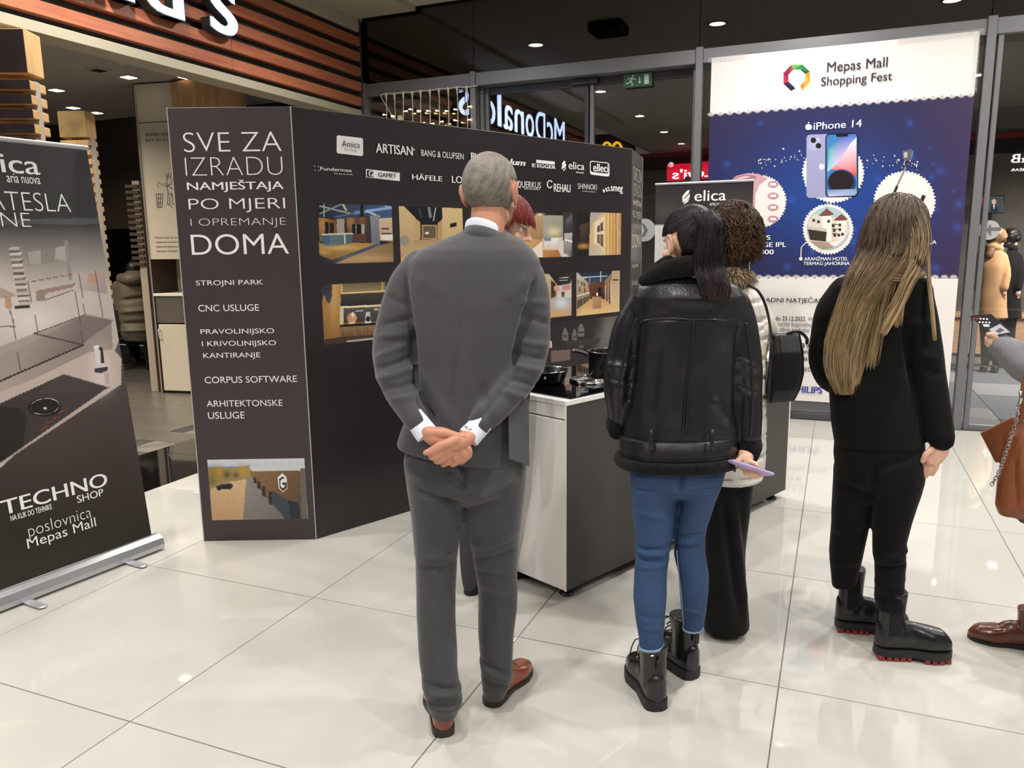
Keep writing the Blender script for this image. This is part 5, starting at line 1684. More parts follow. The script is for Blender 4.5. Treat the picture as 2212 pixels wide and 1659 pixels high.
def head_shape(c, yaw_dir, s=1.0, tilt=0.0, roll=0.0, female=False, vox=0.0042):
    """one continuous head; c = centre, yaw_dir = where the face points; returns V,F,N and the frame"""
    Y = unit([yaw_dir[0], yaw_dir[1], 0]); Z = np.array([0, 0, 1.0]); X = np.cross(Y, Z)
    Y2 = unit(Y * math.cos(tilt) - Z * math.sin(tilt)); Z2 = unit(np.cross(X, Y2))
    X2 = unit(X * math.cos(roll) + Z2 * math.sin(roll)); Z3 = unit(np.cross(X2, Y2))
    R = np.array([X2, Y2, Z3])
    L = lambda x, y, z: np.asarray(c) + (np.array([x, y, z]) * s) @ R
    a = Acc()
    w = 0.93 if female else 1.0
    a.add(*ellipsoid(L(0, -.016, .028), np.array([.076, .096, .088]) * s, R, 28, 18))
    a.add(*ellipsoid(L(0, .026, -.035), np.array([.057 * w, .062, .074]) * s, R, 24, 14))
    a.add(*ellipsoid(L(0, .008, -.068), np.array([.058 * w, .058, .040]) * s, R, 24, 12))
    a.add(*ellipsoid(L(0, .064, -.098), np.array([.024 * w, .022, .018]) * s, R))
    a.add(*ellipsoid(L(0, .070, .024), np.array([.052, .020, .012]) * s, R))
    for sg in (-1, 1):
        a.add(*ellipsoid(L(sg * .036, .062, -.026), np.array([.022, .02, .020]) * s, R))
        # ear: shell with rim and lobe
        Re = np.array([unit(R[0] * 1 + R[1] * -.45 * sg * sg), unit(R[1] + R[0] * .45 * 0), R[2]])
        a.add(*ellipsoid(L(sg * .079, -.012, -.004), np.array([.008, .018, .029]) * s, R))
        P_ = [L(sg * .076, .002, .012), L(sg * .085, -.006, .026), L(sg * .090, -.024, .024), L(sg * .089, -.030, .002), L(sg * .083, -.018, -.022), L(sg * .078, -.006, -.032)]
        a.add(*tube(P_, [.0045 * s, .005 * s, .0052 * s, .005 * s, .0055 * s, .006 * s], 8))
    a.add(*tube([L(0, .084, .012), L(0, .099, -.012), L(0, .110, -.032)], [.007 * s, .0085 * s, .0115 * s], 10))
    for sg in (-1, 1):
        a.add(*ellipsoid(L(sg * .012, .094, -.035), np.array([.009, .010, .008]) * s, R))
    a.add(*ellipsoid(L(0, .084, -.058), np.array([.022, .012, .0065]) * s, R))
    a.add(*ellipsoid(L(0, .082, -.069), np.array([.019, .012, .0075]) * s, R))
    a.add(*tube([L(0, -.022, -.05), L(0, -.030, -.12), L(0, -.030, -.20)], [.052 * s * w, .050 * s * w, .050 * s * w], 20))
    V, Fc, N = union(a, vox, 3, 0.5)
    # eye sockets
    for sg in (-1, 1):
        q = V - L(sg * .031, .088, .002)
        k = np.exp(-(q ** 2).sum(1) / (.013 * s) ** 2)
        V = V - np.outer(k * .007 * s, R[1])
    return V, Fc, N, R, L


def face_parts(L, R, s, parent, iris='4a3526', brow='3a2a20', lip='9c5a50'):
    m_eye = mat('eye_white', 'e8e2dc', 0.2)
    for sg in (-1, 1):
        e = mesh_obj('eye', *ellipsoid(L(sg * .031, .071, .003), np.array([.0125, .0125, .0115]) * s, R, 16, 10), m_eye, parent, smooth=True)
        mesh_obj('iris', *ellipsoid(L(sg * .031, .0815, .003), np.array([.0055, .0025, .0055]) * s, R, 12, 6), mat('iris_' + iris, iris, 0.15), e, smooth=True)
        mesh_obj('eyebrow', *tube([L(sg * .014, .092, .022), L(sg * .031, .085, .028), L(sg * .045, .071, .024)], [.0022 * s, .0030 * s, .0012 * s], 6, flat=.5, up=R[1]), mat('brow_' + brow, brow, 0.8), parent, smooth=True)
        mesh_obj('eyelid', *tube([L(sg * .018, .082, .007), L(sg * .031, .0835, .011), L(sg * .043, .071, .005)], [.0012 * s, .0018 * s, .0010 * s], 6), mat('lash_dark', '1c1412', 0.7), parent, smooth=True)
    mesh_obj('lips', *tube([L(-.020, .088, -.064), L(-.008, .0965, -.061), L(.008, .0965, -.061), L(.020, .088, -.064)], [.0015 * s, .0042 * s, .0042 * s, .0015 * s], 8), mat('lip_' + lip, lip, 0.4), parent, smooth=True)


def strand_mesh(paths, rads, cols):
    """many thin three-sided hair tubes: paths (n,k,3), radius (n,), colours (n,k,3)"""
    n, k, _ = paths.shape
    T = np.gradient(paths, axis=1)
    T /= np.linalg.norm(T, axis=2)[..., None] + 1e-12
    a = np.cross(T, np.array([0.31, 0.27, 0.91]))
    a /= np.linalg.norm(a, axis=2)[..., None] + 1e-9
    b = np.cross(T, a)
    taper = np.ones(k); taper[-1] = .25; taper[-2] = .7; taper[0] = .6
    R = rads[:, None, None] * taper[None, :, None]
    V = []
    for j in range(3):
        t = 2 * math.pi * j / 3
        V.append(paths + (a * math.cos(t) + b * math.sin(t)) * R)
    V = np.stack(V, 2)            # n,k,3,3
    idx = np.arange(n * k * 3).reshape(n, k, 3)
    Fs = []
    for j in range(3):
        j2 = (j + 1) % 3
        Fs.append(np.stack([idx[:, :-1, j], idx[:, :-1, j2], idx[:, 1:, j2], idx[:, 1:, j]], -1).reshape(-1, 4))
    C = np.repeat(cols[:, :, None, :], 3, axis=2).reshape(-1, 3)
    return V.reshape(-1, 3), np.concatenate(Fs), C


def fast_obj(name, V, Fq, m, parent, colors):
    me = bpy.data.meshes.new(name)
    base = np.zeros(3); p_ = parent
    while p_ is not None:
        base += np.array(p_.location); p_ = p_.parent
    V = V - base
    me.vertices.add(len(V)); me.vertices.foreach_set('co', V.ravel())
    me.loops.add(Fq.size); me.loops.foreach_set('vertex_index', Fq.ravel().astype(np.int32))
    me.polygons.add(len(Fq)); me.polygons.foreach_set('loop_start', np.arange(0, Fq.size, 4, dtype=np.int32))
    me.polygons.foreach_set('loop_total', np.full(len(Fq), 4, dtype=np.int32))
    me.polygons.foreach_set('use_smooth', [True] * len(Fq))
    me.update(); me.validate()
    ca = me.color_attributes.new('Col', 'FLOAT_COLOR', 'POINT')
    c4 = np.ones((len(V), 4), dtype=np.float32); c4[:, :3] = colors
    ca.data.foreach_set('color', c4.ravel())
    me.materials.append(m)
    o = bpy.data.objects.new(name, me)
    COL.objects.link(o); o.parent = parent
    return o


def hair_mat(name, rough=0.42, spec=0.45):
    return mat(name, 'ffffff', rough, spec=spec, vcol=True)


def hair_mass(fig, secs, n, cols, parent, name='hair', k=22, seed=1, rad=0.0011, core=True, m=None, start=0.25, lift=0.03, ends=(0.85, 1.0), core_col=None, wave=0.004):
    """secs: (xl,xr,y,d,t) from crown to ends; strands keep their place around the mass; cols: list of (fraction, colour)"""
    m = m or hair_mat('hair_strands')
    S_ = [fig.sec(*q, n=4) for q in secs]          # 4 points: +a, +b, -a, -b
    C_ = np.array([(q[0] + q[2]) / 2 for q in S_]); A_h = np.array([(q[0] - q[2]) / 2 for q in S_]); B_h = np.array([(q[1] - q[3]) / 2 for q in S_])
    r = np.random.RandomState(seed)
    K = len(secs)
    f0 = r.uniform(0, start, n) * (r.rand(n) < .8); f1 = r.uniform(ends[0], ends[1], n)
    ph = r.uniform(0, 2 * math.pi, n)
    rho = np.where(r.rand(n) < .75, r.uniform(.93, 1.0 + lift, n), r.uniform(.5, .95, n))
    t = np.linspace(0, 1, k)
    f = (f0[:, None] + (f1 - f0)[:, None] * t[None]) * (K - 1)
    i = np.clip(f.astype(int), 0, K - 2); w = f - i

    def cat(A):
        P = np.vstack([2 * A[0] - A[1], A, 2 * A[-1] - A[-2]])
        p0, p1, p2, p3 = P[i], P[i + 1], P[i + 2], P[i + 3]
        ww = w[..., None]
        return 0.5 * ((2 * p1) + (-p0 + p2) * ww + (2 * p0 - 5 * p1 + 4 * p2 - p3) * ww ** 2 + (-p0 + 3 * p1 - 3 * p2 + p3) * ww ** 3)
    c, a, b = cat(C_), cat(A_h), cat(B_h)
    drift = ph[:, None] + r.normal(0, .16, n)[:, None] * t[None] + .05 * np.sin(t[None] * 7 + r.uniform(0, 6, n)[:, None])
    P_ = c + a * np.cos(drift)[..., None] * rho[:, None, None] + b * np.sin(drift)[..., None] * rho[:, None, None]
    P_ += (np.sin(t[None] * r.uniform(6, 14, n)[:, None] + r.uniform(0, 6, n)[:, None]) * wave)[..., None] * r.normal(size=(n, 1, 3))
    fr = np.array([q[0] for q in cols]); cc = np.array([lin(q[1]) for q in cols])
    g = f / (K - 1)
    Cc = np.stack([np.interp(g, fr, cc[:, j]) for j in range(3)], -1) * r.choice([.5, .75, 1.0, 1.3, 1.7], n)[:, None, None]
    V, Fq, Co = strand_mesh(P_, r.uniform(.7, 1.3, n) * rad, Cc)
    o = fast_obj(name, V, Fq, m, parent, Co)
    if core:
        rings = []
        for j, q in enumerate(secs):
            xl, xr, y, d_, t_ = q[:5]
            s_ = .93 if j < K - 2 else .6
            mx = (xl + xr) / 2; hw = (xr - xl) / 2 * s_
            rings.append(fig.sec(mx - hw, mx + hw, y, d_, t_ * s_, n=40))
        V, Fc = loft(rings)
        nz = 1 + .04 * np.sin(np.arange(len(V)) % 40 * 1.9)[:, None]
        fr_ = np.concatenate([np.repeat(np.linspace(0, 1, K), 40), [0, 1]])
        Cn = np.stack([np.interp(fr_, fr, cc[:, j]) for j in range(3)], -1) * .55
        mesh_obj('hair_core', V, Fc, m, o, smooth=True, colors=Cn)
    return o


def scalp_hair(V, Fc, L, R, s, keep, m, parent, off=0.006, amp=0.002, name='scalp_hair', col=('2a2a2a', '4a4a4a'), scale=90):
    """short hair: the part of the head's skin that keep() selects, lifted off the scalp"""
    loc = (V - L(0, 0, 0)) @ R.T / s
    k = keep(loc)
    ok = [f for f in Fc if all(k[i] for i in f)]
    ids = sorted({i for f in ok for i in f})
    mp_ = {i: j for j, i in enumerate(ids)}
    ctr = L(0, -.016, .02)
    P_ = V[ids]
    d_ = P_ - ctr; d_ /= np.linalg.norm(d_, axis=1)[:, None]
    # thin towards the hairline
    cnt = np.zeros(len(V)); tot = np.zeros(len(V))
    for f in Fc:
        for i in f:
            tot[i] += 1
    for f in ok:
        for i in f:
            cnt[i] += 1
    edge = (cnt / np.maximum(tot, 1))[ids]
    edge = np.where(edge < 1, 0.15, 1.0)
    nz = vnoise(P_, scale, 3)
    P_ = P_ + d_ * ((off + amp * nz) * edge)[:, None]
    c0, c1 = np.array(lin(col[0])), np.array(lin(col[1]))
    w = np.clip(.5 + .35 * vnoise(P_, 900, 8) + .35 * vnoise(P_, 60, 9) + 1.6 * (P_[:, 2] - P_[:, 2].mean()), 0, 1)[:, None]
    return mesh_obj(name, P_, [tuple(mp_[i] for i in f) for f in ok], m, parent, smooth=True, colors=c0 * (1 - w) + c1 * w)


AXIS = [None]


def garment(name, parts, m, parent, vox=0.0075, smooth=3, folds=None, noise=(0, 1), cuts=None, sharp=None):
    a = Acc()
    for q in parts:
        a.add(*q)
    V, Fc, N = union(a, vox, smooth)
    if folds:
        V = creases(V, N, [(a_, b_, w_ * .95, h_ * 1.7) for a_, b_, w_, h_ in folds], AXIS[0])
    if noise[0]:
        V = V + N * (vnoise(V, noise[1], 11) * noise[0])[:, None]
    return mesh_obj(name, V, Fc, m, parent, smooth=True)


def body_mesh(parts, heads, hands, m, parent, vox=0.016):
    """one skin: trunk and limbs under the clothes, the head and the hands"""
    a = Acc()
    for q in parts:
        a.add(*q)
    V, Fc, N = union(a, vox, 4)
    big = Acc(); big.add(V, Fc)
    for q in heads:
        big.add(q[0], q[1])
    for q in hands:
        big.add(q[0], q[1])
    V, Fc = big.get()
    return mesh_obj('body', V, Fc, m, parent, smooth=True)


def hand_union(parts, vox=0.0030, sm=2):
    a = Acc()
    for q in parts:
        a.add(*q)
    V, Fc, N = union(a, vox, sm)
    return V, Fc


def shoe(heel, toe, w=0.10, hgt=0.075, sole=0.022, heel_h=0.0, kind='shoe', shaft=None, vox=0.004, round_toe=0.75, sole_w=1.03, toe_h=0.05):
    """upper and sole; heel/toe are floor points; shaft = (height, half width x, half depth, lean vector)"""
    heel, toe = np.array([heel[0], heel[1], 0]), np.array([toe[0], toe[1], 0])
    Ln = np.linalg.norm(toe - heel); d_ = unit(toe - heel); s_ = np.array([d_[1], -d_[0], 0])

    def hw(t):      # half width along the shoe
        base = float(np.interp(t, [0, .1, .2, .45, .68, .82, 1], [.66, .68, .70, .66, .98, .90 - .1 * (1 - round_toe), .80 - .4 * (1 - round_toe)]))
        if t > .80:
            base *= max(.04, 1 - ((t - .80) / .20) ** (2.2 + round_toe)) ** .55
        if t < .09:
            base *= max(.10, 1 - ((.09 - t) / .09) ** 2.2) ** .5
        return base * w / 2

    ts = [0, .015, .045, .1, .2, .32, .45, .58, .7, .8, .87, .93, .97, .99, 1.0]
    rise = lambda t: heel_h * np.clip(1 - t / .55, 0, 1) ** .8
    # sole outline prism following the rise
    top, bot = [], []
    n_ = len(ts)
    outl = [(t, hw(t) * sole_w + 0.002) for t in ts]
    pts = [(t, h) for t, h in outl] + [(t, -h) for t, h in outl[::-1]]
    V = []
    for t, h in pts:
        c = heel + d_ * t * Ln + s_ * h
        zb = 0.0 if (t < .26 or heel_h == 0) else rise(t)
        V.append(c + np.array([0, 0, zb]))
    for t, h in pts:
        c = heel + d_ * t * Ln + s_ * h
        V.append(c + np.array([0, 0, sole + rise(t)]))
    m_ = len(pts)
    Fs = []
    for i in range(n_ - 1):
        j = m_ - 1 - i
        Fs.append((i + 1, i, j, j - 1)); Fs.append((m_ + i, m_ + i + 1, m_ + j - 1, m_ + j))
    for i in range(m_):
        j = (i + 1) % m_
        Fs.append((i, j, m_ + j, m_ + i))
    sole_m = (np.array(V), Fs)
    # upper
    a = Acc()
    rings = []
    for t in ts:
        z0 = sole + rise(t) - .004
        if kind == 'boot':
            zt = np.interp(t, [0, .1, .3, .45, .7, .9, 1], [hgt * .9, hgt, hgt, hgt * .95, toe_h * 1.15, toe_h * .95, toe_h * .35])
        else:
            zt = np.interp(t, [0, .1, .3, .45, .6, .75, .9, 1], [hgt * .85, hgt, hgt * 1.05, hgt * .95, hgt * .68, toe_h, toe_h * .8, toe_h * .3])
        h = hw(t)
        c = heel + d_ * t * Ln + np.array([0, 0, z0 + zt * .35])
        rr = ring(c, s_ * h, np.array([0, 0, zt * .65]), 24, 2.5)
        rr[:, 2] = np.maximum(rr[:, 2], z0)
        rings.append(rr)
    a.add(*loft(rings))
    if shaft:
        H_, ax, ay, lean = shaft
        c0 = heel + d_ * (ay + .006) + np.array([0, 0, sole + .03])
        rg = []
        for q in (0, .25, .5, .75, 1):
            k = 1 + (0.10 * q if kind == 'boot' else 0) - .06 * math.sin(q * 3.1)
            rg.append(ring(c0 + np.array([0, 0, H_ * q]) + np.asarray(lean) * q, s_ * ax * k, d_ * ay * k, 24, 2.2))
        a.add(*loft(rg))
        a.add(*ellipsoid(c0 + d_ * .05 + np.array([0, 0, .01]), (ax * .95, .07, .05), np.array([s_, d_, [0, 0, 1]])))
    V, Fc, N = union(a, vox, 3)
    return (V, Fc), sole_m, (heel, d_, s_, Ln)


# ------------------------------------------------------------------ the man in the grey suit
SK_M = skin_mat('skin_warm', 'c48c72')
man = Fig((ground(957, 1592)[:2] + ground(1058, 1528)[:2]) / 2)
AXIS[0] = man.n
me_ = empty('person', man.B, 'man in a dark grey suit seen from behind with hands clasped at his back', 'person', 'people at the stand')
m_suit = mat('grey_wool_suit', '434345', 0.78, bump=(260, 0.22, 0.002), noise=(300, 0.10, 2), sheen=0.25, spec=0.3, stretch=(1, 1, 1.6))
m_trou = mat('grey_wool_trousers', '3d3e40', 0.8, bump=(260, 0.22, 0.002), noise=(300, 0.08, 2), sheen=0.2, spec=0.3)
m_shirt = mat('white_shirt', 'dfe3ee', 0.7)
torso = man.loft([(1012, 1086, 492, .03, .055), (992, 1100, 503, .02, .075), (950, 1132, 520, .01, .092), (905, 1152, 540, 0, .108), (880, 1166, 562, 0, .118), (872, 1168, 600, 0, .128),
                  (876, 1154, 660, 0, .134), (886, 1136, 720, 0, .132), (893, 1120, 790, 0, .124), (893, 1118, 840, 0, .123), (882, 1126, 890, 0, .130), (866, 1134, 930, 0, .138),
                  dict(xl=858, xr=1140, y=955, yr=985, d=0, t=.142), dict(xl=856, xr=1142, y=962, yr=1003, d=0, t=.142)])
larm = man.tube([(905, 572, .01, 34), (876, 620, 0, 39), (856, 690, -.01, 40), (845, 750, -.02, 40), (848, 800, -.05, 39), (868, 850, -.09, 35), (889, 888, -.135, 31), (900, 907, -.15, 30)], 24, round_ends=True)
rarm = man.tube([(1140, 590, .01, 34), (1150, 640, 0, 37), (1152, 700, -.01, 38), (1148, 755, -.02, 38), (1132, 805, -.05, 37), (1098, 850, -.09, 35), (1062, 890, -.13, 32), (1041, 914, -.145, 30)], 24)
JF = man.cr([((815, 770, -.05), (878, 745, -.09), 7, 4), ((812, 795, -.06), (885, 775, -.1), 6, -5), ((815, 815, -.06), (895, 800, -.12), 7, 5), ((825, 840, -.1), (895, 830, -.14), 6, -4),
             ((825, 700, -.03), (885, 690, -.08), 7, -4), ((822, 725, -.04), (885, 720, -.08), 7, 4), ((840, 860, -.1), (905, 855, -.16), 7, 4), ((835, 640, -.03), (880, 660, -.06), 8, -3),
             ((1120, 740, -.08), (1185, 745, -.05), 7, 4), ((1112, 765, -.1), (1182, 775, -.06), 6, -5), ((1105, 790, -.1), (1172, 800, -.06), 7, 5), ((1095, 815, -.12), (1160, 830, -.08), 6, -4),
             ((1130, 680, -.06), (1188, 700, -.03), 8, -4), ((1125, 650, -.06), (1180, 655, -.03), 8, 3), ((1080, 840, -.13), (1140, 860, -.1), 7, 4),
             ((872, 600, -.1), (886, 700, -.1), 5, -6), ((886, 700, -.1), (900, 850, -.1), 6, -9), ((1158, 600, -.1), (1130, 700, -.1), 5, -6), ((1130, 700, -.1), (1108, 810, -.1), 6, -9), ((900, 850, -.1), (942, 912, -.1), 6, -6), ((1108, 812, -.1), (1012, 915, -.1), 6, -6),
             ((985, 770, -.12), (980, 900, -.13), 7, -3), ((1010, 720, -.13), (1000, 950, -.13), 12, 3), ((905, 800, -.1), (985, 930, -.13), 12, 3), ((1110, 790, -.1), (1030, 900, -.13), 12, 3),
             ((1040, 820, -.12), (1070, 960, -.12), 10, -3), ((930, 880, -.12), (940, 960, -.13), 10, -3), ((995, 560, -.12), (1000, 780, -.13), 4, -1.2), ((900, 600, -.1), (960, 640, -.12), 16, 2),
             ((1140, 600, -.1), (1090, 650, -.12), 16, 2)])
garment('jacket', [torso, larm, rarm], m_suit, me_, 0.0072, 3, JF, (0.0022, 22))
# vent flap at the lower right, jacket collar
fl_ = [man.p(x, y, d_) for x, y, d_ in ((1098, 870, -.118), (1142, 862, -.06), (1143, 1006, -.075), (1100, 990, -.15))]
V = np.array(fl_ + [q - man.n * 0.006 for q in fl_]); mesh_obj('vent_flap', V, [(0, 1, 2, 3), (7, 6, 5, 4), (0, 4, 5, 1), (1, 5, 6, 2), (2, 6, 7, 3), (3, 7, 4, 0)], m_suit, me_)
for sg, xs_ in ((-1, (990, 1003, 1030)), (1, (1106, 1092, 1066))):
    pass
mt = man.tilt
col_r = [mt(man.sec(985, 1106, 522, .02, .094, n=40, yr=540), .006), mt(man.sec(996, 1096, 510, .02, .090, n=40, yr=530), .018), mt(man.sec(1001, 1091, 500, .018, .086, n=40, yr=522), .028), mt(man.sec(1004, 1088, 504, .018, .082, n=40, yr=526), .026)]
mesh_obj('jacket_collar', *loft(col_r, cap=False), m_suit, me_, smooth=True)
sc_ = [mt(man.sec(1003, 1090, 506, .018, .080, n=40, yr=528), .026), mt(man.sec(1004, 1089, 490, .018, .079, n=40, yr=514), .032), mt(man.sec(1005, 1088, 486, .018, .076, n=40, yr=510), .032), mt(man.sec(1007, 1086, 500, .020, .072, n=40, yr=522), .026)]
mesh_obj('shirt_collar', *loft(sc_, cap=False), m_shirt, me_, smooth=True)
# trousers
pelv = man.loft([(888, 1122, 925, 0, .11), (876, 1134, 960, 0, .125), (872, 1138, 1000, -.005, .138), (878, 1134, 1045, -.01, .138), (900, 1116, 1078, 0, .08)])
lleg = man.loft([(876, 1006, 1010, 0, .125), (879, 1005, 1050, -.01, .125), (886, 1001, 1095, -.01, .108), (892, 995, 1150, 0, .09), (897, 988, 1210, 0, .078), (899, 985, 1270, -.01, .072), (899, 985, 1330, -.03, .073), (902, 987, 1390, -.05, .070),
                 (908, 988, 1445, -.07, .064), (914, 996, 1490, -.08, .064), (920, 1000, 1512, -.09, .066), (924, 991, 1528, -.075, .058), (931, 987, 1540, -.075, .054)])
rleg = man.loft([(1000, 1136, 1010, 0, .125), (1000, 1134, 1050, 0, .125), (1000, 1129, 1095, 0, .108), (1010, 1122, 1150, .01, .09), (1022, 1117, 1210, .02, .078), (1032, 1118, 1270, .04, .074), (1033, 1117, 1310, .05, .073), (1032, 1110, 1370, .06, .066),
                 (1036, 1107, 1415, .07, .062), (1038, 1108, 1445, .07, .064), (1040, 1104, 1470, .08, .063), (1043, 1090, 1498, .08, .058)])
TF = man.cr([((880, 1035, -.14), (990, 1060, -.12), 8, 4), ((885, 1060, -.14), (995, 1085, -.1), 7, -5), ((1010, 1090, -.12), (1120, 1030, -.12), 12, 4), ((1000, 1060, -.13), (998, 1000, -.14), 8, -7),
             ((895, 1215, -.09), (985, 1195, -.08), 7, 3), ((898, 1235, -.09), (985, 1225, -.08), 7, -3), ((1020, 1185, -.06), (1115, 1150, -.06), 8, 4), ((1025, 1215, -.06), (1115, 1185, -.05), 7, -4), ((1030, 1240, -.05), (1100, 1245, -.04), 6, -3),
             ((1038, 1265, -.04), (1100, 1290, -.03), 6, 3), ((905, 1480, -.15), (995, 1500, -.15), 6, -4), ((912, 1505, -.15), (1000, 1510, -.15), 6, 5), ((918, 1525, -.15), (995, 1530, -.15), 5, -4),
             ((1036, 1435, 0), (1105, 1465, 0), 6, -4), ((1040, 1450, 0), (1105, 1480, 0), 6, 5), ((1042, 1475, 0), (1100, 1495, 0), 5, -3), ((944, 1100, -.11), (940, 1480, -.13), 3, 1.6), ((1065, 1100, -.1), (1078, 1420, -.01), 3, 1.6)])
garment('trousers', [pelv, lleg, rleg], m_trou, me_, 0.0072, 3, TF, (0.002, 20))
# hands: palms and curled fingers wrapped around each other
T_ = lambda pts, n=12: man.tube(pts, n, k=4)
handL = [T_([(910, 926, -.168, 15), (922, 934, -.177, 18), (940, 945, -.185, 21), (962, 955, -.19, 20)]), man.tube([(925, 935, -.19, 14), (955, 935, -.20, 13), (978, 940, -.205, 10), (1002, 944, -.205, 7.5)], 12),
         T_([(950, 962, -.20, 10), (958, 980, -.205, 9.5), (968, 995, -.20, 9), (958, 1003, -.19, 7.5)]), T_([(970, 962, -.20, 10), (982, 980, -.205, 9.5), (988, 995, -.20, 8.5), (978, 1003, -.19, 7.5)]),
         T_([(985, 960, -.20, 9), (999, 976, -.205, 9), (1004, 990, -.2, 8), (996, 998, -.19, 7)]), T_([(998, 955, -.195, 8), (1012, 970, -.2, 8), (1013, 984, -.195, 7.5), (1006, 990, -.19, 6.5)])]
handR = [T_([(1024, 938, -.165, 18), (1010, 946, -.18, 19), (990, 955, -.20, 20), (972, 960, -.205, 18)]), T_([(985, 950, -.215, 12), (960, 960, -.225, 10), (940, 972, -.225, 8.5), (920, 978, -.22, 7)]),
         T_([(968, 955, -.222, 9), (950, 962, -.225, 8.5), (938, 968, -.225, 7), (926, 974, -.222, 6)]), T_([(965, 972, -.215, 9.5), (945, 984, -.22, 9), (934, 988, -.215, 8), (930, 982, -.2, 7)]),
         T_([(972, 980, -.21, 9), (955, 992, -.215, 9), (944, 996, -.205, 8), (942, 990, -.19, 7)])]
hl, hr = hand_union(handL), hand_union(handR)
hd_c = man.p(1062, 420, .03)
face_dir = man.n * math.cos(math.radians(24)) + man.r * math.sin(math.radians(24))
hV, hF, hN, hR, hL = head_shape(hd_c, face_dir, 1.0, tilt=0.10, roll=0.0)
neck = man.tube([(1052, 480, .03, 33), (1049, 530, .02, 34)], 24)
sh = lambda q, k: (q[0] * 1.0, q[1])


def slim(part, k=0.70):
    """the same limb, thinner, for the body under the clothes (each ring shrinks about its own centre)"""
    V, Fc = part
    V = V.copy()
    n = sum(1 for f in Fc if len(f) == 3) // 2      # ring size = cap triangles
    for i in range(0, len(V) - 2, n):
        c = V[i:i + n].mean(0)
        V[i:i + n] = c + (V[i:i + n] - c) * k
    return V, Fc


bodyM = body_mesh([slim(torso), slim(larm, .5), slim(rarm, .5), slim(pelv), slim(lleg, .7), slim(rleg, .7), neck], [(hV, hF)], [hl, hr], SK_M, me_)
for k_, (pa, pb, r_) in enumerate((((900, 909, -.152), (919, 934, -.165), 25.5), ((1038, 918, -.148), (1016, 941, -.163), 26))):
    a_, b_ = man.p(*pa), man.p(*pb)
    ax = unit(b_ - a_); u_ = unit(np.cross(ax, man.n)); v_ = np.cross(ax, u_); rr_ = r_ * man.m(-.15)
    mesh_obj('shirt_cuff', *loft([ring(a_ - ax * .02, u_ * rr_ * .9, v_ * rr_ * .8, 28), ring(b_, u_ * rr_, v_ * rr_ * .95, 28), ring(b_ + ax * .010, u_ * rr_ * 1.0, v_ * rr_ * .95, 28), ring(b_ + ax * .006, u_ * rr_ * .9, v_ * rr_ * .7, 28)]), m_shirt, me_, smooth=True, sharp=45)
for x, y in ((1007, 921), (1016, 927)):
    mesh_obj('button', *ellipsoid(man.p(x, y, -.185), (.005, .005, .005), n=10, m=6), MATS['silver'], me_, smooth=True)
m_hairg = hair_mat('cropped_grey_hair', 0.75, 0.2)
scalp_hair(hV, hF, hL, hR, 1.0, lambda q: ((q[:, 2] > -.045 + .0 * q[:, 1]) & (q[:, 1] < .035 + .6 * q[:, 2]) & ~((np.abs(q[:, 0]) > .072) & (q[:, 2] < .035) & (q[:, 1] > -.04)) & ~((q[:, 1] > .02) & (q[:, 2] < .02))), m_hairg, me_, 0.0045, 0.0012, col=('57504a', 'a09990'))
scalp_hair(hV, hF, hL, hR, 1.0, lambda q: ((q[:, 2] < -.03) & (q[:, 2] > -.115) & (q[:, 1] > .0 + 0 * q[:, 0]) & (np.abs(q[:, 0]) > .02)), m_hairg, me_, 0.0012, 0.0006, name='beard_stubble', col=('7c5c4c', '94705c'))
face_parts(hL, hR, 1.0, me_)
m_brown = mat('brown_leather', '8a4a2c', 0.24, spec=0.6, coat=0.35, noise=(14, 0.22, 3))
m_bsole = mat('dark_brown_sole', '2e2823', 0.45)
for hp_, tp_ in ((ground(961, 1594), None), (ground(1055, 1528), ground(1136, 1446))):
    if tp_ is None:
        dd = unit(man.n * math.cos(.14) - man.r * math.sin(.14)); tp_ = hp_ + dd * 0.29
    else:
        dd = unit(tp_ - hp_); tp_ = hp_ + dd * 0.295
    up_, so_, fr_ = shoe(hp_, tp_, 0.098, 0.088, 0.015, 0.012, round_toe=.45, toe_h=.05)
    u_ = mesh_obj('shoe', *up_, m_brown, me_, smooth=True)
    mesh_obj('sole', *so_, m_bsole, u_)
    h0_, d0_, s0_, L0_ = fr_
    for t_ in (.50, .57, .64):
        zt_ = .098 - (t_ - .5) * .22
        mesh_obj('shoelace', *tube([h0_ + d0_ * L0_ * t_ - s0_ * .018 + np.array([0, 0, zt_ - .004]), h0_ + d0_ * L0_ * t_ + np.array([0, 0, zt_]), h0_ + d0_ * L0_ * t_ + s0_ * .018 + np.array([0, 0, zt_ - .004])], .0022, 6), mat('dark_lace', '4a2618', .6), u_, smooth=True)

# ------------------------------------------------------------------ the red-haired woman beyond him
SK_W = skin_mat('skin_light', 'e2b49c')
red = Fig((-1.375, 2.945))
AXIS[0] = red.n
re_ = empty('person', red.B, 'woman with a short dark red bob talking beyond the man in the suit', 'person', 'people at the stand')
m_blk = mat('black_cloth', '0f0f11', 0.85, bump=(240, 0.2, 0.002), sheen=0.04, spec=.25)
rt_ = red.loft([(1058, 1122, 560, 0, .05), (1030, 1150, 580, 0, .08), (1012, 1160, 610, 0, .095), (1008, 1158, 680, 0, .10), (1012, 1148, 760, 0, .095), (1008, 1146, 840, 0, .10), (1000, 1140, 900, 0, .11)])
ra1 = red.tube([(1148, 610, -.02, 22), (1162, 680, -.03, 21), (1162, 740, -.06, 18), (1168, 752, -.2, 14)], 16)
ra2 = red.tube([(1022, 610, 0, 22), (1010, 690, 0, 20), (1010, 770, -.03, 18), (1020, 820, -.1, 14)], 16)
garment('blouse', [rt_, ra1, ra2], m_blk, re_, 0.009, 3, None, (0.003, 18))
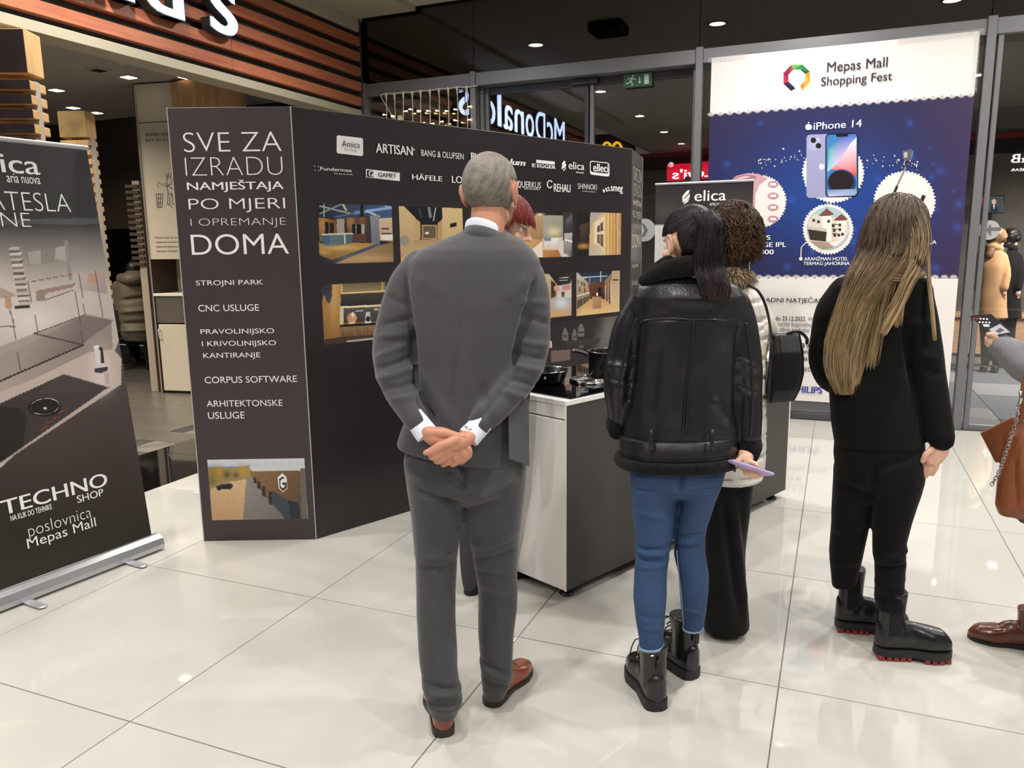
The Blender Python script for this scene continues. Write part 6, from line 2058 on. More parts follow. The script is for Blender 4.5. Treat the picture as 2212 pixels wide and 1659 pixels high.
rp = red.loft([(1002, 1138, 880, 0, .10), (1000, 1136, 940, 0, .105), (1002, 1130, 985, 0, .10)])
rl1 = red.tube([(1035, 980, 0, 34), (1018, 1070, -.01, 27), (1012, 1150, -.03, 22), (1012, 1225, -.04, 19), (1014, 1262, -.04, 16)], 16)
rl2 = red.tube([(1100, 980, .02, 34), (1098, 1070, .05, 27), (1092, 1150, .10, 22), (1088, 1210, .15, 18), (1088, 1235, .16, 16)], 16)
garment('trousers', [rp, rl1, rl2], mat('dark_grey_trousers', '36373a', .8, bump=(240, .2, .002)), re_, 0.009, 3, None, (0.003, 16))
rc_ = red.p(1094, 490, -.0)
rfd = red.r * math.cos(math.radians(38)) - red.n * math.sin(math.radians(38)) * -.55
rfd = unit(red.r * 0.90 - red.n * .30)
rV, rF, rN, rR, rL = head_shape(rc_, rfd, .96, tilt=0.22, female=True)
rneck = red.tube([(1088, 530, .02, 25), (1084, 572, .01, 28)], 16)
rhand = hand_union([red.tube([(1168, 750, -.16, 11), (1176, 744, -.2, 11), (1182, 742, -.22, 9)], 12)] + [red.tube([(1180, 738 + i * 3.2, -.22, 3.6), (1186, 737 + i * 3.4, -.235, 3.3), (1190, 741 + i * 3, -.23, 3)], 8) for i in range(4)] + [red.tube([(1176, 748, -.22, 4), (1182, 754, -.24, 3.6)], 8)])
rhand2 = hand_union([red.tube([(1020, 820, -.1, 10), (1022, 836, -.1, 11), (1023, 846, -.1, 9)], 12)] + [red.tube([(1017 + i * 4, 846, -.1, 3.6), (1017 + i * 4, 858, -.1, 3.3), (1018 + i * 4, 866, -.09, 3)], 8) for i in range(4)] + [red.tube([(1030, 834, -.11, 4), (1033, 846, -.12, 3.4)], 8)])
body_mesh([slim(rt_), slim(ra1, .7), slim(ra2, .7), slim(rp), slim(rl1, .7), slim(rl2, .7), rneck], [(rV, rF)], [rhand, rhand2], SK_W, re_)
face_parts(rL, rR, .96, re_, iris='6a5a44', brow='7a4434', lip='a85a50')
m_redh = hair_mat('red_hair', 0.38, 0.5)
keep_bob = lambda q: ((q[:, 1] < .012) & (q[:, 2] > -.085)) | ((q[:, 1] < .045) & (q[:, 2] > .02)) | (q[:, 2] > .055)
scalp_hair(rV, rF, rL, rR, .96, keep_bob, m_redh, re_, 0.016, 0.003, col=('5c1f1c', '8a3028'), scale=70)


def cap_strands(L, R, s, n, roots, cols, parent, m, length=0.12, k=10, seed=2, lift=.012, drop=.9, fwd=0.0, rad=.0011, curl=0.0, name='hair', ctr=(0, -.016, .028), rr=(.080, .100, .092)):
    """strands that start on the scalp where roots() allows and fall along it"""
    r = np.random.RandomState(seed)
    P_ = []
    tries = 0
    while len(P_) < n and tries < n * 40:
        tries += 1
        v = r.normal(size=3); v /= np.linalg.norm(v)
        q = np.array(ctr) + v * np.array(rr)
        if roots(q): P_.append((q, v))
    out = []
    for q, v in P_:
        ln = length * r.uniform(.75, 1.1)
        path = [q.copy()]
        p_ = q.copy(); st_ = ln / (k - 1)
        az = r.normal(0, .15)
        for j in range(k - 1):
            rel = (p_ - np.array(ctr)) / np.array(rr); nr = rel / np.linalg.norm(rel)
            g_ = np.array([az + curl * math.sin(j * 1.7 + q[0] * 90), fwd + curl * math.cos(j * 1.9 + q[1] * 90), -1.0])
            g_ -= nr * (g_ @ nr) * (1.0 if np.linalg.norm(rel) < 1.12 else .2)
            p_ = p_ + unit(g_) * st_
            rel = (p_ - np.array(ctr)) / np.array(rr); l_ = np.linalg.norm(rel)
            want = 1 + lift / .09 + .05 * r.rand()
            if l_ < want and p_[2] > -.03: p_ = np.array(ctr) + rel / l_ * want * np.array(rr)
            path.append(p_.copy())
        out.append(path)
    A_ = np.array(out)
    Wd = np.asarray(L(0, 0, 0)) + (A_ * s) @ R
    cc = np.array([lin(c) for c in cols]); t = np.linspace(0, 1, k)
    C_ = np.stack([np.interp(t, np.linspace(0, 1, len(cc)), cc[:, j]) for j in range(3)], -1)[None] * r.uniform(.55, 1.5, len(A_))[:, None, None]
    V, Fq, Co = strand_mesh(Wd, r.uniform(.8, 1.3, len(A_)) * rad, C_)
    return fast_obj(name, V, Fq, m, parent, Co)


cap_strands(rL, rR, .96, 2200, lambda q: q[1] < .015 and q[2] > .0, ('5a1d1a', '8c3028', '7a2a22'), re_, m_redh, length=.145, fwd=.04, lift=.022, rad=.0012)
cap_strands(rL, rR, .96, 900, lambda q: q[2] > .07 and q[1] > -.02, ('5a1d1a', '8c3028', '7a2a22'), re_, m_redh, length=.075, fwd=.5, lift=.022, rad=.0012, seed=12)
for (hp_, ang) in ((ground(1004, 1284), 1.15), (ground(1080, 1262), .9)):
    dd = unit(red.n * math.cos(ang) + red.r * math.sin(ang))
    up_, so_, fr_ = shoe(hp_, hp_ + dd * .235, 0.085, 0.075, 0.010, 0.055, round_toe=.4, toe_h=.045, kind='boot', shaft=(.09, .036, .045, (0, 0, 0)))
    u_ = mesh_obj('ankle_boot', *up_, mat('black_suede', '151517', .7), re_, smooth=True)
    mesh_obj('sole', *so_, m_black, u_)
    mesh_obj('heel_block', *bbox(hp_ + dd * .035 + np.array([0, 0, .03]), (.05, .055, .06), .004, np.array([dd, np.cross([0, 0, 1], dd), [0, 0, 1]])), m_black, u_)

# ------------------------------------------------------------------ the girl in the leather jacket
girl = Fig((ground(1425, 1528)[:2] + ground(1500, 1468)[:2]) / 2)
AXIS[0] = girl.n
ge_ = empty('person', girl.B, 'woman with a black ponytail in a black leather shearling jacket and blue jeans', 'person', 'people at the stand')
m_lea = mat('black_leather', '1a1a1d', 0.33, spec=0.5, bump=(130, 0.35, 0.003), noise=(60, .1, 3))
m_lea2 = mat('black_belt_leather', '1b1b1d', 0.36, spec=0.5, bump=(130, .2, .002))
m_shear = mat('black_shearling', '070708', 0.95, bump=(180, 1.0, 0.012), sheen=0.08, spec=.2)
gt = girl.loft([(1425, 1530, 585, 0, .06), (1400, 1560, 600, 0, .082), (1376, 1596, 618, 0, .100), (1366, 1612, 640, 0, .112), (1362, 1612, 690, 0, .120), (1362, 1608, 750, 0, .122), (1358, 1604, 820, 0, .125),
                (1350, 1600, 880, 0, .132), (1345, 1598, 925, 0, .138), (1340, 1595, 970, 0, .142), (1340, 1594, 990, 0, .142)])
gl_ = girl.tube([(1388, 650, 0, 29), (1362, 700, 0, 33), (1348, 760, 0, 36), (1338, 810, -.01, 34), (1336, 860, -.01, 29), (1336, 905, .0, 23)], 24)
gr_ = girl.tube([(1592, 655, 0, 28), (1604, 710, 0, 31), (1612, 770, 0, 32), (1616, 830, 0, 31), (1618, 890, -.01, 28), (1619, 945, -.02, 25)], 24)
GF = girl.cr([((1376, 690, -.11), (1352, 900, -.11), 8, -6), ((1600, 700, -.11), (1596, 920, -.12), 8, -6), ((1388, 690, -.12), (1600, 690, -.12), 2.5, -1.5),
              ((1310, 790, -.06), (1365, 800, -.1), 8, 3), ((1312, 815, -.06), (1362, 830, -.1), 8, -3), ((1590, 780, -.1), (1640, 800, -.05), 8, 3), ((1590, 830, -.1), (1640, 850, -.05), 9, -3),
              ((1420, 730, -.12), (1400, 920, -.14), 18, -3), ((1560, 730, -.12), (1575, 920, -.14), 18, -3), ((1470, 740, -.13), (1455, 930, -.14), 16, 3), ((1540, 860, -.13), (1580, 920, -.14), 10, 3), ((1430, 640, -.1), (1560, 650, -.12), 18, 3)])
garment('jacket', [gt, gl_, gr_], m_lea, ge_, 0.0072, 3, GF, (0.0028, 24))


def on_back(fig, y, x, xl, xr, t, d=0.0, out=0.004):
    """a point on the back surface of a torso section"""
    m_ = (xl + xr) / 2; h = (xr - xl) / 2
    u = min(.999, abs((x - m_) / h))
    return fig.p(x, y, d - (1 - u ** 2.2) ** (1 / 2.2) * t - out)


def gb(x, y, out=.004):
    ys_ = [585, 600, 618, 640, 690, 750, 820, 880, 925, 970, 990]
    xl = np.interp(y, ys_, [1425, 1400, 1376, 1366, 1362, 1362, 1358, 1350, 1345, 1340, 1340]); xr = np.interp(y, ys_, [1530, 1560, 1596, 1612, 1612, 1608, 1604, 1600, 1598, 1595, 1594])
    return on_back(girl, y, x, xl, xr, np.interp(y, ys_, [.06, .082, .1, .112, .12, .122, .125, .132, .138, .142, .142]), 0, out)


for pts in ([(1382, 700), (1400, 691), (1450, 688), (1500, 690), (1550, 691), (1602, 702)], [(1497, 692), (1492, 760), (1482, 840), (1476, 930)], [(1475, 602), (1477, 640)], [(1500, 692), (1496, 760), (1487, 840), (1482, 930)]):
    mesh_obj('seam', *tube([gb(x, y, .001) for x, y in pts], .0035 if len(pts) > 2 else .002, 8), m_lea, ge_, smooth=True)
for pts in ([(1375, 690, -.085), (1352, 760, -.085), (1338, 830, -.08), (1335, 910, -.065)], [(1612, 700, -.075), (1622, 780, -.075), (1626, 860, -.08), (1622, 940, -.07)]):
    mesh_obj('sleeve_seam', *tube([girl.p(*q) for q in pts], .004, 8), m_lea, ge_, smooth=True)
# belt with loops, shearling hem, cuffs and collar
b1_ = [girl.sec(1340, 1597, 934, 0, .146, n=48), girl.sec(1337, 1598, 936, 0, .150, n=48), girl.sec(1336, 1597, 966, 0, .154, n=48), girl.sec(1338, 1595, 968, 0, .148, n=48)]
mesh_obj('belt', *loft(b1_), m_lea2, ge_, smooth=True, sharp=50)
for x in (1408, 1540):
    mesh_obj('belt_loop', *tube([girl.p(x, 927, -.143), girl.p(x - 1, 933, -.155), girl.p(x - 2, 968, -.162), girl.p(x - 2, 974, -.150)], .0065, 8, flat=.4), m_lea2, ge_, smooth=True)
tp = []
for i in range(49):
    a_ = 2 * math.pi * i / 48
    q = girl.sec(1339, 1595, 988, 0, .148, n=48)[i % 48]
    tp.append(q)
mesh_obj('shearling_hem', *tube(tp, .020, 12, k=1, round_ends=False), m_shear, ge_, smooth=True)
mesh_obj('shearling_cuff', *girl.tube([(1331, 905, 0, 21), (1331, 918, 0, 23), (1332, 930, 0, 20)], 16), m_shear, ge_, smooth=True)
mesh_obj('shearling_cuff', *girl.tube([(1619, 950, -.02, 25), (1619, 965, -.02, 27), (1618, 978, -.02, 24)], 16), m_shear, ge_, smooth=True)
ca = Acc()
ca.add(*girl.tube([(1392, 606, -.04, 14), (1420, 590, -.07, 18), (1460, 578, -.085, 22), (1510, 575, -.085, 22), (1550, 585, -.06, 18)], 16))
ca.add(*girl.tube([(1398, 604, .02, 16), (1425, 582, 0, 18), (1450, 570, 0, 20), (1500, 566, 0, 22), (1540, 580, 0, 20)], 16))
V, Fc, N = union(ca, .006, 4); V = V + N * (vnoise(V, 130, 5) * .0022)[:, None]
mesh_obj('shearling_collar', V, Fc, m_shear, ge_, smooth=True)
m_jean = mat('blue_denim', '2f486e', 0.85, bump=(330, 0.3, 0.002), noise=(240, 0.22, 3))
gp = girl.loft([(1358, 1574, 965, 0, .12), (1358, 1573, 1000, 0, .135), (1364, 1558, 1040, -.01, .13), (1380, 1538, 1064, 0, .08)])
gl1 = girl.loft([(1360, 1476, 1010, 0, .125), (1362, 1475, 1045, 0, .12), (1364, 1464, 1085, 0, .103), (1370, 1456, 1140, -.01, .082), (1373, 1447, 1195, -.02, .07), (1370, 1441, 1240, -.03, .07), (1368, 1441, 1285, -.05, .070), (1373, 1437, 1335, -.07, .056), (1380, 1433, 1375, -.08, .046), (1381, 1433, 1397, -.08, .043)])
gl2 = girl.loft([(1470, 1570, 1010, .01, .125), (1472, 1560, 1045, .01, .12), (1470, 1544, 1085, .02, .103), (1458, 1524, 1150, .03, .08), (1456, 1524, 1195, .04, .072), (1465, 1531, 1240, .05, .07), (1468, 1531, 1275, .06, .07), (1472, 1525, 1325, .07, .052), (1475, 1519, 1357, .08, .044)])
GJ = girl.cr([((1372, 1190, -.1), (1448, 1185, -.08), 4, -4), ((1372, 1200, -.1), (1448, 1198, -.08), 4, 3), ((1370, 1212, -.1), (1446, 1210, -.08), 4, -4), ((1378, 1230, -.1), (1444, 1222, -.08), 4, 2.5), ((1458, 1160, -.05), (1524, 1150, -.04), 4, -3),
              ((1458, 1175, -.05), (1526, 1168, -.04), 4, 3), ((1458, 1187, -.05), (1526, 1182, -.04), 4, -3), ((1365, 1062, -.12), (1460, 1060, -.12), 5, -3), ((1478, 1060, -.11), (1550, 1055, -.1), 5, -3), ((1475, 1010, -.14), (1472, 1066, -.13), 5, -6),
              ((1370, 1110, -.1), (1440, 1120, -.1), 8, 2), ((1382, 1330, -.12), (1435, 1340, -.12), 4, -2), ((1382, 1355, -.12), (1433, 1362, -.12), 4, 2), ((1475, 1320, 0), (1520, 1330, 0), 4, 2)])
garment('jeans', [gp, gl1, gl2], m_jean, ge_, 0.0068, 3, GJ, (0.0015, 26))
for q in ((1380, 1434, 1396, -.08, .045), (1474, 1520, 1356, .08, .046)):
    mesh_obj('jeans_hem', *loft([girl.sec(q[0], q[1], q[2] - 5, q[3], q[4], n=32), girl.sec(q[0] - .5, q[1] + .5, q[2], q[3], q[4] + .001, n=32), girl.sec(q[0] + 1, q[1] - 1, q[2] + 1, q[3], q[4] - .003, n=32)]), mat('washed_denim_edge', '8aa0bf', .8), ge_, smooth=True)
mesh_obj('side_seam', *tube([girl.p(1462, 1190, -.035), girl.p(1466, 1240, -.02), girl.p(1472, 1290, -.005), girl.p(1476, 1350, .03)], .002, 6), mat('faded_seam', '7a91b4', .8), ge_, smooth=True)
mesh_obj('back_pocket', *tube([gb(1405, 1004, .0), girl.p(1418, 1012, -.142), girl.p(1434, 1006, -.143)], .0018, 6), MATS['faded_seam'], ge_, smooth=True)
# head, looking to the left and away
gc = girl.p(1487, 528, .0)
gfd = unit(-girl.r * .62 + girl.n * .80)
gV, gF, gN, gR, gL = head_shape(gc, gfd, .96, tilt=0.12, female=True)
gneck = girl.tube([(1480, 560, .01, 28), (1478, 605, 0, 32)], 16)
gh = [girl.tube([(1612, 975, -.03, 17), (1610, 990, -.05, 17), (1606, 1003, -.06, 15)], 12)]
for (x0, y0, x1, y1, x2, y2, r_) in ((1618, 1000, 1634, 1006, 1642, 1020, 6), (1614, 1008, 1630, 1022, 1640, 1027, 6), (1608, 1010, 1622, 1026, 1632, 1030, 5.5), (1602, 1010, 1612, 1024, 1618, 1024, 5.2)):
    gh.append(girl.tube([(x0, y0, -.065, r_ + .5), ((x0 + x1) / 2, (y0 + y1) / 2 - 3, -.075, r_), (x1, y1, -.08, r_), (x2, y2, -.07, r_ - .8)], 10))
gh.append(girl.tube([(1602, 990, -.07, 7), (1590, 1000, -.09, 6.2), (1586, 1012, -.09, 5)], 10))
gh = hand_union(gh)
gh2 = hand_union([girl.tube([(1332, 925, 0, 14), (1330, 945, .0, 15), (1328, 955, .02, 13)], 12)] + [girl.tube([(1320 + i * 7, 955, .02, 5), (1322 + i * 6, 970, .04, 4.6), (1326 + i * 5, 978, .06, 4)], 8) for i in range(4)] + [girl.tube([(1344, 945, .0, 5), (1348, 958, .02, 4.4)], 8)])
mesh_obj('painted_nail', *girl.tube([(1586, 1011, -.097, 4.2), (1587, 1017, -.095, 3)], 8), mat('dark_nail', '1c0f14', .2), ge_, smooth=True)
body_mesh([slim(gt), slim(gl_, .7), slim(gr_, .7), slim(gp), slim(gl1, .7), slim(gl2, .7), gneck], [(gV, gF)], [gh], SK_W, ge_)
face_parts(gL, gR, .96, ge_, iris='3a2a20', brow='1c1614')
m_bh = hair_mat('black_hair', 0.36, 0.5)
scalp_hair(gV, gF, gL, gR, .96, lambda q: (((q[:, 2] > .03) & (q[:, 1] < .052 + .35 * q[:, 2])) | ((q[:, 1] < -.028) & (q[:, 2] > -.06))) & ~((np.abs(q[:, 0]) > .058) & (q[:, 2] < .032) & (q[:, 1] > -.04)), m_bh, ge_, 0.009, 0.001, col=('0e0b0b', '1f1a1a'), scale=60)
# strands combed back to the tie
tie = girl.p(1513, 472, -.055)
r_ = np.random.RandomState(4); P_l = []
while len(P_l) < 1700:
    v = r_.normal(size=3); v /= np.linalg.norm(v)
    q = np.array([0, -.016, .028]) + v * np.array([.083, .103, .096])
    if ((q[2] > .03 and q[1] < .075) or (q[1] < -.0 and q[2] > -.03) or (q[1] < -.03 and q[2] > -.06)) and not (abs(q[0]) > .055 and q[2] < .032 and q[1] > -.045):
        a_ = gL(*q); pp = []
        ctr_ = gL(0, -.016, .028)
        for t in np.linspace(0, 1, 12):
            w_ = a_ * (1 - t) + tie * t
            rel = (w_ - ctr_) @ gR.T / .96 / np.array([.085, .105, .098]); l_ = np.linalg.norm(rel)
            if l_ < 1: w_ = ctr_ + ((rel / l_ * np.array([.085, .105, .098])) * .96) @ gR
            pp.append(w_ + r_.normal(size=3) * .0006)
        P_l.append(pp)
P_l = np.array(P_l)
C_ = np.array(lin('1c1717'))[None, None] * r_.uniform(.4, 1.7, len(P_l))[:, None, None] * np.ones((1, 12, 1))
V, Fq, Co = strand_mesh(P_l, r_.uniform(.8, 1.3, len(P_l)) * .0010, C_)
fast_obj('hair', V, Fq, m_bh, ge_, Co)
mesh_obj('hair_tie', *tube([girl.p(1505 + 10 * math.cos(t), 466 + 9 * math.sin(t), -.06 - .02 * math.sin(t + 1)) for t in np.linspace(0, 6.2, 12)], .006, 8, k=2), m_black, ge_, smooth=True)
hair_mass(girl, [(1502, 1524, 466, -.06, .03), (1500, 1545, 459, -.075, .038), (1505, 1556, 476, -.085, .044), (1506, 1559, 505, -.09, .046), (1502, 1559, 540, -.095, .046), (1500, 1560, 575, -.10, .044), (1505, 1568, 600, -.115, .038), (1514, 1578, 622, -.125, .030), (1523, 1572, 648, -.13, .02)],
          2300, [(0, '141011'), (.55, '1f1719'), (.85, '33262a'), (1, '43332f')], ge_, name='ponytail', seed=5, rad=.0010, m=m_bh, start=.1, ends=(.72, 1.02), wave=.002)
# boots
m_boot = mat('black_boot_leather', '141415', 0.30, spec=0.55, bump=(60, .25, .003), coat=.2)
m_rub = mat('black_rubber', '1a1a1b', 0.55)
for hp_, ang, sx, sy in ((ground(1422, 1538), -.36, 1406, 1400), (ground(1502, 1468), -.75, 1496, 1355)):
    dd = unit(girl.n * math.cos(ang) + girl.r * math.sin(ang))
    up_, so_, fr_ = shoe(hp_ , hp_ + dd * .275, 0.108, 0.10, 0.036, 0, kind='boot', shaft=(.155, .044, .050, dd * .012), round_toe=.95, toe_h=.062, sole_w=1.06)
    u_ = mesh_obj('ankle_boot', *up_, m_boot, ge_, smooth=True)
    mesh_obj('sole', *so_, m_rub, u_)
    h0_, d0_, s0_, L0_ = fr_
    side = -s0_
    # heel block, pull tab, laces, eyelets
    mesh_obj('heel_block', *bbox(h0_ + d0_ * .045 + np.array([0, 0, .014]), (.075, .072, .028), .012, np.array([d0_, s0_, [0, 0, 1]])), m_rub, u_)
    mesh_obj('pull_tab', *bbox(h0_ - d0_ * .002 + np.array([0, 0, .165]), (.008, .020, .05), .003, np.array([d0_, s0_, [0, 0, 1]])), m_rub, u_)
    mesh_obj('metal_tag', *bbox(h0_ + d0_ * .004 - s0_ * .024 + np.array([0, 0, .205]), (.004, .011, .006), .001, np.array([d0_, s0_, [0, 0, 1]])), mat('gold_metal', 'cdb98c', .25, metal=1), u_)
    for i in range(5):
        c_ = h0_ + d0_ * (.112 + .012 * (4 - i) ** 1.1 * .9) + np.array([0, 0, .095 + i * .026])
        mesh_obj('lace', *tube([c_ - s0_ * .026, c_ + d0_ * .010, c_ + s0_ * .026], .0026, 6), m_black, u_, smooth=True)
        mesh_obj('eyelet', *ellipsoid(c_ - s0_ * .029, (.005, .005, .005), n=8, m=5), MATS['gold_metal'], u_, smooth=True)
    c_ = h0_ + d0_ * .13 + np.array([0, 0, .19])
    for sg in (.6, 1.1):
        mesh_obj('lace_loop', *tube([c_, c_ + d0_ * .03 * sg - s0_ * .03 * sg + np.array([0, 0, -.01]), c_ + d0_ * .04 * sg - s0_ * .045 * sg + np.array([0, 0, -.07 * sg]), c_ + d0_ * .02 - s0_ * .03 * sg + np.array([0, 0, -.06])], .0022, 6), m_black, u_, smooth=True)
mesh_obj('sock', *girl.tube([(1406, 1390, -.08, 22), (1406, 1412, -.08, 22)], 20), mat('white_sock', 'cfcac4', .9), ge_, smooth=True)
# her phone
ph_c = girl.p(1617, 1011, -.085)
ax = unit(girl.p(1650, 1021, -.07) - girl.p(1587, 1000, -.10)); fl = unit(np.cross(ax, girl.n * .35 + np.array([0, 0, 1]) * .94)); tn = np.cross(ax, fl)
m_lil = mat('lilac_case', 'b9a6cf', .4)
pho = empty('mobile_phone', ph_c, 'lilac cased phone held low by the woman in the leather jacket', 'phone')
RP = np.array([ax, fl, tn])
mesh_obj('case', *bbox(ph_c, (.148, .072, .010), .0045, RP), m_lil, pho)
mesh_obj('screen', *bbox(ph_c - tn * .0052, (.138, .064, .001), .0005, RP), m_black, pho)
for k_ in (.045, .062):
    mesh_obj('camera_lens', *ellipsoid(ph_c + ax * k_ - fl * .036, (.005, .003, .005), RP, 10, 6), m_black, pho, smooth=True)

# ------------------------------------------------------------------ the woman in the white quilted coat
wc = Fig((-.36, 3.05))
AXIS[0] = wc.n
we_ = empty('person', wc.B, 'woman with curly brown hair in a white quilted coat and wide black trousers', 'person', 'people at the stand')
m_wq = mat('white_quilted_nylon', 'dcd6ce', .55, bump=(30, .3, .004), sheen=.1)
wt_ = wc.loft([(1545, 1612, 606, 0, .06), (1520, 1640, 628, 0, .10), (1508, 1655, 655, 0, .12), (1505, 1660, 700, 0, .125), (1510, 1658, 770, 0, .125), (1512, 1655, 850, 0, .125), (1512, 1657, 920, 0, .13), (1512, 1655, 980, 0, .135), (1515, 1652, 1020, 0, .135), (1520, 1648, 1034, 0, .13)])
wr_ = wc.tube([(1635, 660, .03, 22), (1656, 705, .06, 22), (1664, 728, .10, 20), (1650, 745, .22, 17)], 16)
wl_ = wc.tube([(1525, 660, .03, 22), (1512, 730, .06, 22), (1512, 790, .12, 18), (1530, 800, .25, 14)], 16)
WQ = []
for y in list(range(650, 1035, 42)):
    WQ.append(((1590, y + 8, -.12), (1662, y - 4, -.03), 3.2, -6)); WQ.append(((1500, y, -.03), (1590, y + 8, -.12), 3.2, -6))
for y in range(660, 1000, 84):
    WQ.append(((1590, y, -.12), (1660, y + 42, -.03), 2.2, -3)); WQ.append(((1660, y + 42, -.03), (1590, y + 84, -.12), 2.2, -3))
garment('coat', [wt_, wr_, wl_], m_wq, we_, 0.0075, 3, wc.cr(WQ), (0.003, 20))
wp = wc.loft([(1522, 1640, 1000, 0, .11), (1520, 1634, 1040, 0, .11)])
w1 = wc.loft([(1575, 1630, 1030, .02, .09), (1572, 1622, 1100, .03, .09), (1570, 1612, 1180, .05, .09), (1575, 1606, 1260, .08, .08), (1580, 1604, 1310, .1, .07)])
w2_ = wc.loft([(1524, 1600, 1030, -.02, .09), (1522, 1602, 1100, -.02, .09), (1520, 1602, 1180, -.03, .09), (1518, 1608, 1260, -.03, .09), (1516, 1618, 1330, -.03, .09), (1522, 1619, 1358, -.03, .085)])
garment('trousers', [wp, w1, w2_], m_blk, we_, 0.008, 3, wc.cr([((1560, 1060, -.1), (1600, 1340, -.11), 10, -6), ((1585, 1100, -.1), (1610, 1340, -.1), 8, 5)]), (0.002, 16))
wc_c = wc.p(1577, 516, .0)
wV, wF, wN, wR, wL = head_shape(wc_c, unit(wc.n * .8 - wc.r * .5), .95, tilt=.1, female=True)
wneck = wc.tube([(1577, 555, 0, 24), (1577, 600, 0, 28)], 16)
whand = hand_union([wc.tube([(1645, 742, .22, 10), (1632, 742, .28, 10)], 12)] + [wc.tube([(1632, 736 + i * 4, .28, 3.4), (1622, 736 + i * 4, .31, 3), (1616, 740 + i * 4, .31, 2.6)], 8) for i in range(4)] + [wc.tube([(1636, 732, .27, 4), (1626, 728, .29, 3.4)], 8)])
body_mesh([slim(wt_), slim(wr_, .7), slim(wp), slim(w1, .7), slim(w2_, .7), wneck], [(wV, wF)], [whand], SK_W, we_)
face_parts(wL, wR, .95, we_)
m_cur = hair_mat('curly_brown_hair', .5, .4)
scalp_hair(wV, wF, wL, wR, .95, lambda q: (q[:, 2] > .02) | (q[:, 1] < .0), m_cur, we_, .017, .008, col=('241a15', '4a3626'), scale=110)
cap_strands(wL, wR, .95, 2600, lambda q: (q[2] > .02 and q[1] < .09) or q[1] < .02, ('2c1f18', '4c3626', '6a4c34'), we_, m_cur, length=.11, curl=1.1, lift=.024, rad=.0013, seed=9)
# fur collar
r_ = np.random.RandomState(6); nf = 3200
cp, cr_ = smooth_path([wc.p(1540, 600, -.02), wc.p(1560, 598, -.08), wc.p(1585, 594, -.10), wc.p(1603, 596, -.07), wc.p(1612, 600, .02), wc.p(1590, 590, .08)], [.03] * 6, 8)
ix = r_.randint(0, len(cp), nf); dv = r_.normal(size=(nf, 3)); dv /= np.linalg.norm(dv, axis=1)[:, None]
st0 = cp[ix] + dv * .020; ln = r_.uniform(.016, .034, nf)[:, None]
pth = np.stack([st0 + dv * ln * t + np.array([0, 0, -1]) * ln * t * t * .6 for t in np.linspace(0, 1, 5)], 1)
cols_ = np.array([lin(c) for c in ('b09a78', '8a7352', '4a3a28', 'd0bf9c')])[r_.randint(0, 4, nf)][:, None, :] * np.linspace(.5, 1.2, 5)[None, :, None]
V, Fq, Co = strand_mesh(pth, np.full(nf, .0011), cols_)
fur = fast_obj('fur_collar', V, Fq, m_cur, we_, Co)
mesh_obj('fur_base', *tube(cp, .024, 12, k=1), mat('fur_base', '6a563c', .9), fur, smooth=True)
for hp_, ang in ((ground(1612, 1364), -1.35), (ground(1600, 1330), -1.2)):
    dd = unit(wc.n * math.cos(ang) + wc.r * math.sin(ang)); up_, so_, fr_ = shoe(hp_, hp_ + dd * .25, .09, .07, .02, .01)
    u_ = mesh_obj('shoe', *up_, MATS['black_suede'], we_, smooth=True); mesh_obj('sole', *so_, m_rub, u_)
# black shoulder bag
bg = Fig((-.36 + .03, 3.05 - .02))
m_bag = mat('black_bag_leather', '121213', .33, spec=.5, bump=(150, .15, .002))
be_ = empty('shoulder_bag', bg.p(1695, 866, 0), 'black leather shoulder bag hanging from the white coat woman', 'bag')
bs = [dict(xl=1666, xr=1728, y=722, yr=720, d=.02, t=.035), dict(xl=1662, xr=1735, y=760, yr=757, d=.02, t=.055), dict(xl=1658, xr=1736, y=805, yr=803, d=.02, t=.066), dict(xl=1656, xr=1728, y=840, yr=836, d=.02, t=.070), dict(xl=1655, xr=1716, y=865, yr=860, d=.02, t=.066)]
a_ = Acc(); a_.add(*bg.loft(bs, e=6)); V, Fc, N = union(a_, .005, 2)
mesh_obj('bag_body', V, Fc, m_bag, be_, smooth=True)
mesh_obj('seam', *tube([bg.p(1683, 724, -.028), bg.p(1690, 780, -.045), bg.p(1702, 858, -.052)], .0016, 6), m_bag, be_, smooth=True)
mesh_obj('handle', *bg.tube([(1700, 722, .0, 3.4), (1716, 716, .0, 3.4), (1732, 720, .01, 3.4), (1743, 732, .02, 3.4), (1743, 741, .02, 3.4)], 8), m_bag, be_, smooth=True)
mesh_obj('ring', *tube([bg.p(1733 + 4.5 * math.cos(t), 747 + 5.5 * math.sin(t), .0) for t in np.linspace(0, 6.1, 12)], .0022, 6, k=2), MATS['chrome'], be_, smooth=True)
mesh_obj('shoulder_strap', *bg.tube([(1620, 618, -.07, 3), (1637, 628, -.08, 3), (1652, 655, -.08, 3), (1661, 690, -.06, 2.6), (1666, 728, -.02, 2.6)], 8), m_bag, be_, smooth=True)
mesh_obj('zip_pull', *bg.tube([(1659, 740, -.06, 2.2), (1656, 758, -.065, 2), (1653, 778, -.06, 2)], 6), MATS['gold_metal'], be_, smooth=True)

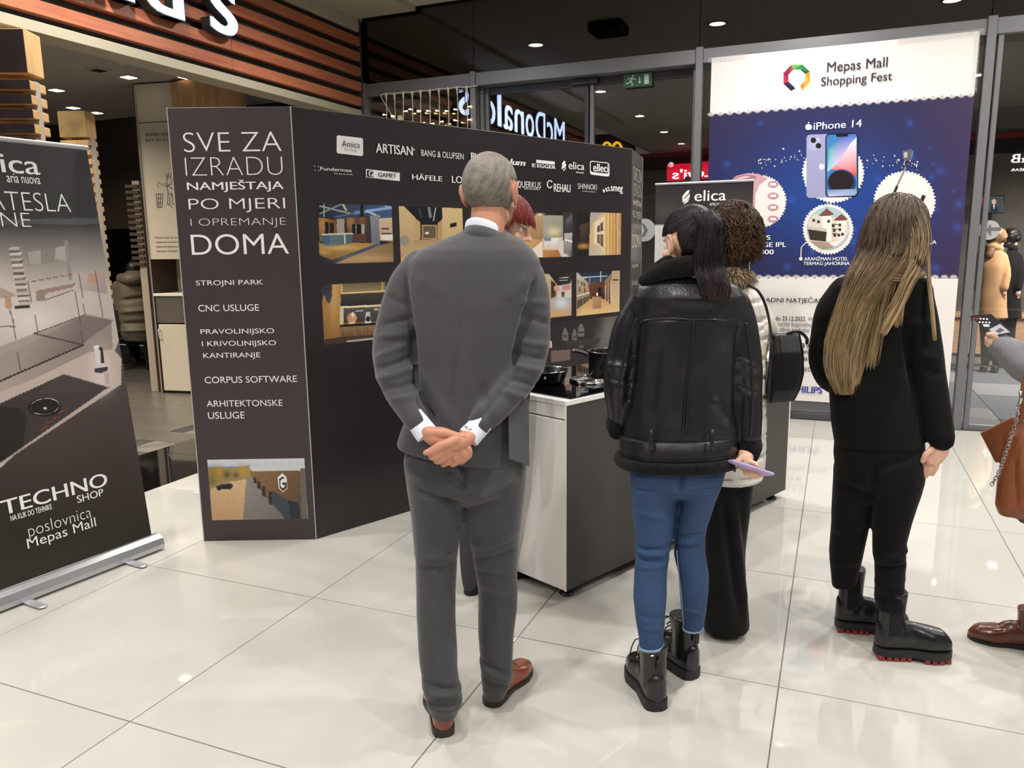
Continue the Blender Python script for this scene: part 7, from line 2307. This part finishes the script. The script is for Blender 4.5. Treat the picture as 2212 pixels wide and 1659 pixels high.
# ------------------------------------------------------------------ the long-haired woman in black
bw = Fig((.20, 3.13))
AXIS[0] = bw.n
bl_ = empty('person', bw.B, 'woman with very long blonde hair in a black suit and red-soled boots', 'person', 'people at the stand')
m_bj = mat('black_crepe', '070708', .88, bump=(260, .2, .002), sheen=.04, spec=.22)
bt = bw.loft([(1850, 1965, 585, 0, .06), (1820, 1990, 598, 0, .09), (1803, 2000, 618, 0, .105), (1800, 1992, 660, 0, .112), (1800, 1975, 720, 0, .112), (1797, 1972, 790, 0, .11), (1790, 1980, 850, 0, .12), (1794, 1992, 905, 0, .132), dict(xl=1800, xr=1998, y=945, yr=955, d=0, t=.138), dict(xl=1803, xr=2000, y=956, yr=964, d=0, t=.138)])
b_l = bw.tube([(1822, 625, 0, 26), (1800, 670, -.01, 33), (1786, 725, -.01, 31), (1776, 775, .0, 27), (1788, 815, .06, 24), (1810, 835, .16, 20)], 20)
b_r = bw.tube([(1985, 625, 0, 25), (1985, 680, 0, 32), (1994, 745, 0, 33), (2006, 820, -.01, 31), (2022, 890, -.03, 28), (2033, 948, -.05, 25)], 20)
BF = bw.cr([((1950, 690, -.1), (1980, 860, -.1), 7, -6), ((1975, 760, -.05), (2025, 775, -.04), 8, 3), ((1978, 790, -.05), (2030, 810, -.04), 8, -3), ((1960, 700, -.06), (2015, 700, -.04), 9, 3), ((1805, 780, -.08), (1860, 850, -.12), 12, 3), ((1960, 800, -.1), (1880, 880, -.13), 12, 3), ((1765, 700, -.04), (1815, 690, -.06), 8, -3), ((1760, 745, -.04), (1805, 760, -.06), 8, 3)])
garment('jacket', [bt, b_l, b_r], m_bj, bl_, 0.0075, 3, BF, (0.0025, 20))
bp_ = bw.loft([(1803, 1996, 935, 0, .12), (1801, 2001, 975, -.005, .135), (1806, 1996, 1030, -.01, .135), (1818, 1976, 1078, 0, .08)])
bl1 = bw.loft([(1801, 1900, 1000, .01, .125), (1799, 1898, 1040, .01, .12), (1797, 1892, 1075, .02, .108), (1795, 1881, 1125, .03, .095), (1791, 1868, 1185, .04, .085), (1794, 1856, 1235, .05, .072), dict(xl=1797, xr=1850, y=1262, d=.05, t=.062)])
bl2 = bw.loft([(1882, 2002, 1000, 0, .125), (1883, 1999, 1040, -.01, .12), (1884, 1989, 1075, -.01, .108), (1884, 1972, 1125, -.02, .095), (1885, 1955, 1185, -.03, .085), (1888, 1960, 1215, -.04, .082), (1890, 1954, 1250, -.04, .076), (1887, 1955, 1285, -.05, .072), (1894, 1958, 1312, -.05, .064)])
BT = bw.cr([((1810, 1050, -.13), (1885, 1080, -.12), 9, -4), ((1890, 1010, -.14), (1990, 985, -.12), 9, -4), ((1888, 1000, -.14), (1886, 1090, -.12), 7, -6), ((1800, 1150, -.06), (1870, 1130, -.05), 8, 3), ((1892, 1205, -.1), (1962, 1195, -.1), 6, 5), ((1892, 1225, -.1), (1958, 1225, -.1), 5, -5), ((1890, 1265, -.1), (1955, 1260, -.1), 6, 4), ((1890, 1290, -.1), (1955, 1290, -.1), 5, -3), ((1796, 1220, -.03), (1855, 1215, -.03), 6, 3)])
garment('trousers', [bp_, bl1, bl2], m_bj, bl_, 0.0075, 3, BT, (0.003, 22))
bhc = bw.p(1942, 500, .0)
bfd = unit(bw.n * .72 + bw.r * .62)
bV, bF_, bN, bR, bL = head_shape(bhc, bfd, .96, tilt=.12, female=True)
bneck = bw.tube([(1925, 545, .0, 27), (1915, 600, 0, 31)], 16)
bh = [bw.tube([(2033, 955, -.05, 15), (2028, 972, -.055, 18), (2016, 990, -.06, 17)], 12, flat=.6)]
for i, (x0, y0, x1, y1, x2, y2, r_) in enumerate(((2024, 990, 2022, 1008, 2014, 1024, 5.6), (2016, 995, 2010, 1012, 2000, 1028, 5.8), (2008, 995, 2000, 1010, 1992, 1024, 5.6), (2002, 990, 1994, 1002, 1988, 1013, 5.2))):
    bh.append(bw.tube([(x0, y0, -.06 + i * .004, r_ + .6), (x1, y1, -.062 + i * .004, r_), (x2, y2, -.055 + i * .004, r_ - 1)], 10))
bh.append(bw.tube([(2012, 972, -.075, 7), (2000, 982, -.08, 6), (1993, 996, -.078, 5)], 10))
bh = hand_union(bh)
bh2 = hand_union([bw.tube([(1806, 832, .15, 12), (1822, 842, .2, 13), (1832, 846, .22, 11)], 12)] + [bw.tube([(1830, 838 + i * 5, .22, 4), (1842, 842 + i * 5, .25, 3.8), (1848, 848 + i * 4, .24, 3.4)], 8) for i in range(4)] + [bw.tube([(1820, 834, .2, 5), (1832, 828, .22, 4)], 8)])
body_mesh([slim(bt), slim(b_l, .7), slim(b_r, .7), slim(bp_), slim(bl1, .7), slim(bl2, .7), bneck], [(bV, bF_)], [bh, bh2], SK_W, bl_)
face_parts(bL, bR, .96, bl_, iris='5a6a6a', brow='6a5236')
m_bh2 = hair_mat('blonde_hair', .40, .5)
scalp_hair(bV, bF_, bL, bR, .96, lambda q: (q[:, 2] > .035) | ((q[:, 1] < .02) & (q[:, 2] > -.09)), m_bh2, bl_, .010, .001, col=('3a3027', '54453a'), scale=60)
cap_strands(bL, bR, .96, 1500, lambda q: q[2] > .05 and q[1] < .08, ('4a3c30', '6a5642'), bl_, m_bh2, length=.15, fwd=-.1, lift=.016, rad=.0011, seed=21)
hair_mass(bw, [(1930, 1952, 433, .01, .02), (1906, 1975, 441, .0, .06), (1888, 1993, 458, .0, .085), (1876, 2002, 485, .0, .104), (1866, 2004, 520, -.01, .112), (1848, 1994, 560, -.03, .112), (1830, 1955, 600, -.06, .098), (1812, 1908, 650, -.09, .070), (1797, 1890, 700, -.10, .052), (1783, 1876, 750, -.105, .043), (1784, 1864, 800, -.105, .034), (1806, 1848, 852, -.105, .022)],
          5200, [(0, '41362c'), (.35, '5a4938'), (.5, '7a6348'), (.7, '98835f'), (1, 'ab916a')], bl_, seed=8, rad=.0011, m=m_bh2, k=26, start=.12, ends=(.78, 1.0), wave=.003)


def lock(fig, pts, n, cols, parent, m, seed, spread=4, rad=.0011, k=16):
    r = np.random.RandomState(seed)
    P0, _ = smooth_path([fig.p(*q) for q in pts], [1] * len(pts), 6)
    idx = np.linspace(0, len(P0) - 1, k)
    base = np.stack([np.interp(idx, np.arange(len(P0)), P0[:, j]) for j in range(3)], -1)
    o0 = r.normal(size=(n, 1, 3)) * spread * fig.m()
    o1 = r.normal(size=(n, 1, 3)) * spread * fig.m() * .6
    t = np.linspace(0, 1, k)[None, :, None]
    A_ = base[None] + o0 * (1 - t * .5) + o1 * t
    cc = np.array([lin(c) for c in cols])
    C_ = np.stack([np.interp(np.linspace(0, 1, k), np.linspace(0, 1, len(cc)), cc[:, j]) for j in range(3)], -1)[None] * r.uniform(.6, 1.4, n)[:, None, None]
    V, Fq, Co = strand_mesh(A_, r.uniform(.7, 1.2, n) * rad, C_)
    return fast_obj('hair_lock', V, Fq, m, parent, Co)


lock(bw, [(1965, 440, -.03), (1992, 500, -.09), (1988, 560, -.12), (1962, 610, -.14), (1938, 662, -.14), (1908, 716, -.135)], 300, ('7a6650', 'b39a74', 'd4b98e'), bl_, m_bh2, 1, 5)
lock(bw, [(1955, 440, -.03), (1975, 510, -.1), (1965, 580, -.125), (1945, 640, -.13), (1938, 700, -.128)], 160, ('6b5844', 'a88e68', 'c4a87c'), bl_, m_bh2, 2, 4)
lock(bw, [(1925, 600, -.125), (1905, 680, -.13), (1890, 740, -.13), (1880, 790, -.13)], 60, ('8d7857', 'a68e69'), bl_, m_bh2, 3, 6)
lock(bw, [(1985, 470, .02), (2002, 540, -.0), (2006, 600, -.05), (2015, 680, -.09), (2020, 735, -.09)], 40, ('7a6650', 'b59c74'), bl_, m_bh2, 4, 2)
lock(bw, [(1880, 570, -.13), (1930, 602, -.14), (1975, 596, -.11), (2000, 592, -.02)], 50, ('8d7857', 'ad9470'), bl_, m_bh2, 5, 3)
m_bb = mat('black_chelsea_leather', '111113', .36, spec=.5, coat=.15)
m_rs = mat('red_tread', '8f2a2c', .5)
for hp_, ang in ((ground(1803, 1357), 1.32), (ground(1888, 1416), 1.22)):
    dd = unit(bw.n * math.cos(ang) + bw.r * math.sin(ang))
    z_ = .018
    up_, so_, fr_ = shoe(hp_, hp_ + dd * .275, .112, .10, .045, 0, kind='boot', shaft=(.185, .044, .046, (0, 0, 0)), round_toe=1, toe_h=.068, sole_w=1.08)
    up_[0][:, 2] += z_ * .4; so_[0][:, 2] = np.where(so_[0][:, 2] < .01, z_, so_[0][:, 2] + 0.002)
    u_ = mesh_obj('chelsea_boot', *up_, m_bb, bl_, smooth=True)
    mesh_obj('sole', *so_, m_rub, u_)
    h0_, d0_, s0_, L0_ = fr_
    for t0, t1 in ((.02, .10), (.12, .19), (.21, .28), (.30, .37), (.39, .44), (.60, .67), (.69, .76), (.78, .85), (.87, .95)):
        w_ = float(np.interp((t0 + t1) / 2, [0, .06, .2, .45, .68, .85, .95, 1], [.40, .66, .72, .70, .98, .9, .7, .4])) * .112 * 1.06
        mesh_obj('tread', *bbox(h0_ + d0_ * L0_ * (t0 + t1) / 2 + np.array([0, 0, .010]), (L0_ * (t1 - t0), w_, .019), .002, np.array([d0_, s0_, [0, 0, 1]])), m_rs, u_)
    e0 = h0_ + d0_ * .055 + s0_ * .0395
    mesh_obj('elastic_panel', *bbox(e0 + np.array([0, 0, .165]), (.046, .010, .13), .004, np.array([d0_, s0_, [0, 0, 1]])), mat('black_elastic', '0f0f10', .9), u_)

# ------------------------------------------------------------------ the person at the right edge with the brown bag
re = Fig((.98, 3.02))
AXIS[0] = re.n
rp_ = empty('person', re.B, 'person in a grey coat cut off at the right edge holding out a brochure', 'person', 'people at the stand')
m_gc = mat('grey_wool_coat', '7e7f82', .9, bump=(150, .4, .003), noise=(120, .08, 3), sheen=.2)
q = lambda x, y, d_, r_: (x, y, d_, r_)
et = re.loft([(2300, 2370, 560, 0, .06), (2275, 2400, 590, 0, .1), (2262, 2415, 650, 0, .12), (2262, 2415, 780, 0, .12), (2255, 2420, 900, 0, .13), (2240, 2430, 1000, 0, .14), (2215, 2440, 1080, 0, .15), dict(xl=2190, xr=2440, y=1108, yr=1150, d=0, t=.16)])
ea = re.tube([(2290, 620, 0, 32), (2275, 700, -.02, 34), (2262, 790, -.05, 34), (2225, 790, -.02, 34), (2185, 762, .0, 28), (2160, 745, 0, 22)], 20)
ea2 = re.tube([(2395, 620, 0, 32), (2410, 700, -.02, 34), (2415, 800, -.02, 30), (2410, 900, -.02, 24)], 16)
garment('coat', [et, ea, ea2], m_gc, rp_, .0085, 3, None, (.004, 16))
el1 = re.tube([(2290, 1100, 0, 40), (2270, 1200, 0, 30), (2245, 1300, 0, 24), (2235, 1370, .0, 20)], 16)
el2 = re.tube([(2370, 1100, 0, 40), (2370, 1200, 0, 30), (2360, 1300, 0, 24), (2355, 1370, .0, 20)], 16)
garment('trousers', [el1, el2], m_blk, rp_, .01, 3)
eV, eF, eN, eR, eL = head_shape(re.p(2335, 480, 0), unit(-re.r + re.n * .2), .96, female=True)
eh = [re.tube([(2162, 748, 0, 15), (2150, 740, 0, 15), (2142, 738, -.01, 12)], 12)]
for i in range(4):
    eh.append(re.tube([(2145, 730 + i * 6, .0, 5), (2137, 727 + i * 6, -.01, 4.8), (2131 + i, 731 + i * 5, -.02, 4.2)], 8))
eh.append(re.tube([(2152, 730, -.02, 6), (2142, 722, -.03, 5), (2134, 722, -.035, 4.2)], 10))
body_mesh([slim(et), slim(ea, .7), slim(ea2, .7), slim(el1, .8), slim(el2, .8), re.tube([(2335, 520, 0, 26), (2335, 570, 0, 30)], 16)], [(eV, eF)], [hand_union(eh)], SK_W, rp_)
scalp_hair(eV, eF, eL, eR, .96, lambda q: (q[:, 2] > .03) | (q[:, 1] < -.01), m_cur, rp_, .015, .004, col=('2c1f18', '4a3626'), scale=80)
face_parts(eL, eR, .96, rp_)
hp_ = ground(2262, 1408); tp_ = ground(2170, 1390)
for off_ in (np.zeros(3), re.r * .22 + re.n * .02):
    up_, so_, fr_ = shoe(hp_ + off_, hp_ + off_ + unit(tp_ - hp_) * .265, .10, .08, .012, .02, kind='boot', shaft=(.12, .042, .05, (0, 0, 0)), toe_h=.055)
    u_ = mesh_obj('ankle_boot', *up_, mat('dark_brown_leather', '5c3020', .25, coat=.3, noise=(10, .2, 3)), rp_, smooth=True); mesh_obj('sole', *so_, m_rub, u_)
# brochure
bq = [re.p(2094, 682, -.02), re.p(2140, 678, -.0), re.p(2192, 720, -.01), re.p(2148, 728, -.03)]
bN_ = unit(np.cross(bq[1] - bq[0], bq[3] - bq[0]))
if bN_ @ (CAM - bq[0]) < 0: bN_ = -bN_
bro = empty('brochure', bq[3], 'dark folded brochure with white print held out at the right edge', 'brochure')
V = np.array(bq + [v - bN_ * .002 for v in bq]); mesh_obj('sheet', V, [(0, 1, 2, 3), (7, 6, 5, 4), (0, 4, 5, 1), (1, 5, 6, 2), (2, 6, 7, 3), (3, 7, 4, 0)], mat('brochure_black', '141318', .25, spec=.6), bro)
SBR = Surf(bq[0], bq[1] - bq[0], np.cross(bN_, unit(bq[1] - bq[0])))
if SBR.N @ bN_ < 0: SBR = Surf(bq[1], bq[0] - bq[1], np.cross(bN_, unit(bq[0] - bq[1])))
g = Graphic(SBR, .0008)
for k_ in range(5):
    g.disc((2104 + k_ * 7, 688 + k_ * .4), 2.4, ('c83040', 'c83040', 'e8e8e8', 'e8e8e8', 'e8e8e8')[k_], 8, ry=2)
    if k_ < 4: g.disc((2116 + k_ * 7, 696 + k_ * .4), 2.4, 'e8e8e8', 8, ry=2)
g.poly([(2122, 701), (2136, 701), (2138, 706), (2126, 706)], 'f0f0f0'); g.poly([(2136, 712), (2160, 700), (2182, 718), (2150, 724)], 'b8bcc0'); g.poly([(2150, 716), (2160, 708), (2170, 714), (2158, 720)], '5a5a60')
g.build('graphic', M_PRINT, bro)
# brown leather bag with chain
cg = Fig((.88, 2.95))
m_tan = mat('cognac_leather', '7c4422', .42, spec=.5, bump=(140, .25, .003), noise=(20, .14, 3), coat=.1)
cb_ = empty('leather_bag', cg.p(2190, 1112, 0), 'cognac brown leather bag with a silver chain at the right edge', 'bag')
bs = [dict(xl=2200, xr=2300, y=905, yr=905, d=0, t=.03), dict(xl=2176, xr=2330, y=940, yr=930, d=0, t=.05), dict(xl=2165, xr=2340, y=985, yr=975, d=0, t=.065), dict(xl=2154, xr=2350, y=1040, yr=1035, d=0, t=.08), dict(xl=2150, xr=2350, y=1085, yr=1095, d=0, t=.085), dict(xl=2158, xr=2345, y=1106, yr=1118, d=0, t=.075)]
a_ = Acc(); a_.add(*cg.loft(bs, e=3)); 
V, Fc = prism_w = (np.array([cg.p(2117, 935, .03), cg.p(2192, 898, -.02), cg.p(2200, 990, -.03), cg.p(2150, 1000, .01), cg.p(2117, 935, .055), cg.p(2192, 898, .04), cg.p(2200, 990, .04), cg.p(2150, 1000, .05)]), [(0, 1, 2, 3), (7, 6, 5, 4), (0, 4, 5, 1), (1, 5, 6, 2), (2, 6, 7, 3), (3, 7, 4, 0)])
a_.add(V, Fc); V, Fc, N = union(a_, .006, 3); V = creases(V, N, cg.cr([((2185, 960, -.06), (2195, 1100, -.08), 5, -4), ((2205, 940, -.06), (2212, 1100, -.08), 5, 3)]))
mesh_obj('bag_body', V, Fc, m_tan, cb_, smooth=True)
mesh_obj('handle', *cg.tube([(2206, 905, -.03, 4.5), (2208, 860, -.03, 4.5), (2215, 820, -.02, 4.5), (2235, 780, 0, 4.5), (2262, 770, .02, 4.5)], 10, flat=.5), m_tan, cb_, smooth=True)
P0, _ = smooth_path([cg.p(2200, 872, -.05), cg.p(2196, 905, -.07), cg.p(2178, 960, -.075), cg.p(2160, 1015, -.085), cg.p(2140, 1052, -.085)], [1] * 5, 12)
dl = np.concatenate([[0], np.cumsum(np.linalg.norm(np.diff(P0, axis=0), axis=1))]); nl = int(dl[-1] / .0115)
for i in range(nl):
    s_ = dl[-1] * i / nl
    c_ = np.array([np.interp(s_, dl, P0[:, j]) for j in range(3)]); c2 = np.array([np.interp(min(dl[-1], s_ + .005), dl, P0[:, j]) for j in range(3)])
    t_ = unit(c2 - c_ + 1e-9); a1 = unit(np.cross(t_, cg.n)); b1 = np.cross(t_, a1)
    a1 = unit(a1 * (1 if i % 2 else .4) + b1 * (.4 if i % 2 else 1))
    mesh_obj('chain_link', *tube([c_ + t_ * .0085 * math.cos(u) + a1 * .0055 * math.sin(u) for u in np.linspace(0, 6.28, 9)], .0019, 5, k=1, round_ends=False), MATS['chrome'], cb_, smooth=True)
mesh_obj('snap_hook', *cg.tube([(2204, 846, -.05, 3), (2206, 858, -.055, 3.6), (2203, 872, -.05, 3)], 8), MATS['chrome'], cb_, smooth=True)

# ------------------------------------------------------------------ woman in the camel coat beyond the glass, and a person in black beside her
for nm in ('camel', 'dark'):
    Yp = 10.6 if nm == 'camel' else 11.0
    X_ = 0 if nm == 'camel' else 30
    base = on_plane(2140 + X_ * .7, 600, (0, Yp, 0), (0, 1, 0)); cf = Fig((base[0], base[1]))
    AXIS[0] = cf.n
    ce = empty('person', cf.B, 'person in a long camel coat seen through the glass at the right' if nm == 'camel' else 'person in black partly hidden behind the camel coat beyond the glass', 'person')
    mc = mat('camel_wool', 'c09468', .85, bump=(80, .3, .004)) if nm == 'camel' else m_blk
    ct = cf.loft([(2128 + X_, 2160 + X_, 533, 0, .08), (2112 + X_, 2170 + X_, 545, 0, .12), (2108 + X_, 2175 + X_, 575, 0, .15), (2107 + X_, 2174 + X_, 620, 0, .15), (2104 + X_, 2176 + X_, 665, 0, .17), (2105 + X_, 2178 + X_, 688, 0, .18)])
    cas = cf.tube([(2166 + X_, 555, 0, 9), (2172 + X_, 590, -.05, 9), (2168 + X_, 622, -.1, 8)], 12)
    cas2 = cf.tube([(2115 + X_, 555, 0, 9), (2112 + X_, 590, 0, 9), (2114 + X_, 625, 0, 8)], 12)
    garment('coat', [ct, cas, cas2], mc, ce, .014, 3, None, (.006, 8))
    mesh_obj('collar', *cf.tube([(2130 + X_, 538, -.02, 7), (2145 + X_, 533, -.08, 8), (2160 + X_, 538, -.02, 7)], 12), mc, ce, smooth=True)
    lg1 = cf.tube([(2128 + X_, 680, 0, 12), (2128 + X_, 715, 0, 9), (2128 + X_, 785, 0, 7)], 12); lg2 = cf.tube([(2152 + X_, 680, 0, 12), (2152 + X_, 715, 0, 9), (2152 + X_, 785, 0, 7)], 12)
    garment('trousers', [lg1, lg2], m_blk, ce, .014, 3)
    cV, cF2, cN, cR2, cL2 = head_shape(cf.p(2154 + X_, 518, 0), unit(cf.n + cf.r * .6), 1.0, tilt=.5, female=True, vox=.008)
    ch_ = hand_union([cf.tube([(2168 + X_, 626, -.1, 5), (2168 + X_, 634, -.1, 5)], 10)] + [cf.tube([(2165 + X_ + i * 2, 636, -.1, 1.6), (2165 + X_ + i * 2, 644, -.1, 1.4)], 6) for i in range(4)] + [cf.tube([(2163 + X_, 629, -.1, 1.9), (2161 + X_, 638, -.1, 1.6)], 6)], .006)
    body_mesh([slim(ct), slim(lg1, .8), slim(lg2, .8)], [(cV, cF2)], [ch_], SK_W, ce, .02)
    scalp_hair(cV, cF2, cL2, cR2, 1.0, lambda q: (q[:, 2] > .02) | (q[:, 1] < .0), hair_mat('hair_strands'), ce, .02, .006, col=('6a4c34', 'a8835a') if nm == 'camel' else ('120f0e', '241d1a'), scale=60)
    face_parts(cL2, cR2, 1.0, ce)
    for xx in (2126, 2150):
        hq = cf.p(xx + X_, 785, 0) * [1, 1, 0]
        up_, so_, fr_ = shoe(hq - cf.n * .1, hq + cf.n * .15, .09, .08, .02); u_ = mesh_obj('shoe', *up_, MATS['black_suede'], ce, smooth=True); mesh_obj('sole', *so_, m_rub, u_)

# ------------------------------------------------------------------ the seated guest in the restaurant
sf = Fig(tuple(ground(285, 800)[:2]))
AXIS[0] = sf.n
se_ = empty('person', sf.B, 'seated guest in a hooded olive-brown coat seen from behind in the dim restaurant', 'person')
m_ol = mat('olive_nylon', '5a5042', .6, bump=(25, .4, .01), sheen=.1)
so1 = sf.loft([(275, 305, 585, 0, .08), (258, 318, 598, 0, .16), (249, 328, 618, 0, .20), (249, 333, 650, 0, .22), (252, 335, 690, 0, .24), (258, 334, 720, 0, .25), (268, 330, 735, 0, .22)])
sa1 = sf.tube([(322, 620, .05, 13), (338, 660, .15, 13), (334, 688, .35, 11), (328, 690, .6, 9)], 14)
sa2 = sf.tube([(256, 620, .05, 13), (252, 660, .15, 13), (262, 690, .35, 11), (275, 690, .6, 9)], 14)
garment('coat', [so1, sa1, sa2], m_ol, se_, .014, 3, sf.cr([((258, 650, -.2), (325, 640, -.2), 4, -3), ((258, 675, -.22), (330, 668, -.2), 4, 3), ((260, 700, -.22), (330, 695, -.2), 4, -3), ((262, 715, -.22), (328, 712, -.2), 3, 3)]), (.008, 10))
mesh_obj('hood', *sf.tube([(262, 600, -.1, 9), (280, 603, -.2, 12), (305, 600, -.18, 10), (318, 596, -.05, 7)], 14), m_ol, se_, smooth=True)
sl1 = sf.tube([(280, 728, .1, 15), (285, 735, .6, 13), (290, 765, .75, 10), (292, 792, .75, 8)], 14); sl2 = sf.tube([(318, 728, .1, 15), (325, 735, .6, 13), (325, 765, .75, 10), (325, 792, .75, 8)], 14)
garment('trousers', [sl1, sl2], m_blk, se_, .014, 3)
zV, zF, zN, zR, zL = head_shape(sf.p(291, 585, .08), unit(sf.n + sf.r * .5), 1.0, tilt=.35, vox=.008)
body_mesh([slim(so1), slim(sa1, .7), slim(sa2, .7), slim(sl1, .8), slim(sl2, .8)], [(zV, zF)], [hand_union([sf.tube([(318, 612, .1, 5), (316, 604, .12, 5)], 8)] + [sf.tube([(312 + i * 2, 602, .12, 1.6), (311 + i * 2, 596, .12, 1.5)], 6) for i in range(4)] + [sf.tube([(319, 606, .1, 1.8), (320, 600, .1, 1.6)], 6)], .006)], SK_M, se_, .02)
scalp_hair(zV, zF, zL, zR, 1.0, lambda q: (q[:, 2] > .02) | (q[:, 1] < -.01), hair_mat('hair_strands'), se_, .02, .007, col=('0f0d0c', '1f1a18'), scale=60)
face_parts(zL, zR, 1.0, se_)
for xx in (292, 325):
    hq = sf.p(xx, 795, .75) * [1, 1, 0]; up_, so_, fr_ = shoe(hq - sf.n * .08, hq + sf.n * .19, .1, .08, .02); u_ = mesh_obj('shoe', *up_, MATS['black_suede'], se_, smooth=True); mesh_obj('sole', *so_, m_rub, u_)
# dark chair under him
chb = sf.B + sf.n * .12
chr_ = empty('dining_chair', chb, 'dark dining chair under the seated guest in the restaurant', 'chair')
Rc = np.array([sf.r, sf.n, [0, 0, 1]])
m_ch = mat('dark_chair', '17130f', .5)
mesh_obj('seat', *bbox(chb + np.array([0, 0, .43]), (.44, .44, .05), .02, Rc), m_ch, chr_)
mesh_obj('backrest', *bbox(chb - sf.n * .24 + np.array([0, 0, .66]), (.42, .03, .30), .012, Rc), m_ch, chr_)
for a_, b_ in ((-.19, -.19), (.19, -.19), (-.19, .19), (.19, .19)):
    mesh_obj('leg', *tube([chb + sf.r * a_ + sf.n * b_ + np.array([0, 0, .005]), chb + sf.r * a_ * .95 + sf.n * b_ * .95 + np.array([0, 0, .42])], [.012, .016], 8, k=1), m_ch, chr_)
tb = sf.B + sf.n * .85 + sf.r * .1
tbl = empty('restaurant_table', tb, 'dark restaurant table in front of the seated guest', 'table')
mesh_obj('tabletop', *bbox(tb + np.array([0, 0, .74]), (.9, .7, .03), .01, Rc), m_ch, tbl)
mesh_obj('pedestal', *lathe((tb[0], tb[1], 0), [(.22, 0), (.22, .015), (.03, .03), (.03, .725)], 20), m_ch, tbl)
